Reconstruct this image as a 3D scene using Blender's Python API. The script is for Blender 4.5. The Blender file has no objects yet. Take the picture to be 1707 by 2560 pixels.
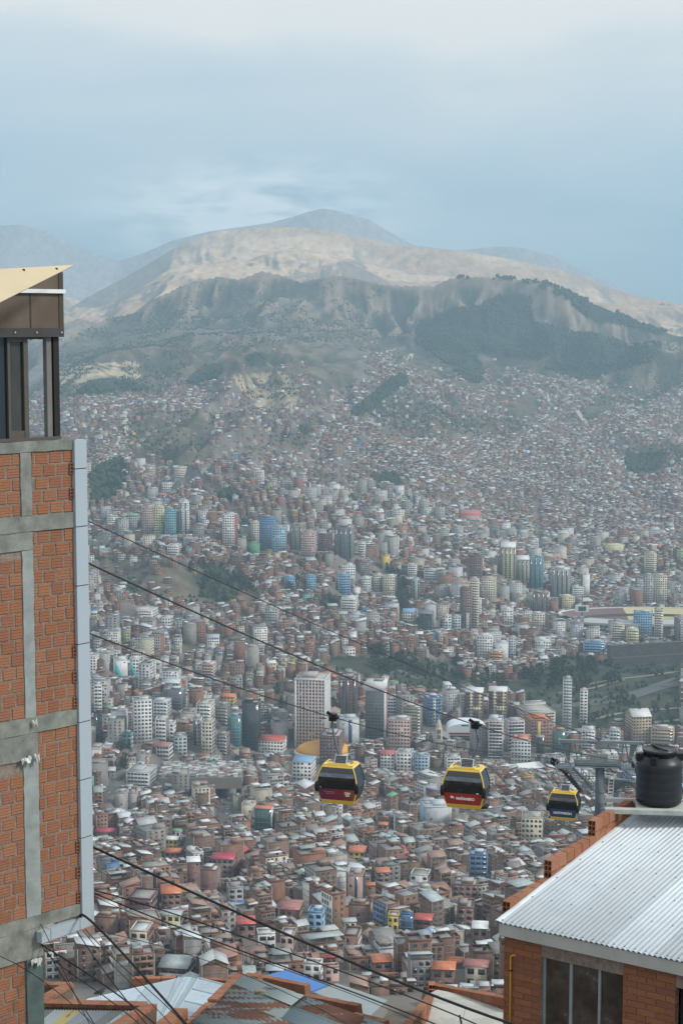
import bpy, bmesh, math, random
import numpy as np
from mathutils import Vector, Matrix

# ------------------------------------------------------------------ camera, sky, sun, exposure
F, CAMZ = 4300.0, 450.0                       # focal length in photo pixels, camera height
PITCH = math.atan((1280 - 810) / F)
CP, SP = math.cos(PITCH), math.sin(PITCH)
scene = bpy.context.scene
COL = scene.collection
cam = bpy.data.cameras.new('camera')
cam.sensor_fit = 'VERTICAL'; cam.sensor_height = 24.0; cam.lens = 24.0 * F / 2560
cam.clip_start = 0.5; cam.clip_end = 40000
camo = bpy.data.objects.new('camera', cam); COL.objects.link(camo)
camo.location = (0, 0, CAMZ); camo.rotation_euler = (math.pi / 2 - PITCH, 0, 0)
scene.camera = camo

SUN_EL, SUN_AZ = math.radians(40), math.radians(104)   # azimuth clockwise from +Y (view direction): high, from the right and a bit behind
world = bpy.data.worlds.new('World'); scene.world = world; world.use_nodes = True
nt = world.node_tree; nt.nodes.clear()
def N(t, ty, **kw):
    n = t.nodes.new(ty)
    for k, v in kw.items():
        if k in n.inputs: n.inputs[k].default_value = v
        else: setattr(n, k, v)
    return n
def ramp(t, stops, inp=None, interp='LINEAR'):
    r = t.nodes.new('ShaderNodeValToRGB'); cr = r.color_ramp; cr.interpolation = interp
    while len(cr.elements) > 1: cr.elements.remove(cr.elements[-1])
    cr.elements[0].position = stops[0][0]; c = stops[0][1]; cr.elements[0].color = (*c, 1) if isinstance(c, tuple) else (c, c, c, 1)
    for p, c in stops[1:]:
        e = cr.elements.new(p); e.color = (*c, 1) if isinstance(c, tuple) else (c, c, c, 1)
    if inp is not None: t.links.new(inp, r.inputs[0])
    return r
def mixc(t, fac, a, b, mode='MIX'):
    m = t.nodes.new('ShaderNodeMix'); m.data_type = 'RGBA'; m.blend_type = mode
    for s, v in ((m.inputs[0], fac), (m.inputs[6], a), (m.inputs[7], b)):
        if hasattr(v, 'is_output'): t.links.new(v, s)
        elif s.type == 'RGBA': s.default_value = (*v, 1)
        else: s.default_value = v
    return m.outputs[2]
def mathn(t, op, a, b=None, c=None, clamp=False):
    m = t.nodes.new('ShaderNodeMath'); m.operation = op; m.use_clamp = clamp
    for s, v in zip(m.inputs, (a, b, c)):
        if v is None: continue
        if hasattr(v, 'is_output'): t.links.new(v, s)
        else: s.default_value = v
    return m.outputs[0]
tc = N(nt, 'ShaderNodeTexCoord'); sep = N(nt, 'ShaderNodeSeparateXYZ'); nt.links.new(tc.outputs['Generated'], sep.inputs[0])
mp = N(nt, 'ShaderNodeMapping'); mp.inputs['Scale'].default_value = (3, 3, 11); nt.links.new(tc.outputs['Generated'], mp.inputs[0])
n1 = N(nt, 'ShaderNodeTexNoise', Scale=1.6, Detail=3.0, Roughness=.45, Distortion=.2); nt.links.new(mp.outputs[0], n1.inputs['Vector'])
n2 = N(nt, 'ShaderNodeTexNoise', Scale=9.0, Detail=5.0, Roughness=.55); nt.links.new(mp.outputs[0], n2.inputs['Vector'])
zz = mathn(nt, 'ADD', sep.outputs[2], mathn(nt, 'MULTIPLY', mathn(nt, 'SUBTRACT', n1.outputs[0], .5), .17))
zz = mathn(nt, 'ADD', zz, mathn(nt, 'MULTIPLY', mathn(nt, 'SUBTRACT', n2.outputs[0], .5), .012))
SKY = [(0.0, (.20, .31, .42)), (.045, (.25, .37, .47)), (.075, (.38, .48, .56)), (.105, (.45, .53, .58)), (.14, (.54, .59, .605)), (.175, (.70, .69, .655)), (.30, (.76, .74, .70)), (.6, (.62, .66, .70)), (1.0, (.56, .62, .68))]
cloud = ramp(nt, SKY, zz).outputs[0]
# a bank of wisps over the peak
vd = N(nt, 'ShaderNodeVectorMath', operation='DISTANCE'); mp2 = N(nt, 'ShaderNodeMapping'); mp2.inputs['Scale'].default_value = (1, 1, 3.2)
nt.links.new(tc.outputs['Generated'], mp2.inputs[0]); nt.links.new(mp2.outputs[0], vd.inputs[0]); vd.inputs[1].default_value = (-.052, .996, .064 * 3.2)
wz = mathn(nt, 'SUBTRACT', 1.0, mathn(nt, 'DIVIDE', vd.outputs['Value'], .115), clamp=True)
wz = mathn(nt, 'MULTIPLY', wz, ramp(nt, [(.34, 0.0), (.60, 1.0)], n2.outputs[0]).outputs[0])
cloud = mixc(nt, mathn(nt, 'MULTIPLY', wz, 1.6, clamp=True), cloud, (.74, .78, .80))
sky = N(nt, 'ShaderNodeTexSky'); sky.sky_type = 'NISHITA'; sky.sun_disc = False; sky.sun_elevation = SUN_EL; sky.sun_rotation = SUN_AZ; sky.altitude = 3800
skyc = mixc(nt, 1.0, sky.outputs[0], (.09, .09, .09), 'MULTIPLY')
final = mixc(nt, .90, skyc, cloud)
bg = N(nt, 'ShaderNodeBackground'); bg.inputs[1].default_value = 1.0
out = N(nt, 'ShaderNodeOutputWorld'); nt.links.new(final, bg.inputs[0]); nt.links.new(bg.outputs[0], out.inputs[0])

sun = bpy.data.lights.new('sun', 'SUN'); sun.energy = 2.0; sun.angle = math.radians(10); sun.color = (1.0, .955, .89)
suno = bpy.data.objects.new('sun', sun); COL.objects.link(suno)
sd = Vector((math.sin(SUN_AZ) * math.cos(SUN_EL), math.cos(SUN_AZ) * math.cos(SUN_EL), math.sin(SUN_EL)))
suno.rotation_euler = sd.to_track_quat('Z', 'Y').to_euler()
scene.view_settings.view_transform = 'Standard'; scene.view_settings.look = 'None'
scene.view_settings.exposure = 0.50; scene.view_settings.gamma = 1.0
scene.render.engine = 'CYCLES'
cy = scene.cycles
cy.use_denoising = True; cy.max_bounces = 6; cy.diffuse_bounces = 2; cy.glossy_bounces = 2; cy.transmission_bounces = 4
cy.volume_bounces = 1; cy.transparent_max_bounces = 8; cy.use_fast_gi = False

# ------------------------------------------------------------------ projection helpers: where a photo pixel stands in the world
def ray(px, py):
    a, b = (np.asarray(px, float) - 853.5) / F, (1280 - np.asarray(py, float)) / F
    return a, CP + b * SP, -SP + b * CP
def P(px, py, Y):
    x, y, z = ray(px, py); t = Y / y
    return Vector((float(x * t), float(Y), float(CAMZ + z * t)))
def tanrow(py):
    x, y, z = ray(853.5, py); return z / y
def proj(x, y, z):
    dz = z - CAMZ
    d = y * CP - dz * SP; u = y * SP + dz * CP
    d = np.maximum(d, .01)
    return 853.5 + F * x / d, 1280 - F * u / d
def hit_plane(px, py, O, n):
    x, y, z = ray(px, py); d = Vector((float(x), float(y), float(z))); C = Vector((0, 0, CAMZ))
    return C + d * ((O - C).dot(n) / d.dot(n))

# ------------------------------------------------------------------ noise
def hash2(i, j, s):
    h = (i.astype(np.int64) * 374761393 + j.astype(np.int64) * 668265263 + s * 974711 + 1013904223) & 0xffffffff
    h = ((h ^ (h >> 13)) * 1274126177) & 0xffffffff
    return ((h ^ (h >> 16)) & 0xffff) / 65535.0
def vnoise(x, y, s=0):
    x = np.asarray(x, float); y = np.asarray(y, float)
    i, j = np.floor(x), np.floor(y); fx, fy = x - i, y - j
    fx = fx * fx * (3 - 2 * fx); fy = fy * fy * (3 - 2 * fy)
    i = i.astype(np.int64); j = j.astype(np.int64)
    a, b, c, d = hash2(i, j, s), hash2(i + 1, j, s), hash2(i, j + 1, s), hash2(i + 1, j + 1, s)
    return (a + (b - a) * fx) * (1 - fy) + (c + (d - c) * fx) * fy
def fbm(x, y, o=4, s=0):
    t, amp, tot = 0, .5, 0
    for k in range(o):
        t = t + amp * vnoise(x * 2 ** k + 17.3 * k, y * 2 ** k - 9.1 * k, s + k); tot += amp; amp *= .5
    return t / tot
def ridged(x, y, o=4, s=0):
    t, amp, tot = 0, .5, 0
    for k in range(o):
        t = t + amp * (1 - np.abs(2 * vnoise(x * 2 ** k + 31.7 * k, y * 2 ** k + 5.3 * k, s + k) - 1)); tot += amp; amp *= .5
    return t / tot

# ------------------------------------------------------------------ terrain height
BASE = [(3, -13.5), (20, -15), (40, -24), (80, -44), (200, -100), (400, -180)]
BASE += [(Y, float(tanrow(r)) * Y) for Y, r in ((560, 2470), (700, 2345), (950, 2200), (1200, 2062), (1450, 1950), (1750, 1740), (2150, 1570), (2550, 1420), (3100, 1295), (3700, 1190), (4150, 1095), (4600, 1000), (5000, 925), (5300, 875))]
BASE += [(5700, -70), (6500, -40), (8000, 20), (12500, 60)]
BY, BZ = np.array([b[0] for b in BASE], float), np.array([b[1] for b in BASE], float)
def rz(pts, Y):                       # a ridge line given by photo pixels at a distance
    X = []; Z = []
    for px, py in pts:
        p = P(px, py, Y); X.append(p.x); Z.append(p.z - CAMZ)
    return np.array(X), np.array(Z)
K = 1.0886
def sc(pts): return [(a * K, b * K) for a, b in pts]
R1 = sc([(-500, 860), (0, 870), (140, 850), (220, 800), (290, 745), (350, 690), (440, 648), (500, 634), (545, 640), (600, 620), (640, 627), (690, 647), (740, 634), (770, 629), (840, 642), (880, 651), (950, 654), (1000, 655), (1015, 646), (1035, 637), (1060, 634), (1110, 636), (1180, 641), (1240, 648), (1290, 667), (1340, 693), (1400, 718), (1470, 748), (1530, 768), (1568, 772), (1700, 765), (2100, 790)])
R2B = sc([(-300, 800), (150, 735), (270, 690), (345, 652), (420, 625), (480, 608), (560, 600), (600, 585), (645, 572), (700, 572), (760, 585), (830, 612), (900, 652), (1000, 680), (2000, 720)])
R2 = sc([(-400, 820), (0, 775), (130, 728), (200, 682), (280, 640), (350, 600), (400, 570), (440, 551), (500, 531), (560, 523), (640, 520), (700, 522), (760, 531), (830, 545), (900, 560), (960, 568), (1040, 574), (1100, 582), (1160, 592), (1230, 608), (1300, 622), (1350, 640), (1400, 660), (1460, 680), (1520, 688), (1568, 703), (1700, 745), (2000, 800)])
R3 = sc([(-600, 540), (-200, 532), (0, 517), (50, 514), (100, 530), (160, 556), (220, 580), (272, 600), (330, 580), (400, 550), (480, 530), (560, 519), (620, 510), (670, 497), (710, 484), (740, 477), (770, 481), (800, 490), (850, 504), (900, 535), (950, 562), (1050, 574), (1150, 564), (1200, 568), (1260, 583), (1320, 610), (1400, 648), (1450, 672), (1520, 700), (1600, 735), (1800, 780)])
RIDGES = [(R1, 5650, .50, .55, 115, 70, 30), (R2B, 7300, .16, .12, 75, 140, 40), (R2, 8700, .17, .3, 55, 300, 50), (R3, 10800, .32, .4, 90, 500, 60)]
RD = [(rz(pts, Y), Y, fs, bs, ga, gl, sd) for pts, Y, fs, bs, ga, gl, sd in RIDGES]
def T(x, y, detail=True):
    x = np.asarray(x, float); y = np.asarray(y, float)
    b = np.interp(y, BY, BZ)
    far = np.clip((y - 3300) / 1500, 0, 1)
    b = b + (fbm(x / 520, y / 700, 3, 3) - .5) * (70 * far + 8 * np.clip((y - 1200) / 900, 0, 1))
    b = b + (ridged(x / 300 + 2 + .5 * vnoise(x / 300, y / 300, 4), y / 640, 5, 8) - .60) * 175 * np.clip((y - 4050) / 800, 0, 1)
    # the bare bluff left of centre and the spurs in the settled slope
    for px, py, Y, h, sx, sy in BUMPS:
        q = P(px, py, Y)
        b = b + h * np.exp(-((x - q.x) / sx) ** 2 - ((y - q.y) / sy) ** 2) * (.65 + .7 * ridged(x / (sx * .5), y / (sy * .6), 3, 5))
    z = b
    for (X, Z), Y, fs, bs, ga, gl, s in RD:
        zt = np.interp(x, X, Z)
        wob = (vnoise(x / 900, x * 0, s) - .5) * 300
        d = Y + wob * (0 if Y > 6000 else 1) - y
        cliff = 1.0
        # steep upper face then a fan: two slopes
        zf = zt - np.where(d > 0, np.minimum(d * fs * 1.9, d * fs * .62 + 55 * (Y / 5600)), -d * bs)
        g = ridged(x / gl + .6 * vnoise(x / gl, y / gl, s + 9), y / (gl * 3.4), 4, s)
        amp = ga * (1 - np.exp(-np.abs(d) / (gl * 1.6)))
        zf = zf - amp * (1 - g) * 2 + amp * .35
        z = np.maximum(z, zf) + 6 * np.exp(-np.abs(z - zf) / 12)
    return z + CAMZ
BUMPS = [(400, 1455, 2330, 30, 75, 70), (560, 1470, 2300, 22, 60, 60), (260, 1400, 2420, 14, 90, 60), (1600, 1560, 2230, 10, 60, 50),
         (460, 1060, 4500, 60, 130, 200), (1000, 1030, 4600, 95, 95, 230), (1240, 1070, 4400, 35, 120, 160), (660, 960, 5000, 55, 130, 180), (870, 1120, 4150, 40, 60, 130), (1600, 930, 4900, 60, 90, 240), (300, 900, 5200, 50, 150, 200), (1120, 900, 5250, 20, 120, 160), (1640, 1130, 4000, 25, 90, 110)]
def Tz(x, y): return float(T(np.array([x]), np.array([y]))[0])
_YS = np.concatenate([np.linspace(450, 3000, 1000), np.linspace(3005, 6500, 700)])
def hit_ground(px, py):
    """the first point of the ground seen through a photo pixel"""
    x, y, z = ray(px, py); t = _YS / y
    zr = CAMZ + z * t; zt = T(x * t, _YS)
    k = np.nonzero(zt > zr)[0]
    Y = _YS[k[0]] if len(k) else _YS[-1]
    return P(px, py, float(Y))

# ------------------------------------------------------------------ mesh helpers
def inpoly(px, py, poly):
    c = np.zeros(np.shape(px), bool); n = len(poly)
    for i in range(n):
        x1, y1 = poly[i]; x2, y2 = poly[(i + 1) % n]
        if y1 == y2: continue
        m = ((y1 > py) != (y2 > py)) & (px < (x2 - x1) * (py - y1) / (y2 - y1) + x1)
        c ^= m
    return c
def link(o, parent=None):
    COL.objects.link(o)
    if parent is not None: o.parent = parent
    return o
def np_mesh(name, verts, faces, cols=None, mats=(), matidx=None, smooth=False):
    """verts (n,3), faces (m,4) with -1 in the last place for a triangle, cols (m,3) per face"""
    me = bpy.data.meshes.new(name)
    verts = np.asarray(verts, np.float32); faces = np.asarray(faces, np.int64)
    tri = faces[:, 3] < 0; cnt = np.where(tri, 3, 4)
    flat = faces.reshape(-1); flat = flat[flat >= 0]
    me.vertices.add(len(verts)); me.vertices.foreach_set('co', verts.ravel())
    me.loops.add(len(flat)); me.loops.foreach_set('vertex_index', flat.astype(np.int32))
    me.polygons.add(len(faces)); st = np.concatenate([[0], np.cumsum(cnt)[:-1]]).astype(np.int32)
    me.polygons.foreach_set('loop_start', st)
    if smooth: me.polygons.foreach_set('use_smooth', np.ones(len(faces), bool))
    for m in mats: me.materials.append(m)
    if matidx is not None: me.polygons.foreach_set('material_index', np.asarray(matidx, np.int32))
    me.update(calc_edges=True)
    if cols is not None:
        at = me.attributes.new('Col', 'FLOAT_COLOR', 'CORNER')
        c = np.repeat(np.asarray(cols, np.float32), cnt, axis=0); c = np.concatenate([c, np.ones((len(c), 1), np.float32)], 1)
        at.data.foreach_set('color', c.ravel())
    me.validate(clean_customdata=False) if False else None
    return me
def tag(o, label=None, cat=None, group=None, kind=None):
    if label: o['label'] = label
    if cat: o['category'] = cat
    if group: o['group'] = group
    if kind: o['kind'] = kind
    return o
def empty(name, loc=(0, 0, 0), rz=0.0):
    o = bpy.data.objects.new(name, None); o.location = loc; o.rotation_euler = (0, 0, rz); o.empty_display_size = .3
    return link(o)
_MC = {}
def new_mat(name, rough=.8, spec=.3, metal=0.0):
    m = bpy.data.materials.new(name); m.use_nodes = True; t = m.node_tree
    b = t.nodes['Principled BSDF']; b.inputs['Roughness'].default_value = rough; b.inputs['Specular IOR Level'].default_value = spec; b.inputs['Metallic'].default_value = metal
    return m, t, b
def plain(name, col, rough=.8, spec=.3, metal=0.0, var=.12, scale=6.0, bump=.0, detail=4.0):
    """a procedural colour with mottling and optional fine relief"""
    if name in _MC: return _MC[name]
    m, t, b = new_mat(name, rough, spec, metal)
    tc = N(t, 'ShaderNodeTexCoord'); n = N(t, 'ShaderNodeTexNoise', Scale=scale, Detail=detail, Roughness=.6)
    t.links.new(tc.outputs['Object'], n.inputs['Vector'])
    c = ramp(t, [(.3, tuple(v * (1 - var) for v in col)), (.7, tuple(min(1, v * (1 + var)) for v in col))], n.outputs[0])
    t.links.new(c.outputs[0], b.inputs['Base Color'])
    if bump:
        bp = N(t, 'ShaderNodeBump', Strength=bump); bp.inputs['Distance'].default_value = .02; t.links.new(n.outputs[0], bp.inputs['Height']); t.links.new(bp.outputs[0], b.inputs['Normal'])
    _MC[name] = m
    return m

# ------------------------------------------------------------------ ground
FOREST = [  # dark tree cover on the hills, photo pixels
 [(1041, 808), (1112, 775), (1200, 764), (1254, 737), (1325, 742), (1331, 802), (1429, 830), (1494, 835), (1577, 863), (1653, 857), (1626, 906), (1549, 928), (1451, 955), (1358, 923), (1369, 895), (1325, 901), (1243, 885), (1189, 885), (1211, 934), (1200, 961), (1156, 950), (1118, 912), (1036, 857)],
 [(1407, 726), (1506, 764), (1670, 830), (1648, 836), (1533, 808), (1495, 813), (1440, 775)],
 [(617, 889), (664, 886), (664, 916), (615, 916)], [(462, 962), (510, 919), (554, 913), (543, 957), (483, 968)],
 [(197, 985), (241, 946), (285, 941), (373, 974), (368, 982), (300, 975), (220, 990)],
 [(875, 1035), (960, 960), (1010, 930), (1020, 960), (940, 1010), (900, 1050)],
 [(222, 1180), (300, 1150), (320, 1190), (300, 1230), (260, 1260), (222, 1255)], [(530, 1240), (560, 1230), (607, 1235), (605, 1252), (540, 1250)],
 [(1560, 1150), (1640, 1130), (1680, 1140), (1640, 1180), (1570, 1180)], [(930, 1190), (1000, 1185), (1000, 1215), (935, 1215)],
 [(480, 1430), (560, 1430), (600, 1480), (560, 1510), (500, 1490)], [(770, 1500), (845, 1500), (845, 1530), (790, 1530)],
 [(585, 1310), (620, 1300), (640, 1350), (600, 1345)]]
BARE = [  # unbuilt slopes: shrub and soil, photo pixels
 [(230, 1395), (330, 1385), (450, 1400), (560, 1440), (660, 1480), (640, 1510), (480, 1520), (380, 1500), (230, 1470)],
 [(300, 1050), (360, 1030), (540, 1030), (530, 1110), (480, 1160), (420, 1160), (300, 1090)],
 [(885, 1025), (960, 950), (1020, 965), (1060, 1000), (1120, 1035), (1300, 1050), (1330, 1075), (1250, 1090), (1100, 1100), (960, 1105), (950, 1060)],
 [(590, 945), (700, 930), (760, 960), (740, 1030), (640, 1020)], [(1560, 905), (1707, 840), (1707, 960), (1600, 1020), (1580, 980)], [(130, 850), (460, 830), (560, 860), (470, 900), (430, 980), (360, 1000), (130, 990)],
 [(1420, 1045), (1520, 960), (1560, 905), (1600, 1020), (1540, 1010), (1470, 1060)], [(700, 1100), (760, 1060), (780, 1100), (740, 1140)], [(1560, 1120), (1707, 1110), (1707, 1190), (1560, 1190)],
 [(1060, 860), (1150, 960), (1210, 960), (1240, 890), (1360, 900), (1350, 925), (1280, 905), (1240, 950), (1180, 985), (1060, 930), (960, 905)],
 [(820, 1690), (700, 1790), (600, 1800), (620, 1730), (700, 1700)],
 [(150, 900), (420, 880), (560, 890), (700, 860), (860, 870), (800, 930), (640, 950), (560, 930), (400, 960), (150, 1010)],
 [(330, 1110), (470, 1100), (540, 1120), (520, 1170), (400, 1175), (330, 1150)], [(800, 880), (900, 900), (880, 960), (790, 1000), (760, 950)], [(1240, 975), (1330, 985), (1360, 1020), (1300, 1050), (1230, 1010)],
 [(540, 1585), (600, 1580), (620, 1620), (450, 1640), (420, 1610)]]
PARK = [  # wooded parkland and the valley road, photo pixels
 [(820, 1640), (930, 1640), (1140, 1655), (1165, 1700), (1290, 1700), (1420, 1640), (1530, 1650), (1530, 1650), (1707, 1640), (1707, 1850), (1520, 1850), (1400, 1830), (1300, 1750), (1160, 1745), (1000, 1735), (900, 1710), (820, 1690)],
 [(985, 1440), (1020, 1440), (1030, 1560), (990, 1560)]]
def vis_col(x, y, z):
    px, py = proj(x, y, z)
    n1 = fbm(x / 60, y / 60, 4, 21); n2 = fbm(x / 14, y / 20, 4, 31); n3 = fbm(x / 400, y / 300, 3, 41)
    def mx(a, b, f): return a * (1 - f[:, None]) + b * f[:, None]
    A = np.array
    base = mx(np.tile(A([.135, .12, .108]), (len(x), 1)), A([.20, .18, .165]), np.clip(n2 * 2 - .5, 0, 1))
    shrub = mx(np.tile(A([.075, .075, .052]), (len(x), 1)), A([.21, .165, .12]), np.clip(n1 * 1.2 + n2 * 1.5 - .95, 0, 1))
    hill = mx(shrub, np.tile(A([.25, .19, .14]), (len(x), 1)), np.clip((n3 - .48) * 5, 0, .8))
    tan_ = mx(np.tile(A([.42, .28, .185]), (len(x), 1)), A([.53, .37, .245]), np.clip(n1 * 2 + n3 - 1, 0, 1))
    far = np.tile(A([.31, .31, .33]), (len(x), 1))  # even pale tone puts extra haze into the back range's colour
    # slope darkens into scree and gullies (exposed rock is greyer than soil)
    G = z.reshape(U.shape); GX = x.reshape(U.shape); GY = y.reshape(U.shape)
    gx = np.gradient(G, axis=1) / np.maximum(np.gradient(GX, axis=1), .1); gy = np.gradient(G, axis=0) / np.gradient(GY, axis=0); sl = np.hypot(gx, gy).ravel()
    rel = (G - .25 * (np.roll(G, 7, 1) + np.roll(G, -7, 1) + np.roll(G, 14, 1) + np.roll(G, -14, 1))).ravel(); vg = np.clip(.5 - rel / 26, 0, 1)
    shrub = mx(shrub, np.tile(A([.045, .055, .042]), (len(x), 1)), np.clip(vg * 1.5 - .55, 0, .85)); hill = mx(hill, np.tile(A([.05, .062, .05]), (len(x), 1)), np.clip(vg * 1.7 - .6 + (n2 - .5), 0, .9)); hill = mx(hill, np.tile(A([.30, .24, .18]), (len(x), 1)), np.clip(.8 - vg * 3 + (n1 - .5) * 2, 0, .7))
    crest = np.clip(1 - np.abs(rel - 6) / 14, 0, 1); tan_ = mx(tan_, np.tile(A([.66, .49, .34]), (len(x), 1)), np.clip((n3 - .47) * 9, 0, 1) * .7)  # paler patches put the sunlit stripes of the ridge into the soil colour
    c = base.copy()
    bare = np.zeros(len(x), bool)
    for p in BARE: bare |= inpoly(px + 14 * (n1 - .5), py + 10 * (n2 - .5), p)
    up = (y > 4000) & (sl > .42)
    bare |= up
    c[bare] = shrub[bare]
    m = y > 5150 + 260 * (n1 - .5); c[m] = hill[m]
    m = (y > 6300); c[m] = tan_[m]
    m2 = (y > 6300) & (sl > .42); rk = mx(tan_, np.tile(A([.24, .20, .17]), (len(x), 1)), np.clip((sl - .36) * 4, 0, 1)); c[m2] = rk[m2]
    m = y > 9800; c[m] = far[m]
    park = np.zeros(len(x), bool)
    for p in PARK: park |= inpoly(px, py, p) & (y < 3200)
    cl = inpoly(px + 20 * (n2 - .5), py + 10 * (n1 - .5), [(585, 940), (700, 925), (755, 965), (735, 1030), (640, 1025)]) | inpoly(px, py + 8 * n2, [(150, 925), (345, 905), (355, 950), (150, 965)]); c[cl] = mx(shrub, np.tile(A([.46, .37, .25]), (len(x), 1)), np.clip(n2 * 2.4 - .6, 0, 1))[cl]
    gr = mx(np.tile(A([.03, .042, .03]), (len(x), 1)), A([.085, .09, .06]), np.clip(n2 * 2 - .6, 0, 1)); c[park] = gr[park]
    fo = np.zeros(len(x), bool)
    for p in FOREST: fo |= inpoly(px + 22 * (n2 - .5), py + 16 * (n1 - .5), p) & (y < 6200)
    wood = mx(np.tile(A([.022, .034, .026]), (len(x), 1)), A([.05, .062, .04]), np.clip(n2 * 1.5 - .3, 0, 1)); c[fo] = wood[fo]
    m = y < 500; c[m] = A([.16, .13, .10])
    return c, bare | fo | park | (y > 5330 + 200 * (n1 - .5)), px, py
ys = np.concatenate([np.geomspace(4, 540, 50), np.linspace(550, 2500, 190)[:], np.linspace(2510, 4000, 130), np.linspace(4008, 5900, 250), np.linspace(5920, 9000, 210), np.linspace(9040, 12400, 70)])
us = np.concatenate([np.linspace(-.5, -.225, 14), np.linspace(-.22, .22, 430), np.linspace(.225, .5, 14)])
U, YY = np.meshgrid(us, ys); XX = U * (YY + 30)
ZZ = T(XX.ravel(), YY.ravel())
gc, _, _, _ = vis_col(XX.ravel(), YY.ravel(), ZZ)
nv, nu = U.shape
idx = np.arange(nv * nu).reshape(nv, nu)
fq = np.stack([idx[:-1, :-1], idx[:-1, 1:], idx[1:, 1:], idx[1:, :-1]], -1).reshape(-1, 4)
gm = bpy.data.materials.new('ground_soil'); gm.use_nodes = True; t = gm.node_tree; b = t.nodes['Principled BSDF']; b.inputs['Roughness'].default_value = .95; b.inputs['Specular IOR Level'].default_value = .1
at = N(t, 'ShaderNodeAttribute', attribute_name='Col'); tcn = N(t, 'ShaderNodeTexCoord')
mpn = N(t, 'ShaderNodeMapping'); mpn.inputs['Scale'].default_value = (1, .35, .5); t.links.new(tcn.outputs['Object'], mpn.inputs[0])
nn = N(t, 'ShaderNodeTexNoise', Scale=.035, Detail=9.0, Roughness=.68); t.links.new(mpn.outputs[0], nn.inputs['Vector'])
mul = ramp(t, [(.28, .60), (.5, .97), (.72, 1.32)], nn.outputs[0])
t.links.new(mixc(t, 1.0, at.outputs['Color'], mul.outputs[0], 'MULTIPLY'), b.inputs['Base Color'])
me = np_mesh('ground', np.stack([XX.ravel(), YY.ravel(), ZZ], 1), fq, None, [gm], smooth=True)
a_ = me.attributes.new('Col', 'FLOAT_COLOR', 'POINT'); a_.data.foreach_set('color', np.concatenate([gc, np.ones((len(gc), 1))], 1).astype(np.float32).ravel())
def T(x, y):
    """height read back from the ground sheet"""
    x, y = np.broadcast_arrays(np.asarray(x, float), np.asarray(y, float)); G = ZZ.reshape(nv, nu)
    i = np.clip(np.searchsorted(ys, y) - 1, 0, nv - 2); f = np.clip((y - ys[i]) / (ys[i + 1] - ys[i]), 0, 1)
    def rowz(k): u = x / (ys[k] + 30); j = np.clip(np.searchsorted(us, u) - 1, 0, nu - 2); g = np.clip((u - us[j]) / (us[j + 1] - us[j]), 0, 1); return G[k, j] * (1 - g) + G[k, j + 1] * g
    return rowz(i) * (1 - f) + rowz(i + 1) * f
ground = tag(link(bpy.data.objects.new('ground', me)), 'bare brown valley floor and eroded mountain slopes beneath the city', kind='structure')
# ------------------------------------------------------------------ materials shared by the city
def attr_mat(name, rough=.85, spec=.2, scale=.6, amt=(.72, 1.22), metal=0.0, brick=False):
    m, t, b = new_mat(name, rough, spec, metal)
    at = N(t, 'ShaderNodeAttribute', attribute_name='Col'); tc = N(t, 'ShaderNodeTexCoord')
    mp = N(t, 'ShaderNodeMapping'); mp.inputs['Scale'].default_value = (1, 1, .45); t.links.new(tc.outputs['Object'], mp.inputs[0])
    n = N(t, 'ShaderNodeTexNoise', Scale=scale, Detail=6.0, Roughness=.65); t.links.new(mp.outputs[0], n.inputs['Vector'])
    r = ramp(t, [(.3, amt[0]), (.5, 1.0), (.72, amt[1])], n.outputs[0])
    t.links.new(mixc(t, 1.0, at.outputs['Color'], r.outputs[0], 'MULTIPLY'), b.inputs['Base Color'])
    return m
M_CITY = attr_mat('painted_masonry')
M_TIN = attr_mat('weathered_tin', rough=.45, spec=.5, scale=.9, amt=(.7, 1.15))
m, t, b = new_mat('window_glass', .12, .6); at = N(t, 'ShaderNodeAttribute', attribute_name='Col'); t.links.new(at.outputs['Color'], b.inputs['Base Color']); M_WIN = m
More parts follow.
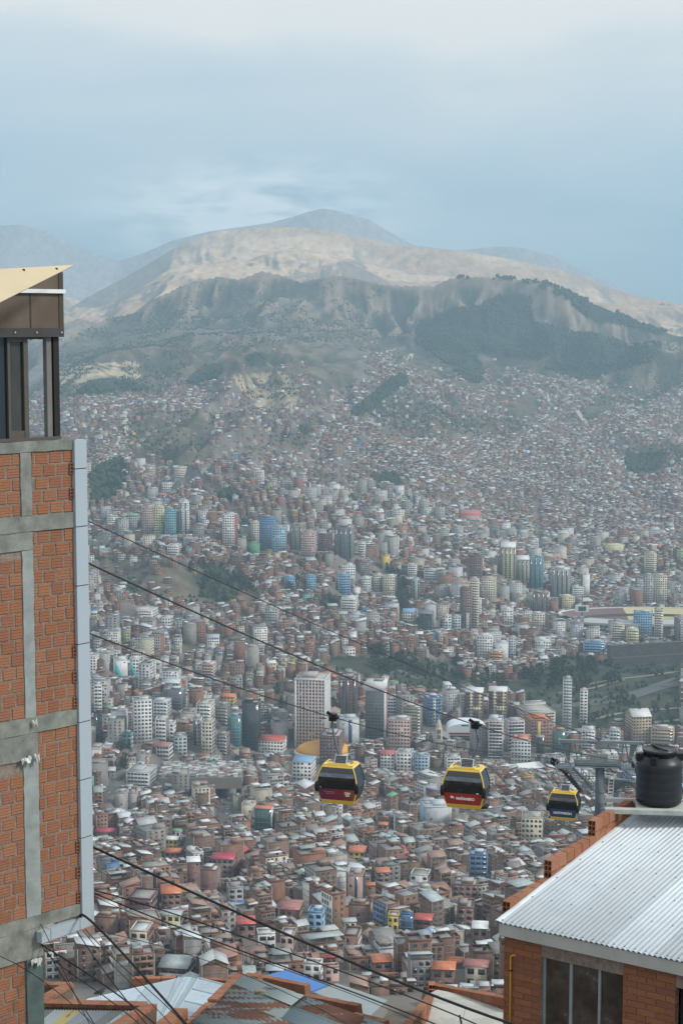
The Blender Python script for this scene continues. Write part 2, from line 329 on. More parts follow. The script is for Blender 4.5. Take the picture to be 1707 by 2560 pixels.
# ------------------------------------------------------------------ vectorised boxes that stand on houses
class Acc:
    def __init__(s): s.V, s.C, s.I, s.K = [], [], [], []
    def add(s, kind, ids, V, C):
        s.V.append(V.astype(np.float32)); s.C.append(C.astype(np.float32)); s.I.append(ids); s.K.append(np.full(len(ids), kind))
    def done(s):
        s.V = np.concatenate(s.V); s.C = np.concatenate(s.C); s.I = np.concatenate(s.I); s.K = np.concatenate(s.K); return s
HF = np.array([[0, 1, 5, 4], [1, 2, 6, 5], [2, 3, 7, 6], [3, 0, 4, 7], [4, 5, 6, 7], [3, 2, 1, 0]])
def bc(v, n):
    v = np.asarray(v, float)
    return np.broadcast_to(v, (n,)) if v.ndim == 0 else v
def bcc(v, n):
    v = np.asarray(v, float)
    return np.broadcast_to(v, (n, 3))
def wbox(A, kind, H, ids, ox, oy, hx, hy, z0, z1, cs, ct=None, tilt=None, c4=None):
    """boxes in the local frame of house ids; z measured from the house floor; tilt (n,4) added to the four top corners"""
    n = len(ids)
    if n == 0: return
    ox, oy, hx, hy, z0, z1 = [bc(v, n) for v in (ox, oy, hx, hy, z0, z1)]
    sx = np.array([-1, 1, 1, -1]); sy = np.array([-1, -1, 1, 1])
    lx = ox[:, None] + hx[:, None] * sx; ly = oy[:, None] + hy[:, None] * sy
    c, s_ = np.cos(H['a'][ids])[:, None], np.sin(H['a'][ids])[:, None]
    X = H['x'][ids][:, None] + lx * c - ly * s_; Y = H['y'][ids][:, None] + lx * s_ + ly * c
    zb = np.repeat((H['z'][ids] + z0)[:, None], 4, 1); zt = np.repeat((H['z'][ids] + z1)[:, None], 4, 1)
    if tilt is not None: zt = zt + tilt; zb = zb + (tilt if kind == 1 else 0)
    V = np.concatenate([np.stack([X, Y, zb], -1), np.stack([X, Y, zt], -1)], 1)
    cs = bcc(cs, n); ct = cs if ct is None else bcc(ct, n)
    C = np.stack([cs, cs, cs, cs, ct, cs * .6], 1) if c4 is None else np.concatenate([c4, ct[:, None], ct[:, None] * .5], 1)
    A.add(kind, ids, V, C)
# kinds: 0 wall, 1 roof, 2 rooftop things, 3 window, 4 concrete frame
MATK = {0: 0, 1: 1, 2: 0, 3: 2, 4: 0}
def acc_mesh(name, V, C, Kd, origin=None, rot=0.0):
    n = len(V); v = V.reshape(-1, 3).astype(float)
    if origin is not None:
        v = v - np.array(origin)
        c, s = math.cos(-rot), math.sin(-rot); v = np.stack([v[:, 0] * c - v[:, 1] * s, v[:, 0] * s + v[:, 1] * c, v[:, 2]], 1)
    f = (HF[None] + (np.arange(n) * 8)[:, None, None]).reshape(-1, 4)
    ks = sorted(set(Kd.tolist())); mats = [M_CITY, M_TIN, M_WIN]
    used = sorted(set(MATK[k] for k in ks)); mi = np.repeat(np.array([used.index(MATK[k]) for k in Kd]), 6)
    return np_mesh(name, v, f, C.reshape(-1, 3), [mats[u] for u in used], mi)
BRICK = np.array([[.27, .138, .092], [.225, .122, .084], [.29, .155, .102], [.185, .125, .095], [.215, .14, .105], [.165, .105, .08]])
PLAST = np.array([[.36, .34, .31], [.62, .61, .58], [.52, .47, .38], [.28, .27, .26], [.42, .41, .39], [.55, .55, .56], [.22, .21, .20], [.33, .29, .24]])
VIVID = np.array([[.50, .36, .13], [.18, .38, .34], [.14, .24, .42], [.42, .17, .13], [.50, .30, .27], [.33, .40, .20], [.45, .20, .10], [.56, .50, .30]])
TINC = np.array([[.56, .60, .62], [.66, .69, .70], [.40, .46, .47], [.28, .31, .31], [.36, .42, .41], [.24, .20, .17], [.30, .16, .12], [.46, .48, .47], [.33, .21, .16], [.24, .23, .22]])
HOTC = np.array([[.58, .20, .085], [.50, .07, .07], [.42, .15, .12], [.48, .15, .09], [.12, .36, .22], [.10, .20, .50], [.45, .20, .16]])
WINC = np.array([[.030, .034, .038], [.05, .055, .06], [.02, .022, .024], [.09, .10, .11]])
def house_parts(A, H, rs, lod):
    """walls, roof, clutter, windows of all houses in H; lod per house: 0 near (frames, parapets), 1 mid, 2 far"""
    n = len(H['x']); ids = np.arange(n); w, d, h = H['w'], H['d'], H['h']; u = lambda: rs.random(n)
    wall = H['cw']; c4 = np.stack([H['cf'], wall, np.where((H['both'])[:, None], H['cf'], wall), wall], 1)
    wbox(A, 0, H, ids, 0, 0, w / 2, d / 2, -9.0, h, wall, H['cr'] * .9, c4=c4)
    flat = H['rt'] == 0
    # flat roofs: parapets and roof clutter
    q = ids[flat & (lod < 2)]
    for ox, oy, hx, hy in ((0, -1, 1, 0), (0, 1, 1, 0), (1, 0, 0, 1), (-1, 0, 0, 1)):
        wbox(A, 4, H, q, ox * (w[q] / 2 - .1), oy * (d[q] / 2 - .1), np.where(hx, w[q] / 2 + .02, .1), np.where(hy, d[q] / 2 - .2, .1), h[q] - .02, h[q] + .55 + .5 * (H['s'][q] > .6), np.where((H['s'][q] > .35)[:, None], wall[q], .33))
    q = ids[flat & (u() < .55)]; k = rs.random(len(q))
    bx, by = w[q] * .22, d[q] * .22
    ct = TINC[rs.integers(0, len(TINC), len(q))]
    wbox(A, 2, H, q, np.where(k > .5, 1, -1) * (w[q] / 2 - bx - .3), np.where(rs.random(len(q)) > .5, 1, -1) * (d[q] / 2 - by - .3), bx, by, h[q], h[q] + 2.1 + .5 * k, wall[q], ct)
    q = ids[flat & (u() < .35) & (lod < 2)]
    wbox(A, 2, H, q, (rs.random(len(q)) - .5) * w[q] * .5, (rs.random(len(q)) - .5) * d[q] * .5, .55, .55, h[q] + .3, h[q] + 1.7, np.where((rs.random(len(q)) > .4)[:, None], .03, .6))
    q = ids[flat & (u() < .45)]       # a light tin canopy over part of the flat roof
    sg = np.where(rs.random(len(q)) > .5, 1, -1.0); hy = d[q] * (.16 + .16 * rs.random(len(q))); hx = w[q] * (.25 + .22 * rs.random(len(q)))
    tl = np.tile(np.array([.0, .0, .35, .35]), (len(q), 1)) * sg[:, None]
    wbox(A, 1, H, q, (rs.random(len(q)) - .5) * (w[q] - 2 * hx), sg * (d[q] / 2 - hy), hx, hy, h[q] + 2.0, h[q] + 2.08, TINC[rs.integers(0, 7, len(q))], tilt=tl)
    # shed and gable roofs
    q = ids[H['rt'] == 1]; r = d[q] * .13
    tl = np.stack([-r, -r, r, r], 1) * np.where(rs.random(len(q)) > .5, 1, -1)[:, None]
    wbox(A, 0, H, q, 0, 0, w[q] / 2 - .01, d[q] / 2 - .01, h[q] - .1, h[q] + r, wall[q], tilt=tl)
    wbox(A, 1, H, q, 0, 0, w[q] / 2 + .35, d[q] / 2 + .35, h[q] + r + .02, h[q] + r + .10, H['cr'][q], tilt=tl * 1.07)
    q = ids[H['rt'] == 2]; r = d[q] * .26
    for s in (-1, 1):
        tl = np.stack([r * (s > 0), r * (s > 0), r * (s < 0), r * (s < 0)], 1)
        wbox(A, 0, H, q, 0, s * d[q] / 4, w[q] / 2 - .01, d[q] / 4, h[q] - .1, h[q], wall[q], tilt=tl)
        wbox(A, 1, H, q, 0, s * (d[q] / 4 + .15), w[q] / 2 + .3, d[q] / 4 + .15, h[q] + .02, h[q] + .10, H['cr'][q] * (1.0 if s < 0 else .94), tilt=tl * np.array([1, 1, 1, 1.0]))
    # concrete frame showing on the brick
    nf = np.maximum(1, np.round(h / 2.75)).astype(int); fh = h / nf
    q0 = ids[(lod == 0) & (H['s'] < .8)]
    for k in range(1, 7):
        q = q0[nf[q0] > k]; wbox(A, 4, H, q, 0, 0, w[q] / 2 + .05, d[q] / 2 + .05, fh[q] * k - .16, fh[q] * k + .06, .30 * np.array([1, .95, .88]))
    for sx in (-1, 1):
        for sy in (-1, 1): wbox(A, 4, H, q0, sx * (w[q0] / 2 - .1), sy * (d[q0] / 2 - .1), .14, .14, -6, h[q0] + (flat[q0] * .9 * (H['s'][q0] < .5)), .31 * np.array([1, .95, .88]))
    qm = ids[(lod == 0) & (H['s'] < .8) & (w > 8)]; wbox(A, 4, H, qm, 0, 0, .13, d[qm] / 2 + .04, -6, h[qm] - .03, .28 * np.array([1, .95, .88]))
    qb = ids[(lod == 0) & (H['s2'] > .60) & (nf > 1)]
    for k in range(1, 6):
        q = qb[nf[qb] > k]; wbox(A, 4, H, q, 0, -(d[q] / 2 + .46), w[q] * (.28 + .14 * H['s'][q]), .44, fh[q] * k - .14, fh[q] * k + .62, H['cf'][q] * 1.12)
    qr = ids[(lod == 0) & flat & (H['s'] > .3) & (H['s'] < .65)]
    for sx in (-1, 0, 1):
        for sy in (-1, 1): wbox(A, 4, H, qr, sx * (w[qr] / 2 - .25), sy * (d[qr] / 2 - .25), .11, .11, h[qr], h[qr] + 1.3 + .5 * H['s2'][qr], .27 * np.array([1, .93, .85]))
    # windows on the faces turned to the viewer
    HW = []
    for face, (nx, ny) in enumerate(((0, -1), (1, 0), (0, 1), (-1, 0))):
        a = H['a']; wx = nx * np.cos(a) - ny * np.sin(a); wy = nx * np.sin(a) + ny * np.cos(a)
        toward = -(wx * H['x'] + wy * H['y']) > 0
        L = w if face in (0, 2) else d; D = d if face in (0, 2) else w
        p = np.where(face == 0, 1.0, np.where((face == 2) & H['both'], 1.0, np.where(face in (1, 3), .30, .4)))
        sel = toward & (rs.random(n) < p) & (lod < 3)
        nb = np.maximum(1, np.round(L / np.where(H['s'] > .5, 2.5, 3.1))).astype(int)
        if face in (1, 3): nb = np.maximum(1, nb - 1)
        for b_ in range(6):
            for k in range(13):
                q = ids[sel & (nb > b_) & (nf > k)]
                q = q[rs.random(len(q)) < .9]
                if not len(q): continue
                t_ = ((b_ + .5) / nb[q] - .5) * L[q] * .92; hw = .5 + .42 * H['s2'][q]; hw = np.minimum(hw, L[q] / nb[q] * .42); hh = .55 + .25 * H['s'][q]
                zc = fh[q] * (k + .52); off = D[q] / 2 + .05
                HW.append((q, np.full(len(q), face), t_, hw, zc, hh, off))
    q, fc, t_, hw, zc, hh, off = [np.concatenate(v) for v in zip(*HW)]
    fr = np.isin(fc, (0, 2)); sg = np.where((fc == 0) | (fc == 3), -1, 1)
    ox = np.where(fr, t_, sg * off); oy = np.where(fr, sg * off, t_)
    wbox(A, 3, H, q, ox, oy, np.where(fr, hw, .03), np.where(fr, .03, hw), zc - hh, zc + hh, WINC[rs.integers(0, len(WINC), len(q))])
    return dict(q=q, fc=fc, ox=ox, oy=oy, hw=hw, zc=zc, hh=hh)
# ------------------------------------------------------------------ landmark buildings, each measured on the photo
# x0, x1, top row, base row, wall colour, side colour, style, window colour, roof colour, name, label
C = dict(wh=(.68, .68, .66), cr=(.60, .55, .44), gy=(.38, .38, .37), dg=(.16, .17, .18), br=(.24, .15, .125), mr=(.16, .085, .085), pk=(.50, .36, .32), bl=(.12, .22, .38), lb=(.30, .45, .56), tl=(.16, .34, .38), gn=(.08, .20, .19), tn=(.46, .36, .26), og=(.52, .27, .12), ye=(.60, .46, .14), bk=(.045, .05, .055), co=(.30, .29, .27), ob=(.30, .16, .115), cy=(.62, .58, .36), lg=(.52, .55, .57), rd=(.50, .10, .08), lv=(.58, .52, .54), hr=(.56, .18, .08), mg=(.45, .06, .10), gr=(.14, .33, .21), pr=(.38, .16, .14), tr=(.40, .46, .46), wr=(.78, .80, .80), sb=(.20, .36, .55), ol=(.30, .28, .22), bb=(.22, .17, .15))
LM = """
357 387 1268 1335 pk br grid1|apartment_tower|pinkish beige apartment tower, leftmost of the four hillside towers in a row
385 411 1267 1341 cy cr grid1|apartment_tower|pale yellow apartment tower between the pinkish and the teal towers
411 441 1274 1342 tl lb grid0|apartment_tower|teal glass-fronted tower right of the pale yellow one
446 474 1254 1338 wh dg stripe0|apartment_tower|white tower with dark vertical stripes, at the right end of the hillside row
319 348 1287 1328 gy co grid1|apartment_block|grey green block with a green roof, left of the pinkish tower
370 396 1221 1245 gy co blank1|apartment_block|plain grey windowless-looking block high on the left hillside
437 468 1168 1197 cr cr grid1|apartment_block|solitary cream block highest up on the left hillside
406 438 1208 1227 wh gy grid1|apartment_block|low white block below the solitary cream block
557 592 1286 1367 wh rd grid1|apartment_tower|white apartment tower with a deep red side wall
625 648 1305 1357 cr gy grid0|apartment_tower|beige grey tower directly behind the blue tower
648 690 1294 1377 bl bl grid1|apartment_tower|strong blue apartment tower, tallest of the blue pair
679 717 1318 1381 lb lb grid0|apartment_tower|light blue tower standing in front of the strong blue one
725 765 1313 1379 ol dg stripe1|apartment_tower|dark olive tower right of the light blue one
752 792 1330 1397 pk pk grid1|apartment_tower|cream pink tower with a stepped top below the olive tower
794 832 1336 1381 mr br grid0|apartment_tower|low dark brown tower left of the grey striped slab
836 887 1316 1398 dg gy stripe1|apartment_tower|broad grey slab tower with teal vertical window strips
843 888 1411 1440 wh wh grid0|apartment_block|white block behind the blue and white chequered tower
841 876 1437 1490 sb wh band0|apartment_tower|blue and white tower with notched corners
619 650 1357 1386 gr gr blank0|hall|low green hall at the foot of the strong blue tower
893 915 1357 1393 wh br band1|apartment_block|narrow white block with a brown side near the slab tower
709 738 1442 1476 sb cr grid0|apartment_block|small bluish block with a cream side below the bluff trees
764 789 1439 1476 sb gy grid0|apartment_block|small blue grey block right of the bluish one
903 930 1444 1483 wh gy grid1|apartment_block|white block left of the street canyon
930 956 1436 1480 cr wh grid0|apartment_block|cream white block beside the street canyon
420 455 1362 1390 wh pk band1|apartment_block|low white block with a pinkish side below the striped tower
1170 1208 1385 1457 mr br grid1|apartment_tower|maroon brown tower left of the cream twin slabs
1249 1292 1365 1452 cy cr stripe1|apartment_tower|tall cream tower with a square crown and dark stripes
1288 1322 1397 1455 cr cr stripe0|apartment_tower|cream tower attached right of the crowned cream tower
1321 1360 1392 1474 tl lb stripe1|apartment_tower|teal blue glass tower right of the cream towers
1376 1430 1421 1496 gy co stripe1|apartment_tower|broad grey tower right of the teal blue one
1452 1473 1436 1491 wh dg blank0|apartment_tower|slim white tower with one dark edge
1608 1642 1382 1438 cr gy band1|apartment_tower|cream grey tower standing behind the pair at the right
1606 1632 1438 1510 gy co grid1|apartment_tower|grey half of the tower pair behind the stadium
1631 1667 1438 1508 cr wh grid1|apartment_tower|cream white half of the tower pair behind the stadium
1018 1045 1411 1445 wh mr band1|apartment_block|white and maroon banded block near the street canyon
955 993 1440 1491 cr dg grid1|apartment_tower|cream tower with a dark corner left of the street canyon
1030 1048 1448 1500 lg lb stripe0|apartment_tower|thin bluish white tower right of the street canyon
1150 1178 1470 1572 br mr grid0|apartment_tower|brown half of the tall banded tower
1172 1199 1448 1572 cr wh band1|apartment_tower|tall cream banded tower left of the stadium
1201 1243 1445 1500 cr cr grid1|apartment_block|broad cream block right of the tall banded tower
1059 1095 1424 1457 lg gy band1|apartment_block|light grey banded block right of the thin bluish tower
952 974 1389 1428 ye og blank0|apartment_block|orange yellow block right of the grey striped slab
1423 1455 1466 1500 wh wh band0|apartment_block|white banded block in front of the grey tower
1408 1428 1457 1491 tl tl grid0|apartment_block|teal block wedged against the grey tower
1329 1372 1482 1533 bb ye stripe1|apartment_tower|ochre brown tower left of the stadium screen
1397 1434 1490 1526 cy br grid0|apartment_block|cream yellow block with a brick side behind the stadium
1005 1044 1526 1557 wh wh grid1|apartment_block|white block with a bright blue roof below the street canyon
1047 1085 1531 1577 bk dg grid1|office_block|dark glass block right of the blue-roofed one
1105 1129 1538 1574 wh tl grid1|apartment_block|white and teal block, left one of the pair
1129 1153 1540 1576 lg tl grid1|apartment_block|pale teal block, right one of the pair
1153 1175 1532 1573 gy dg blank1|apartment_block|plain grey block at the foot of the tall banded tower
1252 1285 1523 1565 wh lg grid1|apartment_block|white block with a bluish side left of the cream one by the stadium
1327 1364 1533 1572 cr gy grid1|apartment_block|cream block in front of the stadium's left end
1190 1236 1588 1647 wh wh grid1|apartment_tower|brightest white stepped block above the wooded valley
1236 1272 1606 1650 wh lg blank1|apartment_block|plain white block behind the peach one
1270 1290 1593 1645 lg dg grid1|apartment_block|light block with dark side right of the plain white one
1219 1259 1627 1654 og pk band1|apartment_block|peach balconied block in front of the white group
1334 1381 1598 1625 wh cr grid1|apartment_block|wide white four-storey block facing the valley
1580 1633 1530 1590 sb pk grid1|apartment_tower|blue grey tower with a pink strip in front of the stadium
1633 1659 1523 1598 cr cr band1|apartment_tower|cream balconied tower right of the blue grey one
1686 1722 1543 1610 lv mr stripe0|apartment_tower|white and maroon striped tower right of the stadium
1527 1562 1562 1606 cr gr band1|apartment_block|pale green and cream terraced flats, left one
1562 1597 1572 1610 cy gr band1|apartment_block|pale green and cream terraced flats, right one with yellow end
1455 1515 1603 1634 sb pk band1|office_block|dark blue glass block with a pink end above the terraces
1162 1211 1727 1803 mr bb twin1|apartment_tower|maroon and cream tower with a white pitched crown, left twin
1220 1271 1725 1803 mr bb twin1|apartment_tower|maroon and cream tower with a white pitched crown, right twin
1059 1102 1741 1818 bl bl twin0|office_tower|blue glass tower with a white central spine
1405 1430 1697 1832 lg wh band1|apartment_tower|tallest slender white tower before the green slope
1448 1470 1725 1812 wh lg grid1|apartment_tower|shorter slender white tower before the green slope
1293 1384 1772 1818 cr cr band0|apartment_block|wide cream block with a stepped white top
1305 1363 1756 1775 wh wh band0|penthouse_block|white top storeys rising behind the wide cream block
1217 1262 1796 1900 lv lv balc1|apartment_tower|pinkish white balconied tower, left wing
1262 1310 1800 1880 lv lg balc0|apartment_tower|pinkish white balconied tower, right wing
1311 1377 1794 1868 ob ob grid0|apartment_tower|orange brown brick tower with a yellow strip
1274 1330 1845 1915 lg wh grid1|apartment_tower|grey white block before the orange brown tower
1377 1416 1825 1886 gn tl glass1|office_tower|dark green glass tower right of the orange brown one
1566 1623 1785 1862 tn tn grid0|apartment_tower|tan tower with a stepped crown behind the black tank
1623 1688 1818 1864 tn cr band1|apartment_block|wide tan and cream block right of the tan tower
1521 1551 1823 1876 lg sb band1|office_block|blue and white banded office left of the tan tower
1450 1490 1822 1876 wh cr band1|apartment_block|white balconied block behind the steel pylon
969 1030 1796 1880 pk bb grid1|office_tower|beige tower with rounded corner and many square windows
1005 1057 1765 1832 ol co band1|office_block|olive grey stepped office behind the beige tower
967 993 1741 1800 wh cr band1|apartment_block|white banded block right of the dark glass tower
1339 1361 1842 1885 bk dg glass1|office_block|small black glass block with a hipped roof
739 825 1690 1880 pk wh gridw1|office_tower|tall pink office tower with a white grid of ribs, broadest in the centre
846 896 1693 1800 mr mr stripe1|office_tower|dark maroon tower right of the pink ribbed one
912 969 1705 1850 dg rd glass1|office_tower|dark glass tower with a white top and a red edge
605 652 1754 1875 bk dg glass1|office_tower|black glass tower left of the pink ribbed one
328 382 1747 1860 wh wh grid0|apartment_tower|white tower with a blank grey left wing
389 421 1795 1855 wh mr band1|apartment_block|white and maroon block right of the tall white tower
414 440 1806 1848 lg wh grid1|apartment_block|small white gridded block beside the white and maroon one
384 428 1751 1805 lg gy band1|apartment_tower|grey white layered block behind the white tower
408 462 1722 1775 dg sb glass1|office_block|blue grey glass block behind the layered one
491 537 1756 1805 wh cr band1|apartment_tower|white tower stepped at the top above the arched grey one
537 577 1761 1815 co dg band1|office_block|dark grey layered office left of the black tower
483 506 1795 1868 gy wh stripe1|office_tower|grey tower with an arched top and white ribs
506 537 1802 1888 cr gy grid1|apartment_tower|cream grey tower right of the arched one
233 257 1710 1785 wh wh band0|apartment_tower|white tower beside the steel cladding, upper one
233 257 1780 1862 bk wh stripe0|office_tower|black tower with white ribs beside the steel cladding
571 605 1790 1868 tl gn glass1|office_block|teal glass block left of the black tower
280 324 1647 1693 wh tl blank0|church_hall|white hall with a slanting turquoise triangle on its wall
326 353 1645 1690 wh lb grid1|apartment_block|white block right of the hall with the turquoise triangle
504 541 1657 1698 pk wh band1|apartment_block|white and pink balconied block below the middle cable
552 592 1738 1764 og ye grid1|warehouse|orange walled block with a tin roof
852 896 1494 1531 wh cr band1|apartment_block|white hotel-like block with dark bands below the slab tower
663 699 1519 1553 gy pk grid1|apartment_block|grey block with dark window grid right of the bluff
316 394 1522 1545 wh wh band1|school|long white school building with a stepped end
400 433 1542 1568 wh gy grid1|apartment_block|white five-storey block right of the school
854 888 1620 1638 wh gy grid0|house|wide low white house with arched windows
646 721 1846 1885 wh wh grid1|colonial_building|white colonial building with a dark red roof
799 861 1832 1915 mr br grid1|apartment_tower|reddish brown tower with white window columns before the yellow arena dome
1148 1205 1283 1301 pk br blank1|hall|long low hall with a bright red roof high in the houses
1510 1560 1361 1378 cy cy blank0|hall|low hall with a wide pale yellow canopy beyond the towers
840 898 1793 1862 lg gy spine0|office_block|pale blank block with one blue vertical strip
732 790 1897 1958 wh wh grid1|apartment_block|white block with a bright blue roof behind the nearest cabin
1049 1128 2010 2060 lg lb blank0|office_block|plain pale blue block below the cabins
1299 1361 2039 2104 cr cr grid1|apartment_block|cream block with a blank end below the third cabin
290 322 1979 2025 gy co blank1|apartment_block|plain pale grey gable, left of the two joined gables
322 346 1982 2025 gy co blank1|apartment_block|plain pale grey gable, right of the two joined gables
604 640 2008 2042 cr cr blank1|apartment_block|cream blank-walled block left of the green glass one
636 684 2018 2078 gn wh glass1|apartment_block|green glass front with a cream blank side and orange roof
547 592 1928 1985 gy co blank0|apartment_block|grey concrete block with a bright red roof beside the avenue
318 391 1922 1968 lg gy band1|office_block|long pale grey glazed block left of the market
840 886 1925 1960 wh cr grid1|apartment_block|white block hidden partly behind the nearest cabin
1110 1150 1890 1935 wh cr band0|apartment_block|white block between the first two cabins
950 990 1880 1925 wh wh grid1|apartment_block|white flats with a red roof terrace below the church
990 1035 1878 1930 wh lb grid1|apartment_block|white and pale blue flats below the church tower
1035 1075 1888 1935 lb wh grid1|apartment_block|pale blue flats with a slanting roof below the church tower
392 432 1860 1905 gy wh band1|apartment_block|grey banded block with a red tiled roof
431 470 1838 1888 tr gy grid0|apartment_block|pale green grey block left of the arched grey tower
540 575 1835 1890 co bb band1|apartment_block|unfinished concrete frame block with open floors
308 334 1832 1875 gn gy grid1|apartment_block|green grey block in front of the blank grey wing
1170 1222 2132 2200 bl dg band1|office_block|blue glass block with light horizontal lines
768 815 2275 2330 sb lb grid1|house|light blue five-storey house
1000 1034 2284 2332 bl dg glass1|house|blue glazed house front
968 1000 2286 2325 ye br grid1|house|yellow house front left of the blue glazed one
530 592 2140 2196 bb br grid1|house|four-storey house under a broad magenta red roof
905 950 2210 2240 br br blank0|house|low house under a sagging orange roof
945 971 2060 2082 br pk grid1|house|small house with an orange hipped roof in the middle distance
868 914 2182 2250 pk bk spine1|house|tall brick house with a dark blue stair strip
871 918 2122 2150 ye bb grid1|house|yellow-walled house with a bright orange roof
400 456 2224 2272 br br grid0|house|brick house with an orange hipped roof and black tank
322 396 2236 2278 mr bb band1|house|glazed house with pinkish red balcony rails
924 981 2395 2440 br br grid0|house|brick house under the brightest orange roof by the thick cable
1077 1140 2414 2470 br br grid1|house|square brick house with an orange red terrace roof
1112 1159 2400 2422 bb br blank1|house|low house with an orange roof behind the square brick one
1160 1225 2408 2462 cr bb grid1|house|cream house with a dull red tiled roof and balconies
815 842 2390 2414 br br grid0|house|small house with a magenta roof under the cable
759 808 2406 2450 wh wh grid1|house|white three-storey house with black windows
808 848 2416 2456 pk br grid0|house|pinkish house with a bowed balcony beside the white one
400 488 2404 2446 br pk balc1|house|brick house with three open balcony floors under a teal tin roof
465 502 2148 2215 br br blank0|house|tall blank brick house with a white tin cap
502 552 2170 2232 br bb blank1|house|wide blank brick slab house right of the capped one
413 450 2095 2124 ye cr grid1|house|yellow house with a sloping pale roof
413 459 2126 2150 bb br grid1|house|unfinished house with a flat orange roof
431 456 2075 2092 wh cr grid1|house|small house with a bright green roof
240 292 2075 2098 br br blank1|house|brick house with a magenta red roof near the cladding
1024 1078 2182 2212 wh bb grid1|house|house with a white blank gable below the middle
1128 1200 2205 2250 br bb grid1|house|large brick block right of the blank white gable
1138 1190 2260 2312 br br grid1|house|brick house standing left of the corrugated roof corner
1034 1086 2292 2326 mr br band1|house|house with bright red roof and rounded balcony
855 890 2300 2342 cy gy grid0|house|grey yellow house with a teal tin roof and white strip
700 760 2262 2300 br bb grid1|house|brick house with a dull red lean-to roof
870 932 2258 2306 br pk blank1|house|wide pinkish brick house of two blank halves
632 678 2390 2425 bb br grid0|house|brown house above the patched roof with open floors
700 742 2332 2382 pk br grid1|house|pinkish brick house crossed by the thick cable
240 300 2290 2340 br bb blank1|house|brown brick house below the steel cladding
328 382 2318 2362 cr br grid1|house|cream house with upper yellow rooms below the wires
402 460 2282 2322 cy bb grid1|house|ochre banded house under a wide grey roof
590 640 2300 2345 br br grid0|house|brick house with chequered roof terrace
640 690 2330 2372 wh bb band0|house|half-plastered white house above the patched roof
1178 1222 2312 2360 bb tr grid1|house|brown house with pale roof beside the corrugated roof
855 905 2330 2372 br cr grid1|house|brick house with cream balcony below the grey yellow one
935 975 2175 2215 bb co grid0|house|unfinished brown frame house behind the orange roofs
565 610 2215 2258 gy co grid0|house|grey plastered gabled house above the thick cable
"""
ROOFC = {'green roof': 'gr', 'blue roof': 'sb', 'bright blue': 'sb', 'orange': 'hr', 'magenta': 'mg', 'pale yellow canopy': 'cy', 'bright red roof': 'rd', 'red roof': 'rd', 'red tiled': 'pr', 'dull red': 'pr', 'dark red': 'pr', 'teal tin': 'tr', 'bright green roof': 'gr', 'white tin': 'wr', 'tin roof': 'pr', 'pale roof': 'wr', 'grey roof': 'tr', 'blue-roofed': 'dg', 'red-roofed': 'dg'}
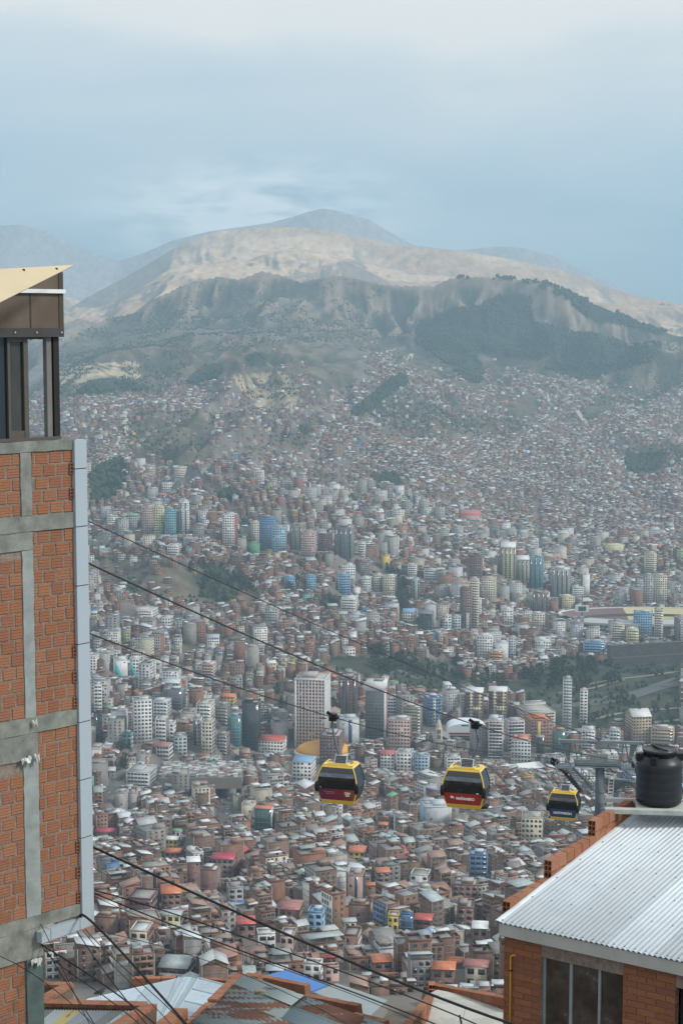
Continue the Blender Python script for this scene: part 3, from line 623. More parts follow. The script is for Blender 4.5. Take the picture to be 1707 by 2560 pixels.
def facade(A, H, i, style, wc, side):
    """windows, ribs, bands and balconies of one landmark"""
    w, d, h = H['w'][i], H['d'][i], H['h'][i]; ids1 = lambda m: np.full(m, i)
    fl = 3.1; nf = max(1, int(round(h / fl))); fh = h / nf
    yaw = H['a'][i]
    for face in range(4):
        fr = face in (0, 2); L, D = (w, d) if fr else (d, w); sg = -1 if face in (0, 3) else 1
        nx, ny = ((0, -1), (1, 0), (0, 1), (-1, 0))[face]
        if -((nx * math.cos(yaw) - ny * math.sin(yaw)) * H['x'][i] + (nx * math.sin(yaw) + ny * math.cos(yaw)) * H['y'][i]) <= 0: continue
        st = style[:-1] if style[-1] in '01' else style
        if not fr and st in ('twin', 'spine', 'blank'): st = 'grid' if st == 'twin' else 'none'
        if not fr and side in ('wh', 'rd', 'mr', 'bk') and st in ('glass',): st = 'none'
        R = []   # (t, z, half t, half z, proud, colour, kind)
        nb = max(2, int(round(L / 3.0))); g = np.array([(b + .5) / nb - .5 for b in range(nb)]) * L; zz = (np.arange(nf) + .52) * fh
        wcol = lambda: WINC[random.randrange(4)] if wc is None else np.array(wc) * random.uniform(.7, 1.2)
        if st in ('grid', 'gridw'):
            for z in zz:
                for t_ in g:
                    if random.random() < .97: R.append((t_, z, L / nb * .31, fh * .27, .06, wcol(), 3))
        if st == 'gridw':
            for b in range(nb + 1): R.append(((b / nb - .5) * L, h / 2 - 1, .28 if 0 < b < nb else .9, h / 2 + 1.6, .45, np.array(C['wh']), 4))
            R.append((0, h - .4, L / 2 + .3, .9, .5, np.array(C['wh']), 4))
        if st in ('band', 'balc'):
            for z in zz: R.append((0, z, L * .45, fh * .26, .06, wcol(), 3))
            for b in range(nb): R.append(((b / nb - .5) * L * .9, h / 2, .22, h / 2 - .4, .10, H['cw'][i], 4))
        if st == 'balc' and fr:
            for z in zz: R.append((0, z - fh * .42, L * .47, .45, 1.0, np.array(C['wh']), 4))
        if st == 'stripe':
            for b in range(nb):
                if b % 2 == 0: R.append((g[b], h / 2, L / nb * .42, h / 2 - 1.0, .06, wcol() * 1.3, 3))
            for z in zz: R.append((0, z - fh * .5, L * .47, .14, .10, H['cw'][i] * .8, 4))
            for b in range(nb):
                if b % 2:
                    for z in zz: R.append((g[b], z, L / nb * .25, fh * .22, .06, wcol(), 3))
        if st == 'glass':
            R.append((0, h / 2, L * .47, h / 2 - .8, .06, np.array(C.get(style and 'bk')) if H['cw'][i].sum() < .3 else H['cw'][i] * .5, 3))
            for z in zz: R.append((0, z - fh * .5, L * .475, .16, .14, H['cw'][i] * 1.1 + .02, 4))
            for b in range(1, nb): R.append(((b / nb - .5) * L, h / 2, .10, h / 2 - .8, .14, H['cw'][i] * 1.1 + .02, 4))
        if st == 'twin':
            wt = np.array(C['wh']) if H['cw'][i][2] > .2 else np.array(C['cy'])
            for k in ((0,) if H['cw'][i][2] > .2 else (-.17, .34)): R.append((k * L, h / 2 + 1, L * (.09 if k == 0 else .10), h / 2 - 1, .35, wt, 4))
            if H['cw'][i][2] <= .2: R.append((.08 * L, h * .42, L * .30, h * .08, .36, wt, 4))
            for z in zz:
                for t_ in g: R.append((t_, z, L / nb * .3, fh * .25, .42, wcol(), 3))
        if st == 'spine':
            R.append((.05 * L, h / 2, L * .09, h / 2 - .5, .06, np.array((.05, .08, .16)), 3))
            for z in zz[::2]: R.append((-.3 * L, z, .6, .6, .06, wcol(), 3))
        if st == 'none' or st == 'blank':
            for z in zz[1::3]: R.append((random.uniform(-.35, .35) * L, z, .6, .6, .06, wcol(), 3))
            if H['cw'][i][0] < .3:
                for z in zz: R.append((0, z - fh * .5, L * .5, .12, .05, np.array((.30, .28, .25)), 4))
        for kind in (3, 4):
            r = [x for x in R if x[6] == kind]
            if not r: continue
            t_, z, ht, hz, pr = [np.array([x[k] for x in r], float) for k in range(5)]; cc = np.array([x[5] for x in r])
            off = D / 2 + pr / 2
            ox, oy = (t_, sg * off) if fr else (sg * off, t_)
            wbox(A, kind, H, ids1(len(r)), ox, oy, ht if fr else pr / 2, pr / 2 if fr else ht, z - hz, z + hz, cc)
LMS = []; random.seed(5)
Hl = {k: [] for k in 'x y z w d h a cw cs cr'.split()}
for ln in LM.strip().splitlines():
    a, name, label = ln.split('|'); q = a.split(); x0, x1, top, base = map(float, q[:4]); st = q[6]
    g = hit_ground((x0 + x1) / 2, base)
    side_r = st[-1] == '1'; f_ = random.uniform(.80, .90); th = math.radians(random.uniform(6, 13))
    Wm = (x1 - x0) * g.y / F; Wd = f_ * Wm / math.cos(th); Dd = min(1.3 * Wm, (1 - f_) * Wm / math.sin(th))
    Yc = g.y + .5 * Dd; pc = P((x0 + x1) / 2, top, Yc); Wd *= Yc / g.y; Dd *= Yc / g.y
    z = float(T(np.array([pc.x]), np.array([Yc]))[0]); z = min(z, g.z)
    for k, v in dict(x=pc.x, y=Yc, z=z, w=Wd, d=Dd, h=pc.z - z, a=-th if side_r else th, cw=C[q[4]], cs=C[q[5]]).items(): Hl[k].append(v)
    rc = next((C[v] for k, v in ROOFC.items() if k in label), None)
    Hl['cr'].append(rc if rc else random.choice([C['gy'], C['co'], C['lg'], C['ol']]))
    LMS.append(dict(x0=x0, x1=x1, top=top, base=base, st=st, name=name, label=label, rc=rc, side=q[5], Y=g.y))
Hl = {k: np.array(v, float) for k, v in Hl.items()}
for i, L in enumerate(LMS):
    A = Acc(); one = np.array([i]); w, d, h = Hl['w'][i], Hl['d'][i], Hl['h'][i]; cw, cs = Hl['cw'][i], Hl['cs'][i]
    wbox(A, 0, Hl, one, 0, 0, w / 2, d / 2, -8, h, cw, Hl['cr'][i], c4=np.array([[cw, cs, cw, cs]]))
    facade(A, Hl, i, L['st'], None if L['name'] != 'office_tower' else (.05, .06, .07), L['side'])
    crown = 'crown' in L['label'] or 'hipped' in L['label']
    pitched = crown or (L['rc'] and L['name'] in ('house', 'colonial_building')) or 'roof' in L['label'] and L['rc'] and h < 22
    if pitched:
        r = min(w, d) * (.30 if crown else .16)
        for s in (-1, 1):
            rcol = C['wh'] if 'crown' in L['label'] else Hl['cr'][i]
            wbox(A, 1, Hl, one, 0, s * (d / 4 + .2), w / 2 + .5, d / 4 + .2, h + .02, h + .14, rcol, tilt=np.array([[r * (s > 0), r * (s > 0), r * (s < 0), r * (s < 0)]]))
            wbox(A, 0, Hl, one, 0, s * d / 4, w / 2 - .05, d / 4, h - .1, h, cw, tilt=np.array([[r * (s > 0), r * (s > 0), r * (s < 0), r * (s < 0)]]) * .98)
        if 'tank' in L['label']: wbox(A, 2, Hl, one, 1, 0, .8, .8, h + r * .5, h + r + 1.6, (.03, .03, .03))
    else:
        for ox, oy, hx, hy in ((0, -1, 1, 0), (0, 1, 1, 0), (1, 0, 0, 1), (-1, 0, 0, 1)):
            wbox(A, 4, Hl, one, ox * (w / 2 - .12), oy * (d / 2 - .12), w / 2 if hx else .12, d / 2 - .24 if hy else .12, h - .01, h + .9, cw * .97)
        if L['name'] != 'hall' and h > 8:
            ph = min(3.0, 1.4 + h * .03)
            wbox(A, 2, Hl, one, w * random.uniform(-.15, .15), 0, w * .24, d * .26, h, h + ph, cw * .95, Hl['cr'][i])
            wbox(A, 2, Hl, one, w * .3 * random.choice((-1, 1)), d * .2, w * .09, d * .1, h, h + ph * .6, (.40, .40, .40))
            if h > 40: wbox(A, 2, Hl, one, 0, 0, .12, .12, h + ph, h + ph + 6, (.3, .3, .3))
    if 'turquoise triangle' in L['label']:      # the slanting turquoise face
        wbox(A, 4, Hl, one, -w * .1, -d / 2 - .1, w * .30, .06, .5, h * .5, (.09, .42, .46), tilt=np.array([[h * .48, -h * .45, -h * .45, h * .48]]))
    if 'yellow strip' in L['label']: wbox(A, 4, Hl, one, -w * .12, -d / 2 - .2, w * .07, .18, 0, h * .97, C['ye'])
    if 'white top and a red edge' in L['label']:
        wbox(A, 4, Hl, one, 0, 0, w / 2 + .25, d / 2 + .25, h - 7, h + 1.5, C['wh'])
        wbox(A, 4, Hl, one, w / 2 + .2, -d * .25, .25, d * .25 + .3, 0, h - 7, C['lg'])
    if 'arched top' in L['label']: wbox(A, 2, Hl, one, 0, -d / 4, w * .3, d * .2, h, h + 4, C['gy'], tilt=np.array([[-1.5, -1.5, 0, 0]]))
    A.done(); org = (Hl['x'][i], Hl['y'][i], Hl['z'][i]); rot = Hl['a'][i]
    root = empty(L['name'], org, rot); tag(root, L['label'], L['name'].replace('_', ' '))
    for kind, pn in ((0, 'wall'), (1, 'roof'), (2, 'roof_hut'), (3, 'windows'), (4, 'facade_ribs')):
        m_ = A.K == kind
        if not m_.any(): continue
        o = link(bpy.data.objects.new(pn, acc_mesh(pn, A.V[m_], A.C[m_], A.K[m_], org, rot)), root)
        if kind in (3, 4) and m_.sum() > 1: o['kind'] = 'stuff'
        if kind == 2: o.name = 'roof_hut'
# ------------------------------------------------------------------ the ordinary houses: one list, in blocks along warped streets
rs = np.random.default_rng(11)
big_ = lambda h: h > 17
def make_houses():
    th = math.radians(16); sp = 8.4
    gi, gj = np.meshgrid(np.arange(-520, 800), np.arange(-580, 760)); gi, gj = gi.ravel(), gj.ravel()
    sx = gi * sp + (gi // 6) * 4.0; sy = gj * 8.2 + (gj // 4) * 4.2      # streets between blocks
    c, s = math.cos(th), math.sin(th)
    x = sx * c - sy * s; y = sx * s + sy * c + 1200
    k = (y > 400) & (y < 5600) & (np.abs(x) < .225 * y + 25)
    x, y = x[k], y[k]
    wx = (fbm(x / 480, y / 480, 2, 61) - .5) * 340; wy = (fbm(x / 480, y / 480, 2, 62) - .5) * 340
    x = x + wx; y = y + wy
    e = 30.0; rot = th + ((fbm((x + e) / 480, y / 480, 2, 62) - fbm((x - e) / 480, y / 480, 2, 62)) / (2 * e) * 340) * .8
    n = len(x); r = rs.random
    x = x + (r(n) - .5) * 1.8; y = y + (r(n) - .5) * 1.8
    # beyond the near slope houses are a little larger apart than one pixel: thin them
    keep = (r(n) < np.interp(y, [0, 2600, 4000, 5600], [.96, .92, .62, .50])) & (y > 405)
    x, y, rot = x[keep], y[keep], rot[keep]; n = len(x)
    z = np.minimum(np.minimum(T(x, y), T(x + 5, y)), T(x, y - 5)); 
    px, py = proj(x, y, z)
    n2 = fbm(x / 90, y / 90, 3, 71); sl = np.hypot(T(x + 8, y) - T(x - 8, y), T(x, y + 8) - T(x, y - 8)) / 16
    bad = np.zeros(n, bool)
    for p in BARE: bad |= inpoly(px + 18 * (n2 - .5), py + 12 * (n2 - .5), p) & (r(n) > .13)
    for p in PARK: bad |= inpoly(px, py, p) & (y < 3200)
    for p in FOREST: bad |= inpoly(px + 20 * (n2 - .5), py + 12 * (n2 - .5), p) & (y < 6200)
    # settled ground ends on the slopes: the edge follows the photo
    edge = np.interp(px, [-100, 150, 300, 420, 520, 700, 900, 1000, 1150, 1300, 1500, 1600, 1707, 1900], [1000, 990, 965, 915, 900, 868, 862, 885, 905, 900, 905, 840, 822, 815]) + 26 * (n2 - .5) * 2
    bad |= py < edge
    bad |= (y > 4200) & (fbm(x / 110, y / 160, 3, 77) > np.interp(py, [850, 980, 1120], [.43, .47, .60])) & ~((px > 1150) & (py > 900))
    bad |= (sl > np.where(px > 1380, .62, .41)) & (y > 3900)
    bad |= (py > 1640) & (py < 1650) & (px < 0)
    for a, b, l, rr in STREETS:       # avenues seen end on: a straight band of open ground
        t_ = np.clip((y - a[1]) / (b[1] - a[1]), 0, 1); cx = a[0] + (b[0] - a[0]) * t_
        bad |= (np.abs(x - cx) < l) & (y > a[1]) & (y < b[1])
    for q in range(len(LMS)):
        bad |= np.hypot(x - Hl['x'][q], y - Hl['y'][q]) < max(Hl['w'][q], Hl['d'][q]) * .55 + 4
    for (cx, cy, rr) in CLEAR: bad |= np.hypot(x - cx, y - cy) < rr
    x, y, z, rot, px, py = [v[~bad] for v in (x, y, z, rot, px, py)]; n = len(x)
    down = (y > 1300) & (y < 2750); core = down & (fbm(x / 160, y / 160, 2, 81) > .45)
    fl = np.where(core, 1.8 + rs.integers(0, 4, n) * .9, 1.8 + rs.integers(0, 4, n) + (r(n) < .35) * rs.integers(0, 3, n)); fl = np.where(down & (r(n) < .075) & core, rs.integers(6, 11, n), fl); fl = np.where((y > 1900) & (fl < 6), fl * .8, fl); fl = np.where((y > 2750), np.minimum(fl, 1.1 + 1.5 * r(n)), fl)
    h = fl * 2.65 + r(n) * 1.2; w = 6.2 + r(n) * 3.0; d = 5.8 + r(n) * 3.0; wide = r(n) < .10; w[wide] *= 1.45
    big = (h > 18); w[big] += 6; d[big] += 5
    rot = rot + rs.integers(0, 4, n) * math.pi / 2 + (r(n) - .5) * .10
    for q, L in enumerate(LMS):       # nothing stands in front of a landmark higher than its visible foot
        hw = (L['x1'] - L['x0']) / 2 + 5.5 * F / y; m_ = (np.abs(px - (L['x0'] + L['x1']) / 2) < hw) & (y < Hl['y'][q]) & (y > Hl['y'][q] * .55)
        zl = CAMZ + tanrow(L['base'] - 3) * y          # sight line over the foot of the landmark
        h = np.where(m_, np.minimum(h, zl - z - 2.6), h)
    k = h > 2.6; x, y, z, rot, px, py, h, w, d, down, core = [v[k] for v in (x, y, z, rot, px, py, h, w, d, down, core)]; n = len(x)
    pl = np.where(core, .62, np.where(y < 1300, .24, np.where((px > 1350) & (py > 880) & (py < 1020), .6, .30))); k = r(n)  # larger plaster share on the right hillside paints in its sun patch
    cw = BRICK[rs.integers(0, len(BRICK), n)].copy(); m_ = k < pl * .55; cw[m_] = PLAST[rs.integers(0, len(PLAST), m_.sum())]
    cf = cw.copy(); m_ = k < pl; cf[m_] = PLAST[rs.integers(0, len(PLAST), m_.sum())]; m_ = (k > .945); cf[m_] = VIVID[rs.integers(0, len(VIVID), m_.sum())]; m2 = k > .985; cw[m2] = cf[m2]
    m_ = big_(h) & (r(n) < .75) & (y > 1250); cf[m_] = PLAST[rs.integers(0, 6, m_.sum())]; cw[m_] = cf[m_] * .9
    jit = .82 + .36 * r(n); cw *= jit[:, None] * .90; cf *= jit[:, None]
    rt = np.where(r(n) < np.where(h > 15, .9, .66), 0, np.where(r(n) < .68, 1, 2))
    cr = np.where((rt == 0)[:, None], (.22 + .16 * r(n))[:, None] * np.array([1, .96, .90]), TINC[rs.integers(0, len(TINC), n)])
    hot = (r(n) < .045) & (rt > 0) & (y < 3000); cr[hot] = HOTC[rs.integers(0, len(HOTC), hot.sum())]
    return dict(x=x, y=y, z=z, w=w, d=d, h=h, a=rot, cw=cw, cf=cf, cr=cr, rt=rt, both=r(n) < .5, s=r(n), s2=r(n), px=px, py=py, hot=hot)
def gxy(px, py):
    g = hit_ground(px, py); return (g.x, g.y)
STREETS = [(gxy(552, 2110), gxy(575, 1880), 9.5, 0), (gxy(975, 1470), gxy(945, 1400), 9, 0), (gxy(1345, 1390), gxy(1340, 1250), 6, 0), (gxy(240, 2080), gxy(318, 1900), 6, 0), (gxy(300, 1890), gxy(372, 1790), 7, 0), (gxy(930, 2080), gxy(960, 1990), 5, 0)]
CLEAR = []
def clear(px, py, r):
    g = hit_ground(px, py); CLEAR.append((g.x, g.y, r)); return g
G_STAD = hit_ground(1560, 1590); CLEAR += [(P(1610, 1575, G_STAD.y + 45).x + k_ * 62, G_STAD.y + 45, 52) for k_ in (-1, 0, 1)]; G_DOME = clear(808, 1925, 42); G_HALL = clear(1165, 1845, 36); G_CHURCH = clear(1096, 1870, 16); G_SHED = clear(1303, 1945, 24); CLEAR += [(P(px_, 2450, Y_).x, Y_, 24) for px_ in (680, 730, 790, 850, 910) for Y_ in (425, 455, 485, 515)]; G_MARKET = hit_ground(395, 1955); CLEAR += [(G_MARKET.x + k_, G_MARKET.y + 22, 27) for k_ in (12, 32, 52)]; CLEAR += [(hit_ground(px_, 1660).x, hit_ground(px_, 1660).y + 12, 22) for px_ in range(1540, 1710, 25)]
H = make_houses(); nH = len(H['x'])
lod = np.where(H['y'] < 1250, 0, np.where(H['y'] < 2300, 1, np.where(H['y'] < 3300, 2, 3)))
A = Acc(); W = house_parts(A, H, rs, lod); A.done()
# which show largest: in the frame and not behind the near walls and roofs
vis = (H['px'] > 245) & (H['px'] < 1700) & (H['py'] > 1500) & (H['py'] < 2445) & ~((H['px'] > 1235) & (H['py'] > 2330 - (H['px'] - 1235) * .8)) & ~((H['px'] > 690) & (H['px'] < 720))
pt = proj(H['x'], H['y'], H['z'] + H['h'])[1]
size = np.where(vis, np.minimum(H['w'], 12) * H['h'] / H['y'] ** 2 * (1 + 1.5 * H['hot']), 0)
IND = np.argsort(-size)[:300 - len([L for L in LMS if L['name'] == 'house'])]
isind = np.zeros(nH, bool); isind[IND] = True
m_ = ~isind[A.I]
city = bpy.data.objects.new('distant_houses', acc_mesh('distant_houses', A.V[m_], A.C[m_], A.K[m_])); link(city)
tag(city, 'countless small brick and tin-roofed houses filling the valley and the lower slopes', kind='stuff')
print('houses', nH, 'boxes', len(A.V), 'mass', m_.sum())
# the largest ones, each a thing of its own; windows are parts that share one mesh
def frame_mesh():
    v, f, mi, c = [], [], [], []
    def bx(x0, x1, z0, z1, y0, y1, k, cc):
        b_ = len(v); v.extend([(x0, y0, z0), (x1, y0, z0), (x1, y1, z0), (x0, y1, z0), (x0, y0, z1), (x1, y0, z1), (x1, y1, z1), (x0, y1, z1)])
        for q in HF: f.append([b_ + int(j) for j in q]); mi.append(k); c.append(cc)
    bx(-.5, .5, -.5, .5, -.35, .5, 1, (.035, .04, .045)); w_ = (.34, .33, .31)
    bx(-.56, -.48, -.56, .56, -.9, .5, 0, w_); bx(.48, .56, -.56, .56, -.9, .5, 0, w_); bx(-.48, .48, .5, .56, -.9, .5, 0, w_); bx(-.60, .60, -.62, -.5, -1.3, .5, 0, (.38, .36, .33)); bx(-.03, .03, -.5, .5, -.7, .4, 0, w_)
    return np_mesh('window', v, f, c, [M_CITY, M_WIN], mi)
WM = frame_mesh()
LAND = [(L['x0'] / 2 + L['x1'] / 2, (L['top'] + L['base']) / 2, L['label']) for L in LMS]
def short(s):
    s = s.split(' with ')[0].split(' under ')[0].split(',')[0].split(' beside ')[0].split(' below ')[0].split(' left of ')[0].split(' right of ')[0].split(' behind ')[0].split(' in front')[0].split(' before ')[0].split(' crossed')[0]
    return s.split(' near ')[0].split(' between')[0].split(' standing')[0].split(' hidden')[0].split(' facing')[0]
def colname(c, brick):
    r, g, b = c; mx, mn = max(c), min(c)
    if brick: return 'pale brick' if mx > .27 else ('dark brick' if mx < .19 else 'brown brick')
    if mx - mn < .06: return 'white' if mn > .45 else ('grey' if mn > .25 else 'dark grey')
    if r > g > b: return 'cream' if (r - b) < .2 and r > .4 else ('yellow' if g > .28 else ('red' if r > .3 else 'brown'))
    if b > r and b > g: return 'blue'
    if g > r and g > b: return 'green'
    return 'teal' if b > r else 'tan'
def roofname(c, rt, hot):
    if hot: return {0: 'bright orange roof', 1: 'deep red roof', 2: 'rust red roof', 3: 'orange red roof', 4: 'green roof', 5: 'blue roof', 6: 'dusty pink roof'}[int(np.argmin(np.abs(HOTC - c).sum(1)))]
    if rt == 0: return 'flat terrace roof'
    m_ = max(c)
    return 'bright tin roof' if m_ > .55 else ('rusty roof' if c[0] > c[2] * 1.4 else ('pale tin roof' if m_ > .4 else 'dull grey roof'))
order = np.argsort(A.I, kind='stable'); starts = np.searchsorted(A.I[order], np.arange(nH + 1))
worder = np.argsort(W['q'], kind='stable'); wst = np.searchsorted(W['q'][worder], np.arange(nH + 1))
used = {}; roots = []
for i in IND:
    i = int(i); sel = order[starts[i]:starts[i + 1]]; org = (H['x'][i], H['y'][i], H['z'][i]); rot = float(H['a'][i])
    root = empty('house', org, rot)
    for kind, pn in ((0, 'wall'), (1, 'roof'), (2, 'roof_hut'), (4, 'concrete_frame')):
        q = sel[A.K[sel] == kind]
        if len(q):
            o = link(bpy.data.objects.new(pn, acc_mesh(pn, A.V[q], A.C[q], A.K[q], org, rot)), root)
    for j in worder[wst[i]:wst[i + 1]]:
        o = bpy.data.objects.new('window', WM); o.location = (W['ox'][j], W['oy'][j], W['zc'][j]); o.rotation_euler = (0, 0, (0, math.pi / 2, math.pi, -math.pi / 2)[int(W['fc'][j])])
        o.scale = (2 * W['hw'][j], .12, 2 * W['hh'][j]); link(o, root)
    nf = int(max(1, round(H['h'][i] / 2.75))); word = {1: 'one', 2: 'two', 3: 'three', 4: 'four', 5: 'five', 6: 'six', 7: 'seven', 8: 'eight', 9: 'nine', 10: 'ten'}.get(nf, 'many')
    brick = H['cf'][i][0] > H['cf'][i][2] * 1.4 and max(H['cf'][i]) < .33
    cx, cyy = H['px'][i], (H['py'][i] + pt[i]) / 2
    # the nearest landmark that is not yet taken for this direction
    best = sorted(LAND, key=lambda l: math.hypot(l[0] - cx, l[1] - cyy))
    for l in best[:14]:
        dx, dy = cx - l[0], cyy - l[1]
        rel = ('right of' if dx > 0 else 'left of') if abs(dx) > abs(dy) else ('in front of' if dy > 0 else 'behind')
        lab = f"{colname(H['cf'][i], brick)} {word}-storey house, {roofname(H['cr'][i], H['rt'][i], H['hot'][i])}, {rel} the {short(l[2])}"
        if lab not in used and len(lab.split()) <= 16: break
    used[lab] = 1
    tag(root, lab, 'house', 'houses packed on the near slope and downtown'); roots.append(root)
# ------------------------------------------------------------------ mesh helpers for things built one by one
def mk(name, bm, mat, root=None, smooth=False, world=True, loc=None):
    me = bpy.data.meshes.new(name)
    if root is not None and world:
        iv = root.matrix_basis.inverted(); bmesh.ops.transform(bm, matrix=iv, verts=bm.verts)
    bmesh.ops.recalc_face_normals(bm, faces=bm.faces)
    if smooth:
        for f in bm.faces: f.smooth = True
    bm.to_mesh(me); bm.free()
    for m_ in (mat if isinstance(mat, (list, tuple)) else [mat]): me.materials.append(m_)
    o = bpy.data.objects.new(name, me)
    if loc: o.location = loc
    return link(o, root)
def fbox(bm, O, ex, ey, ez, a0, a1, b0, b1, c0, c1, mi=0):
    """a box in the frame (ex, ey, ez) at O"""
    vs = [bm.verts.new(O + ex * a + ey * b_ + ez * c) for c in (c0, c1) for b_ in (b0, b1) for a in (a0, a1)]
    for q in ((0, 1, 3, 2), (4, 5, 7, 6), (0, 1, 5, 4), (2, 3, 7, 6), (0, 2, 6, 4), (1, 3, 7, 5)):
        f = bm.faces.new([vs[k] for k in q]); f.material_index = mi
    return vs
def beam(bm, p, q, w, h=None, up=Vector((0, 0, 1)), mi=0):
    h = h or w; d = (q - p); L = d.length; d.normalize()
    s = d.cross(up)
    if s.length < .05: s = d.cross(Vector((1, 0, 0)))
    s.normalize(); u = s.cross(d)
    fbox(bm, p, d, s, u, 0, L, -w / 2, w / 2, -h / 2, h / 2, mi)
def tube(bm, pts, r, n=6, cap=True, mi=0):
    rings = []; m_ = len(pts)
    for i, p in enumerate(pts):
        d = (pts[min(i + 1, m_ - 1)] - pts[max(i - 1, 0)]).normalized()
        s = d.cross(Vector((0, 0, 1)))
        if s.length < .05: s = d.cross(Vector((0, 1, 0)))
        s.normalize(); u = s.cross(d); rr = r[i] if isinstance(r, (list, tuple)) else r
        rings.append([bm.verts.new(p + (s * math.cos(k * 2 * math.pi / n) + u * math.sin(k * 2 * math.pi / n)) * rr) for k in range(n)])
    for a, b_ in zip(rings, rings[1:]):
        for k in range(n): bm.faces.new([a[k], a[(k + 1) % n], b_[(k + 1) % n], b_[k]]).material_index = mi
    if cap:
        bm.faces.new(rings[0][::-1]).material_index = mi; bm.faces.new(rings[-1]).material_index = mi
def lathe(bm, O, prof, n=32, sx=1.0, sy=1.0, mi=0):
    rings = [[bm.verts.new(O + Vector((r * sx * math.cos(k * 2 * math.pi / n), r * sy * math.sin(k * 2 * math.pi / n), z))) for k in range(n)] for r, z in prof]
    for a, b_ in zip(rings, rings[1:]):
        for k in range(n): bm.faces.new([a[k], a[(k + 1) % n], b_[(k + 1) % n], b_[k]]).material_index = mi
    bm.faces.new(rings[0][::-1]).material_index = mi; bm.faces.new(rings[-1]).material_index = mi
def poly(bm, pts, thick, nrm=None, mi=0):
    """a solid sheet over a flat outline"""
    if nrm is None: nrm = (pts[1] - pts[0]).cross(pts[2] - pts[0]).normalized()
    if nrm.z < 0: nrm = -nrm
    a = [bm.verts.new(p) for p in pts]; b_ = [bm.verts.new(p - nrm * thick) for p in pts]; n = len(pts)
    bm.faces.new(a).material_index = mi; bm.faces.new(b_[::-1]).material_index = mi
    for k in range(n): bm.faces.new([a[k], a[(k + 1) % n], b_[(k + 1) % n], b_[k]]).material_index = mi
X_, Y_, Z_ = Vector((1, 0, 0)), Vector((0, 1, 0)), Vector((0, 0, 1))
# ------------------------------------------------------------------ trees
M_LEAF = plain('foliage', (.045, .062, .036), .9, .1, var=.45, scale=.35)
M_BARK = plain('bark', (.07, .055, .04), .9)
def tree_mesh(seed, tall):
    r = random.Random(seed); bm = bmesh.new(); h = 1.0; cw = .22 if tall else .42
    for _ in range(95 if not tall else 75):
        zz = r.uniform(.18, 1.0); pr = (math.sin(min(1, (1.06 - zz) / .8) * math.pi * .55)) if tall else math.sqrt(max(0.02, 1 - ((zz - .6) / .43) ** 2))
        a = r.uniform(0, 2 * math.pi); rad = cw * pr * math.sqrt(r.random()) * r.uniform(.75, 1.15)
        c = Vector((rad * math.cos(a), rad * math.sin(a), zz)); s = r.uniform(.05, .105)
        vs = [bm.verts.new(c + Vector((r.uniform(-1, 1), r.uniform(-1, 1), r.uniform(-.8, .8))).normalized() * s * r.uniform(.7, 1.3)) for k in range(6)]
        try: bmesh.ops.convex_hull(bm, input=vs)
        except Exception: pass
    return bm
TREES = []
for s_, tall in ((1, 0), (2, 0), (3, 1), (4, 0), (5, 1)):
    bm = tree_mesh(s_, tall); me = bpy.data.meshes.new('crown'); bm.to_mesh(me); bm.free(); me.materials.append(M_LEAF)
    bm = bmesh.new(); tube(bm, [Vector((0, 0, -.1)), Vector((.01, 0, .3)), Vector((0, .01, .7))], [.035, .028, .01], 6)
    for k in range(3): tube(bm, [Vector((0, 0, .3 + .1 * k)), Vector((.16 * math.cos(k * 2.1), .16 * math.sin(k * 2.1), .5 + .1 * k))], [.014, .005], 5)
    mt = bpy.data.meshes.new('trunk'); bm.to_mesh(mt); bm.free(); mt.materials.append(M_BARK); TREES.append((me, mt))
def put_tree(x, y, h, label, group, k):
    z = Tz(x, y); root = empty('tree', (x, y, z - .2), random.uniform(0, 6.28)); cm, tm = TREES[k]
    s = (h * random.uniform(.9, 1.15), h * random.uniform(.9, 1.15), h); 
    for nm, me in (('crown', cm), ('trunk', tm)):
        o = bpy.data.objects.new(nm, me); o.scale = s; link(o, root)
    tag(root, label, 'tree', group)
random.seed(9)
ZONES = [([(930, 1625), (1110, 1640), (1160, 1700), (1160, 1790), (1110, 1800), (1110, 1720), (1020, 1690), (930, 1690)], 34, 'dark tree on the wooded valley floor left of the maroon and cream twin towers', (9, 16)),
         ([(1290, 1690), (1420, 1650), (1545, 1690), (1545, 1715), (1430, 1735), (1300, 1720)], 44, 'dark tree in the dense grove above the two slender white towers', (10, 19)),
         ([(1480, 1745), (1707, 1730), (1707, 1850), (1560, 1850), (1480, 1830)], 40, 'low rounded tree on the green terraces right of the slender white towers', (4, 9)),
         ([(470, 1410), (590, 1430), (640, 1480), (560, 1510), (480, 1480)], 26, 'dark tree clinging to the bare bluff under the upper cables', (8, 16)),
         ([(680, 1460), (780, 1440), (780, 1490), (690, 1490)], 9, 'dark tree beside the small bluish blocks', (9, 14)),
         ([(960, 1420), (1015, 1440), (1025, 1540), (990, 1560)], 16, 'dark street tree lining the avenue canyon', (8, 13)),
         ([(690, 1720), (735, 1740), (735, 1790), (690, 1790)], 9, 'dark tree left of the pink office tower with white ribs', (8, 14)),
         ([(250, 1190), (320, 1160), (320, 1230), (250, 1250)], 16, 'dark tree in the wood left of the hillside towers', (9, 15)),
         ([(1190, 2085), (1290, 2085), (1290, 2100), (1190, 2100)], 3, 'round dark tree near the blue office block with light lines', (7, 9)),
         ([(1140, 1660), (1300, 1700), (1290, 1730), (1150, 1710)], 14, 'dark tree growing behind the maroon and cream twin towers', (9, 15)),
         ([(255, 1895), (335, 1870), (330, 1920), (262, 1935)], 8, 'street tree left of the long pale grey glazed block', (7, 10))]
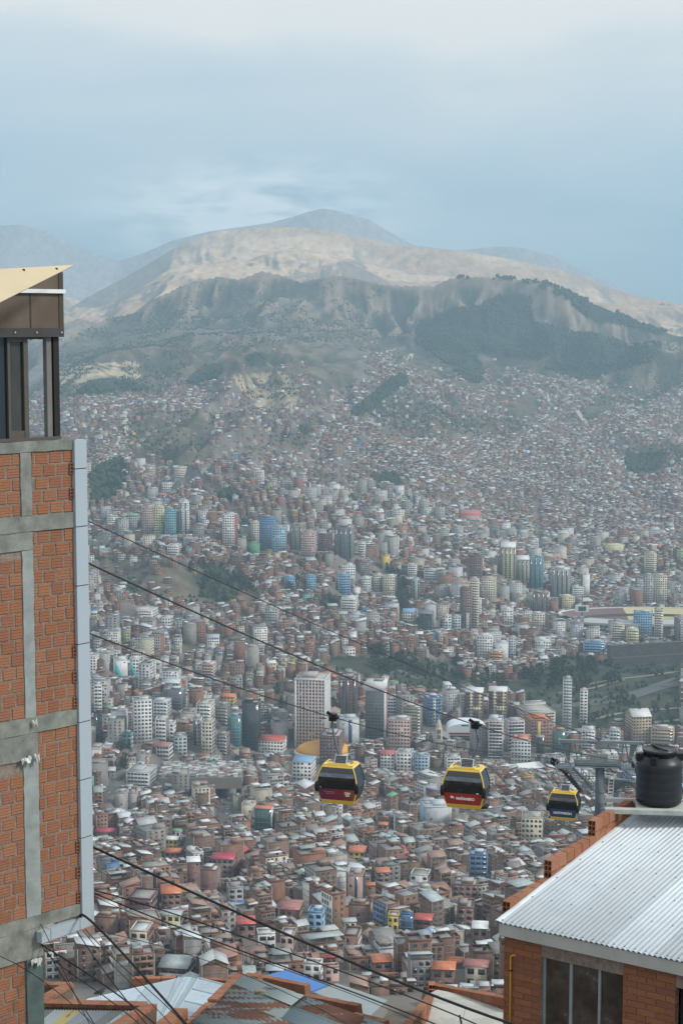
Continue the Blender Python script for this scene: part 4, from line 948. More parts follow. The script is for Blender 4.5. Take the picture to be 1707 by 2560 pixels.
for zp, cnt, lab, (h0, h1) in ZONES:
    xs, ys_ = [p[0] for p in zp], [p[1] for p in zp]; k = 0
    while k < cnt:
        px, py = random.uniform(min(xs), max(xs)), random.uniform(min(ys_), max(ys_))
        if not inpoly(np.array([px]), np.array([py]), zp)[0]: continue
        g = hit_ground(px, py); put_tree(g.x, g.y, random.uniform(h0, h1), lab, 'trees: ' + lab.split(' tree ')[1][:50], random.randrange(5)); k += 1
# forest canopies on the hills: nobody could count them
def canopy(name, polys, n, hh, label, ymin, ymax):
    r = np.random.default_rng(3); lo = max(ymin, 1500)
    yy = np.sqrt(r.uniform(lo ** 2, ymax ** 2, n)); xx = r.uniform(-.215, .215, n) * yy; zz = T(xx, yy); px, py = proj(xx, yy, zz); k = np.zeros(n, bool)
    for p in polys: k |= inpoly(px, py, p)
    k &= fbm(xx / 70, yy / 90, 3, 91) > .42
    G = np.stack([xx[k], yy[k], zz[k]], 1)
    G = np.array(G); m_ = len(G); s = r.uniform(.7, 1.3, m_) * hh
    ang = r.random(m_) * 6.28; V = []; Fc = []
    k6 = np.arange(6) * math.pi / 3
    ring = lambda rad, z: np.stack([G[:, None, 0] + (rad * s)[:, None] * np.cos(k6 + ang[:, None]) * r.uniform(.7, 1.3, (m_, 6)), G[:, None, 1] + (rad * s)[:, None] * np.sin(k6 + ang[:, None]), (G[:, 2] + z * s)[:, None] + r.uniform(-.08, .08, (m_, 6)) * s[:, None]], -1)
    a, b_ = ring(.30, .15), ring(.42, .55); top = np.stack([G[:, 0], G[:, 1], G[:, 2] + s], -1)[:, None]
    V = np.concatenate([a, b_, top], 1).reshape(-1, 3); base = (np.arange(m_) * 13)[:, None, None]
    f1 = np.array([[k, (k + 1) % 6, 6 + (k + 1) % 6, 6 + k] for k in range(6)]); f2 = np.array([[6 + k, 6 + (k + 1) % 6, 12, -1] for k in range(6)])
    f = np.concatenate([f1[None] + base, np.where(f2[None] < 0, -1, f2[None] + base)], 1).reshape(-1, 4)
    tag(link(bpy.data.objects.new(name, np_mesh(name, V, f, None, [M_LEAF]))), label, kind='stuff')
RIDGE_TREES = [(1125, 705), (1145, 686), (1200, 690), (1280, 690), (1345, 700), (1390, 715), (1420, 728), (1460, 750), (1600, 815), (1640, 832), (1640, 838), (1560, 818), (1450, 766), (1380, 735), (1330, 712), (1250, 700), (1190, 700)]
canopy('hillside_wood', FOREST, 130000, 9.5, 'dark evergreen wood covering the hillside hollows', 2000, 6300)
canopy('ridge_wood', [RIDGE_TREES, FOREST[1]], 90000, 13, 'line of trees along the crest of the dark hill', 4000, 6300)
# scattered shrubs on the bare slopes
canopy('hillside_scrub', BARE[:9] + PARK[:1] + [[(150, 860), (450, 700), (1050, 700), (1040, 850), (700, 860), (420, 900), (150, 980)]], 60000, 4.5, 'scattered shrubs on the unbuilt slopes', 1500, 6300)
# ------------------------------------------------------------------ roads and tracks laid on the ground
M_ASPH = plain('asphalt', (.10, .10, .10), .9, scale=.2); M_DIRT = plain('pale_dirt', (.46, .40, .32), .95, scale=.2)
def ribbon(name, pts, width, mat, label, kerb=False):
    g = [hit_ground(*p) for p in pts]; Q = []
    for a, b_ in zip(g, g[1:]):
        n = max(2, int((b_ - a).length / 8))
        for k in range(n):
            q = a.lerp(b_, k / n); Q.append(q)
    Q.append(g[-1]); bm = bmesh.new(); prev = None
    for i, q in enumerate(Q):
        d = Q[min(i + 1, len(Q) - 1)] - Q[max(0, i - 1)]; d.z = 0; d.normalize(); s = Vector((-d.y, d.x, 0)) * width / 2
        row = []
        for sgn in (1, -1):
            e = q + s * sgn; e.z = Tz(e.x, e.y) + .5; row.append(bm.verts.new(e))
        if prev: bm.faces.new([prev[0], prev[1], row[1], row[0]])
        prev = row
    return tag(mk(name, bm, mat), label, kind='structure')
ribbon('road', [(1240, 1800), (1330, 1770), (1470, 1762), (1560, 1748), (1640, 1722), (1707, 1706)], 16, M_ASPH, 'grey dual road crossing the green valley')
ribbon('road', [(1380, 1745), (1480, 1752), (1590, 1730), (1707, 1690)], 8, M_ASPH, 'narrow road above the dual road')
ribbon('road', [(820, 1712), (930, 1700), (1040, 1690), (1140, 1668)], 14, M_ASPH, 'road through the wooded valley floor')
def street(i, w, lab):
    (ax, ay), (bx, by) = STREETS[i][0], STREETS[i][1]; bm = bmesh.new(); prev = None; m_ = 40
    for k in range(m_ + 1):
        x, y = ax + (bx - ax) * k / m_, ay + (by - ay) * k / m_; dx, dy = bx - ax, by - ay; L = math.hypot(dx, dy); sx, sy = -dy / L * w / 2, dx / L * w / 2
        row = [bm.verts.new((x + s * sx, y + s * sy, Tz(x + s * sx, y + s * sy) + .45)) for s in (1, -1)]
        if prev: bm.faces.new([prev[0], prev[1], row[1], row[0]])
        prev = row
    tag(mk('street', bm, M_ASPH), lab, kind='structure')
for i_, lab_ in ((0, 'straight avenue running down through the houses'), (1, 'narrow tree lined avenue between the far towers'), (3, 'street left of the joined grey gables'), (4, 'street beside the long glazed block')): street(i_, 11, lab_)
CARM = []
for cc in ((.6, .6, .6), (.05, .05, .06), (.35, .05, .04), (.10, .16, .30), (.7, .68, .62)):
    bm = bmesh.new(); fbox(bm, Vector((0, 0, 0)), X_, Y_, Z_, -.85, .85, -2.1, 2.1, .3, .95, 0); v8 = fbox(bm, Vector((0, 0, 0)), X_, Y_, Z_, -.78, .78, -1.3, 1.2, .95, 1.5, 1)
    for v in v8[4:]: v.co.x *= .82; v.co.y *= .75
    for wx in (-.8, .8):
        for wy in (-1.3, 1.3): lathe(bm, Vector((wx, wy, .32)), [(.3, -.3), (.3, .3)], 8, .3, 1, 1)
    me = bpy.data.meshes.new('car'); bm.to_mesh(me); bm.free(); me.materials.append(plain('car_paint_%d' % len(CARM), cc, .3, .5)); me.materials.append(M_DARK if 'M_DARK' in globals() else plain('dark_void', (.05, .055, .06), .6)); CARM.append(me)
rc_ = random.Random(6)
for i_, n_, lab_ in ((0, 44, 'small car in the traffic on the straight avenue'), (3, 10, 'small car parked on the street left of the joined grey gables')):
    (ax, ay), (bx, by) = STREETS[i_][0], STREETS[i_][1]; L = math.hypot(bx - ax, by - ay); ang = math.atan2(by - ay, bx - ax) - math.pi / 2
    for k in range(n_):
        f = (k + rc_.random() * .7) / n_; off = rc_.choice((-4.2, -1.6, 1.6, 4.2)); x = ax + (bx - ax) * f - (by - ay) / L * off; y = ay + (by - ay) * f + (bx - ax) / L * off
        o = bpy.data.objects.new('car', rc_.choice(CARM)); o.location = (x, y, Tz(x, y) + .5); o.rotation_euler = (0, 0, ang); link(o); tag(o, lab_, 'car', 'cars: ' + lab_[10:50])
for pp, lb in (([(1480, 1800), (1560, 1782), (1707, 1770)], 'upper'), ([(1420, 1722), (1530, 1700), (1620, 1690), (1707, 1678)], 'top'), ([(1500, 1830), (1600, 1812), (1707, 1800)], 'lower'), ([(1390, 1735), (1480, 1722), (1560, 1700)], 'short')):
    ribbon('terrace_path', pp, 5, plain('earth_path', (.24, .21, .16), .95, scale=.2), lb + ' earth path along the green terraces')
ribbon('dirt_track', [(312, 1034), (318, 1050), (308, 1064), (320, 1085), (303, 1100), (296, 1118)], 9, M_DIRT, 'pale winding track on the left hillside')
ribbon('dirt_track', [(1028, 885), (1020, 900), (1008, 912)], 12, M_DIRT, 'pale track cut under the dark wood')
ribbon('dirt_track', [(1425, 1000), (1450, 1040), (1470, 1062), (1480, 1075)], 10, M_DIRT, 'pale track down the right spur')
ribbon('dirt_track', [(1565, 1198), (1620, 1190), (1660, 1178), (1707, 1172)], 8, M_DIRT, 'pale track along the right slope')
# ------------------------------------------------------------------ stadium, yellow oval hall, white domed hall, church, shed
M_CONC = plain('concrete', (.33, .33, .31), .9, bump=.3, scale=2.5, var=.2); M_WHITE = plain('white_paint', (.72, .72, .70), .6, var=.06); M_DARK = plain('dark_void', (.05, .055, .06), .6)
def stadium():
    g = G_STAD; Y = g.y + 45; c = P(1610, 1575, Y); z0 = min(g.z, Tz(c.x, Y)) + 1; root = empty('stadium', (c.x, Y, z0)); tag(root, 'oval stadium with maroon and yellow seating on the right', 'stadium')
    rx, ry = 106, 46; n = 96; O = Vector((c.x, Y, z0))
    mats = [plain('maroon_seats', (.17, .105, .10), .8), plain('yellow_seats', (.52, .46, .27), .8)]
    bms = [bmesh.new(), bmesh.new()]; rim = bmesh.new(); wallb = bmesh.new(); roofb = bmesh.new()
    E = lambda a, f, z: O + Vector((rx * f * math.cos(a), ry * f * math.sin(a), z))
    for k in range(n):
        a0, a1 = 2 * math.pi * k / n, 2 * math.pi * (k + 1) / n; am = (a0 + a1) / 2
        back = math.sin(am) > -.25; which = 0 if math.cos(am) < -.22 else 1
        zt = 19 if back else 11
        b_ = bms[which]
        for f0, z_0, f1, z_1 in ((.66, 2, .80, 10), (.82, 13, 1.0, zt)):
            if not back and f0 > .8: continue
            b_.faces.new([b_.verts.new(p) for p in (E(a0, f0, z_0), E(a1, f0, z_0), E(a1, f1, z_1), E(a0, f1, z_1))])
        z_r = zt if back else 10; fr = 1.0 if back else .80
        for (A0, A1, z_0, z_1, bb, mf) in ((fr, fr + .025, z_r - 1, z_r + 1.2, rim, 0),):
            q0, q1, q2, q3 = E(a0, A0, z_1), E(a1, A0, z_1), E(a1, A1, z_1), E(a0, A1, z_1)
            bb.faces.new([bb.verts.new(p) for p in (q0, q1, q2, q3)]); bb.faces.new([bb.verts.new(p) for p in (E(a0, A1, z_0), E(a1, A1, z_0), q2, q3)]); bb.faces.new([bb.verts.new(p) for p in (E(a0, A0, z_0), E(a1, A0, z_0), q1, q0)])
        wallb.faces.new([wallb.verts.new(p) for p in (E(a0, 1.0, -6), E(a1, 1.0, -6), E(a1, 1.0, zt - 1), E(a0, 1.0, zt - 1))])
        if back and .66 < 1: wallb.faces.new([wallb.verts.new(p) for p in (E(a0, .82, 10), E(a1, .82, 10), E(a1, .82, 13), E(a0, .82, 13))])
        if 3.6 < am < 5.3:      # the covered stand on the near side
            q = [E(a0, .74, 17), E(a1, .74, 17), E(a1, 1.03, 14), E(a0, 1.03, 14)]; roofb.faces.new([roofb.verts.new(p) for p in q])
            roofb.faces.new([roofb.verts.new(p) for p in (q[3], q[2], q[2] - Z_ * 2.6, q[3] - Z_ * 2.6)])
    mk('seating', bms[0], mats[0], root)['label'] = 'maroon seating on the left bend'; mk('seating', bms[1], mats[1], root)['label'] = 'yellow seating on the back straight'
    mk('rim', rim, M_WHITE, root); mk('outer_wall', wallb, plain('stadium_wall', (.11, .12, .13), .8), root); mk('stand_roof', roofb, plain('stand_roof', (.42, .43, .42), .7), root)
    bm = bmesh.new(); lathe(bm, O + Vector((0, 0, 0)), [(.01, 1.0), (1.0, 1.05)], 40, rx * .66, ry * .66); mk('pitch', bm, plain('turf', (.08, .14, .05), .9), root)
    for a in (3.75, 3.95, 4.15, 4.35, 4.55, 4.75, 4.95, 5.15):
        bm = bmesh.new(); p = E(a, 1.02, 0); beam(bm, p - Z_ * 6, p + Z_ * 12.5, .9); mk('pillar', bm, M_CONC, root)
    for px in (1437, 1454):
        bm = bmesh.new(); q = P(px, 1580, Y - 76); beam(bm, Vector((q.x, q.y, z0 - 8)), P(px, 1541, Y - 76), 4.4); mk('stair_tower', bm, M_CONC, root)
    bm = bmesh.new(); q = P(1454, 1522, Y - 34); fbox(bm, q, X_, Y_, Z_, -8.5, 8.5, -1, 1, -4, 4.5); o = mk('scoreboard', bm, plain('screen_frame', (.62, .66, .68), .6), root)
    bm = bmesh.new(); fbox(bm, q, X_, Y_, Z_, -4.6, 4.6, -1.15, -1.02, -2.6, 3.0); mk('screen', bm, M_DARK, o, world=False).location = (0, 0, 0); o.children[0].data.transform(Matrix.Translation(-Vector((c.x, Y, z0))))
    bm = bmesh.new(); beam(bm, q - Z_ * 24, q - Z_ * 4, 1.2); beam(bm, q + Z_ * 4, q + Z_ * 17, .7); mk('mast', bm, M_DARK, root)
stadium()
def dome_hall():
    g = hit_ground(808, 1912); O = Vector((g.x, g.y + 24, g.z)); k = F / (g.y + 24); rx = 71 / k; top = P(808, 1852, O.y).z - O.z; eave = P(808, 1880, O.y - 5).z - O.z
    root = empty('oval_arena', O); tag(root, 'round arena with a shallow orange yellow dome behind the nearest cabin', 'arena')
    bm = bmesh.new(); lathe(bm, O, [(rx * math.cos(t_), eave + (top - eave) * math.sin(t_)) for t_ in np.linspace(0, 1.5, 9)], 40, 1, .8); mk('dome', bm, plain('yellow_roof', (.70, .36, .07), .6), root, True)
    bm = bmesh.new(); lathe(bm, O, [(rx * 1.0, -8), (rx * 1.0, eave - 2.2)], 40, 1, .8); mk('drum', bm, plain('pale_green_wall', (.36, .42, .38), .8), root)
    bm = bmesh.new(); lathe(bm, O, [(rx * 1.02, eave - 2.2), (rx * 1.06, eave - 2.0), (rx * 1.06, eave - .3), (rx * 1.0, eave)], 40, 1, .8); mk('rim', bm, M_WHITE, root)
    g = hit_ground(1165, 1858); Yh = g.y + 18; O = Vector((P(1165, 1850, Yh).x, Yh, g.z)); k = F / Yh; rx = 53 / k; top = P(1165, 1802, Yh).z - O.z; eave = P(1165, 1828, Yh - 6).z - O.z
    root = empty('covered_market', O); tag(root, 'brick hall under a broad white vaulted roof beside the pinkish white towers', 'hall')
    bm = bmesh.new(); n = 14; a, b_ = [], []
    for i in range(n + 1):
        t_ = math.pi * i / n; x = -rx * math.cos(t_); z = eave + (top - eave) * math.sin(t_) ** .7
        a.append(bm.verts.new(O + Vector((x, -12, z)))); b_.append(bm.verts.new(O + Vector((x * .94, 14, z))))
    for i in range(n): bm.faces.new([a[i], a[i + 1], b_[i + 1], b_[i]])
    bm.faces.new(a); bm.faces.new(b_[::-1]); mk('vaulted_roof', bm, plain('pale_blue_white_roof', (.66, .72, .76), .5), root)
    bm = bmesh.new(); fbox(bm, O, X_, Y_, Z_, -rx * .94, rx * .94, -10, 12, -8, eave - .2); mk('wall', bm, plain('terracotta_wall', (.30, .17, .12), .8), root)
    for z in (1, 4.2, 7.4, 10.4):
        if z < eave - 2: bm = bmesh.new(); fbox(bm, O, X_, Y_, Z_, -rx * .9, rx * .9, -10.2, -10.05, z, z + 1.7); mk('window', bm, M_DARK, root)
    bm = bmesh.new(); fbox(bm, O, X_, Y_, Z_, -rx * .9, rx * .7, -13, -10.3, 6.0, 6.4); mk('canopy', bm, plain('salmon_roof', (.56, .30, .22), .7), root)
    # church
    g = hit_ground(1096, 1880); O = g.copy(); hgt = P(1096, 1797, g.y).z - g.z; root = empty('church', O); tag(root, 'cream church with a pointed bell tower left of the white vaulted hall', 'church')
    k = g.y / F; w = 9 * k; M_CR = plain('cream_stone', (.56, .50, .38), .8)
    bm = bmesh.new(); lathe(bm, O, [(w * 1.5, -8), (w * 1.4, hgt * .35), (w * 1.05, hgt * .36), (w * .95, hgt * .72), (w * .8, hgt * .74), (w * .75, hgt * .82), (w * .45, hgt * .93), (.15, hgt)], 8); mk('bell_tower', bm, M_CR, root)
    bm = bmesh.new(); beam(bm, O + Z_ * hgt, O + Z_ * (hgt + 2.4), .25); beam(bm, O + Vector((-.8, 0, hgt + 1.5)), O + Vector((.8, 0, hgt + 1.5)), .25); mk('cross', bm, M_CR, root)
    for zf in (.42, .58):
        for s in (-.3, .3): bm = bmesh.new(); fbox(bm, O, X_, Y_, Z_, (s - .14) * w, (s + .14) * w, -w * 1.15, -w * .9, hgt * zf, hgt * (zf + .11)); mk('opening', bm, M_DARK, root)
    bm = bmesh.new(); fbox(bm, O, X_, Y_, Z_, -4, 10, 2, 26, -8, hgt * .35); mk('nave', bm, M_CR, root)
    bm = bmesh.new()
    for s in (-1, 1): poly(bm, [O + Vector((3, 1.5, hgt * .35 + 4)), O + Vector((3, 27, hgt * .35 + 4)), O + Vector((3 + 8 * s, 27, hgt * .35)), O + Vector((3 + 8 * s, 1.5, hgt * .35))], .3)
    mk('nave_roof', bm, plain('slate_grey', (.22, .22, .22), .7), root)
    # long white-roofed shed
    a = hit_ground(1248, 1948); b2 = hit_ground(1360, 1938); hz = 7; d = b2 - a; d.z = 0; L = d.length; d.normalize(); s = Vector((-d.y, d.x, 0)); zb = min(a.z, b2.z)
    root = empty('market_shed', (a.x, a.y, zb)); tag(root, 'long shed with a white roof behind the third cabin', 'shed'); O = Vector((a.x, a.y, zb))
    bm = bmesh.new(); fbox(bm, O, d, s, Z_, 0, L, 0, 11, -6, hz); mk('wall', bm, plain('grey_green_wall', (.30, .34, .31), .8), root)
    bm = bmesh.new(); poly(bm, [O - s * 1 + Z_ * (hz + .4) - d, O - s * 1 + Z_ * (hz + .4) + d * (L + 1), O + s * 12 + Z_ * (hz + 2.4) + d * (L + 1), O + s * 12 + Z_ * (hz + 2.4) - d], .3); mk('roof', bm, M_WHITE, root)
    # retaining wall below the stadium
    p0, p1 = hit_ground(1530, 1668), hit_ground(1712, 1655); root = empty('retaining_wall', p0); tag(root, 'dark stone retaining wall terraced below the stadium', 'wall')
    d = p1 - p0; d.z = 0; L = d.length; d.normalize(); s = Vector((-d.y, d.x, 0))
    for k_, (h_, off) in enumerate(((10, 0), (23, 7))): bm = bmesh.new(); fbox(bm, p0, d, s, Z_, 0, L, off, off + 6.9, -8, h_ ); mk('terrace', bm, plain('dark_stone', (.075, .075, .07), .9, scale=.4, var=.3), root)
    # the market block: a dense jumble of low tin stalls on a walled deck
    a = G_MARKET; d = Vector((1, .04, 0)).normalized(); L = 66.0; s = Vector((-d.y, d.x, 0)); r = random.Random(4); root = empty('market_hall', a); tag(root, 'flat market block covered by a jumble of tin stalls, left of the avenue', 'market')
    bm = bmesh.new(); fbox(bm, a, d, s, Z_, 0, L, 0, 46, -6, 3); mk('wall', bm, plain('grey_market_wall', (.22, .20, .18), .85), root)
    bm = bmesh.new()
    for _ in range(620):
        u, v, w_, d_ = r.uniform(0, L - 5), r.uniform(1, 42), r.uniform(1.8, 5.5), r.uniform(1.5, 4); hh = r.uniform(.8, 2.8)
        fbox(bm, a + d * u + s * v, (d + s * r.uniform(-.2, .2)).normalized(), s, Z_, 0, w_, 0, d_, 3, 3 + hh, r.randrange(4))
    o = mk('stall_roofs', bm, [plain('tin_light', (.55, .58, .58), .6), plain('tin_mid', (.34, .36, .36), .6), plain('tin_dark', (.2, .2, .2), .6), plain('tin_rust', (.27, .2, .17), .7)], root); o['kind'] = 'stuff'
    # large blue-tarped and grey roofs just below the near slope edge
    for nm, lab, pts, mt in (('warehouse', 'warehouse under a bright blue tarpaulin roof beyond the patched roof', [(655, 2440, 515), (722, 2424, 540), (820, 2462, 505), (780, 2478, 480)], plain('blue_tarp', (.06, .20, .52), .55)),
                             ('warehouse', 'grey ribbed warehouse roof right of the blue tarpaulin', [(785, 2480, 480), (842, 2458, 520), (968, 2500, 500), (925, 2540, 455)], plain('grey_warehouse_roof', (.27, .31, .31), .6, scale=.4))):
        q = [P(*p) for p in pts]; cz = Vector((sum(p.x for p in q) / 4, sum(p.y for p in q) / 4, 0)); cz.z = Tz(cz.x, cz.y); root = empty(nm, cz); tag(root, lab, 'warehouse')
        bm = bmesh.new(); poly(bm, q, .4); mk('roof', bm, mt, root)
        bm = bmesh.new(); b0 = [bm.verts.new(Vector((p.x, p.y, cz.z - 8))) for p in q]; t0 = [bm.verts.new(p - Z_ * .45) for p in q]
        for k_ in range(4): bm.faces.new([b0[k_], b0[(k_ + 1) % 4], t0[(k_ + 1) % 4], t0[k_]])
        bm.faces.new(t0); mk('wall', bm, plain('grey_render', (.26, .26, .25), .85), root)
dome_hall()
# ------------------------------------------------------------------ near materials
def streaky(name, c1, c2, c3=None, scale=(1, 1, 1), thr=.52, rough=.5, metal=0.0, spec=.5):
    m, t, b = new_mat(name, rough, spec, metal); tc = N(t, 'ShaderNodeTexCoord'); mp = N(t, 'ShaderNodeMapping'); mp.inputs['Scale'].default_value = scale
    t.links.new(tc.outputs['Generated'], mp.inputs[0]); oi = N(t, 'ShaderNodeObjectInfo'); va = N(t, 'ShaderNodeVectorMath', operation='ADD'); t.links.new(mp.outputs[0], va.inputs[0])
    cx = N(t, 'ShaderNodeCombineXYZ'); t.links.new(mathn(t, 'MULTIPLY', oi.outputs['Random'], 37.0), cx.inputs[0]); t.links.new(mathn(t, 'MULTIPLY', oi.outputs['Random'], 11.0), cx.inputs[1]); t.links.new(cx.outputs[0], va.inputs[1])
    n = N(t, 'ShaderNodeTexNoise', Scale=2.2, Detail=8.0, Roughness=.62); t.links.new(va.outputs[0], n.inputs['Vector'])
    n2 = N(t, 'ShaderNodeTexNoise', Scale=9.0, Detail=5.0); t.links.new(va.outputs[0], n2.inputs['Vector'])
    base = mixc(t, n2.outputs[0], c1, tuple(v * .78 for v in c1)); r = ramp(t, [(thr - .015, 0.0), (thr + .03, 1.0)], n.outputs[0])
    col = mixc(t, r.outputs[0], base, mixc(t, n2.outputs[0], c2, c3 or tuple(v * .6 for v in c2)))
    tint = ramp(t, [(0, .82), (1, 1.15)], oi.outputs['Random']); t.links.new(mixc(t, 1.0, col, tint.outputs[0], 'MULTIPLY'), b.inputs['Base Color'])
    rr = ramp(t, [(0, rough), (1, .9)], r.outputs[0]); t.links.new(rr.outputs[0], b.inputs['Roughness'])
    return m
def brick_mat(name, cols, groove=True, wear=.25):
    m, t, b = new_mat(name, .88, .15); tc = N(t, 'ShaderNodeTexCoord'); oi = N(t, 'ShaderNodeObjectInfo')
    r = ramp(t, [(i / (len(cols) - 1), c) for i, c in enumerate(cols)], oi.outputs['Random'])
    n = N(t, 'ShaderNodeTexNoise', Scale=7.0, Detail=8.0, Roughness=.7); n3 = N(t, 'ShaderNodeTexNoise', Scale=1.9, Detail=3.0)
    va = N(t, 'ShaderNodeVectorMath', operation='ADD'); t.links.new(tc.outputs['Object'], va.inputs[0]); t.links.new(oi.outputs['Location'], va.inputs[1])
    t.links.new(va.outputs[0], n.inputs['Vector']); t.links.new(va.outputs[0], n3.inputs['Vector'])
    g = ramp(t, [(.60, 0.0), (.85, 1.0)], n3.outputs[0]); col = mixc(t, mathn(t, 'MULTIPLY', g.outputs[0], wear * 3), r.outputs[0], (.27, .22, .18))
    mu = ramp(t, [(.3, .80), (.7, 1.18)], n.outputs[0]); col = mixc(t, 1.0, col, mu.outputs[0], 'MULTIPLY')
    hgt = n.outputs[0]
    if groove:
        sp = N(t, 'ShaderNodeSeparateXYZ'); t.links.new(tc.outputs['Object'], sp.inputs[0])
        w = mathn(t, 'PINGPONG', mathn(t, 'MULTIPLY', sp.outputs[2], 4.0), .5); gr = ramp(t, [(.06, 0.0), (.13, 1.0)], w)
        col = mixc(t, 1.0, col, ramp(t, [(0, .70), (1, 1.0)], gr.outputs[0]).outputs[0], 'MULTIPLY'); hgt = mathn(t, 'ADD', mathn(t, 'MULTIPLY', n.outputs[0], .4), gr.outputs[0])
    t.links.new(col, b.inputs['Base Color']); bp = N(t, 'ShaderNodeBump', Strength=.5); bp.inputs['Distance'].default_value = .006; t.links.new(hgt, bp.inputs['Height']); t.links.new(bp.outputs[0], b.inputs['Normal'])
    return m
M_BR1 = brick_mat('hollow_brick_clay', [(.30, .128, .068), (.26, .115, .066), (.32, .15, .084), (.27, .125, .08), (.305, .135, .07)])
M_BR2 = brick_mat('parapet_brick_clay', [(.29, .125, .072), (.24, .105, .062), (.32, .155, .095), (.26, .13, .085)], groove=False, wear=.15)
M_BR3 = brick_mat('solid_brick_clay', [(.25, .105, .055), (.21, .09, .052), (.28, .12, .062), (.23, .095, .05)], groove=False, wear=.12)
M_MORT = plain('mortar', (.215, .175, .14), .95, scale=14, var=.3, bump=.5)
M_CGR = plain('rough_concrete', (.205, .215, .19), .95, .1, scale=5, var=.32, bump=.6, detail=9)
M_CGR2 = plain('pale_column_concrete', (.27, .30, .285), .95, .1, scale=4, var=.2, bump=.4, detail=9)
M_CLAD = plain('grey_cladding', (.36, .42, .455), .38, .5, scale=60, var=.05)
M_BLK = plain('black_rubber', (.012, .013, .014), .5); M_HOLE = plain('hole_dark', (.03, .018, .014), .9)
def unit_box_mesh(name, mat, bevel=0.0, chip=0):
    bm = bmesh.new(); bmesh.ops.create_cube(bm, size=1.0)
    if bevel: bmesh.ops.bevel(bm, geom=bm.edges[:], offset=bevel, segments=1, affect='EDGES')
    r = random.Random(chip)
    if chip:
        for v in bm.verts: v.co += Vector((r.uniform(-1, 1) * .03, 0, r.uniform(-1, 1) * .035))
    me = bpy.data.meshes.new(name); bm.to_mesh(me); bm.free(); me.materials.append(mat); return me
def hollow_mesh(name, mat, nx, nz):
    bm = bmesh.new(); xs = np.linspace(-.5, .5, nx + 1); zs = np.linspace(-.5, .5, nz + 1); w = .045; h = .035
    for x in xs: fbox(bm, Vector((min(max(x, -.5 + w), .5 - w), 0, 0)), X_, Y_, Z_, -w, w, -.5, .0, -.5, .5)
    for z in zs:
        for a, b_ in zip(xs, xs[1:]): fbox(bm, Vector((0, 0, min(max(z, -.5 + h), .5 - h))), X_, Y_, Z_, a + w * 1.0 + .001, b_ - w * 1.0 - .001, -.497, .0, -h, h)
    fbox(bm, Vector((0, 0, 0)), X_, Y_, Z_, -.5, .5, .001, .5, -.5, .5, 0); fbox(bm, Vector((0, 0, 0)), X_, Y_, Z_, -.47, .47, -.03, .0, -.47, .47, 1)
    me = bpy.data.meshes.new(name); bm.to_mesh(me); bm.free(); me.materials.append(mat); me.materials.append(M_HOLE); return me
def rot_from(ex, ey, ez): return Matrix((ex, ey, ez)).transposed().to_4x4()
def put(name, me, root, c, ex, ey, ez, sx, sy, sz):
    o = bpy.data.objects.new(name, me); M = Matrix.Translation(c) @ rot_from(ex, ey, ez) @ Matrix.Diagonal((sx, sy, sz, 1))
    o.matrix_basis = root.matrix_basis.inverted() @ M; return link(o, root)
random.seed(21)
BRK = [unit_box_mesh('brick', M_BR1, .03, c) for c in range(1, 5)]; BRH = hollow_mesh('hollow_brick', M_BR1, 2, 3); BRP = [unit_box_mesh('brick', M_BR2, .02, c) for c in range(1, 4)]; BRS = [unit_box_mesh('brick', M_BR3, .015, c) for c in range(1, 4)]; BRHP = hollow_mesh('hollow_brick', M_BR2, 2, 2)
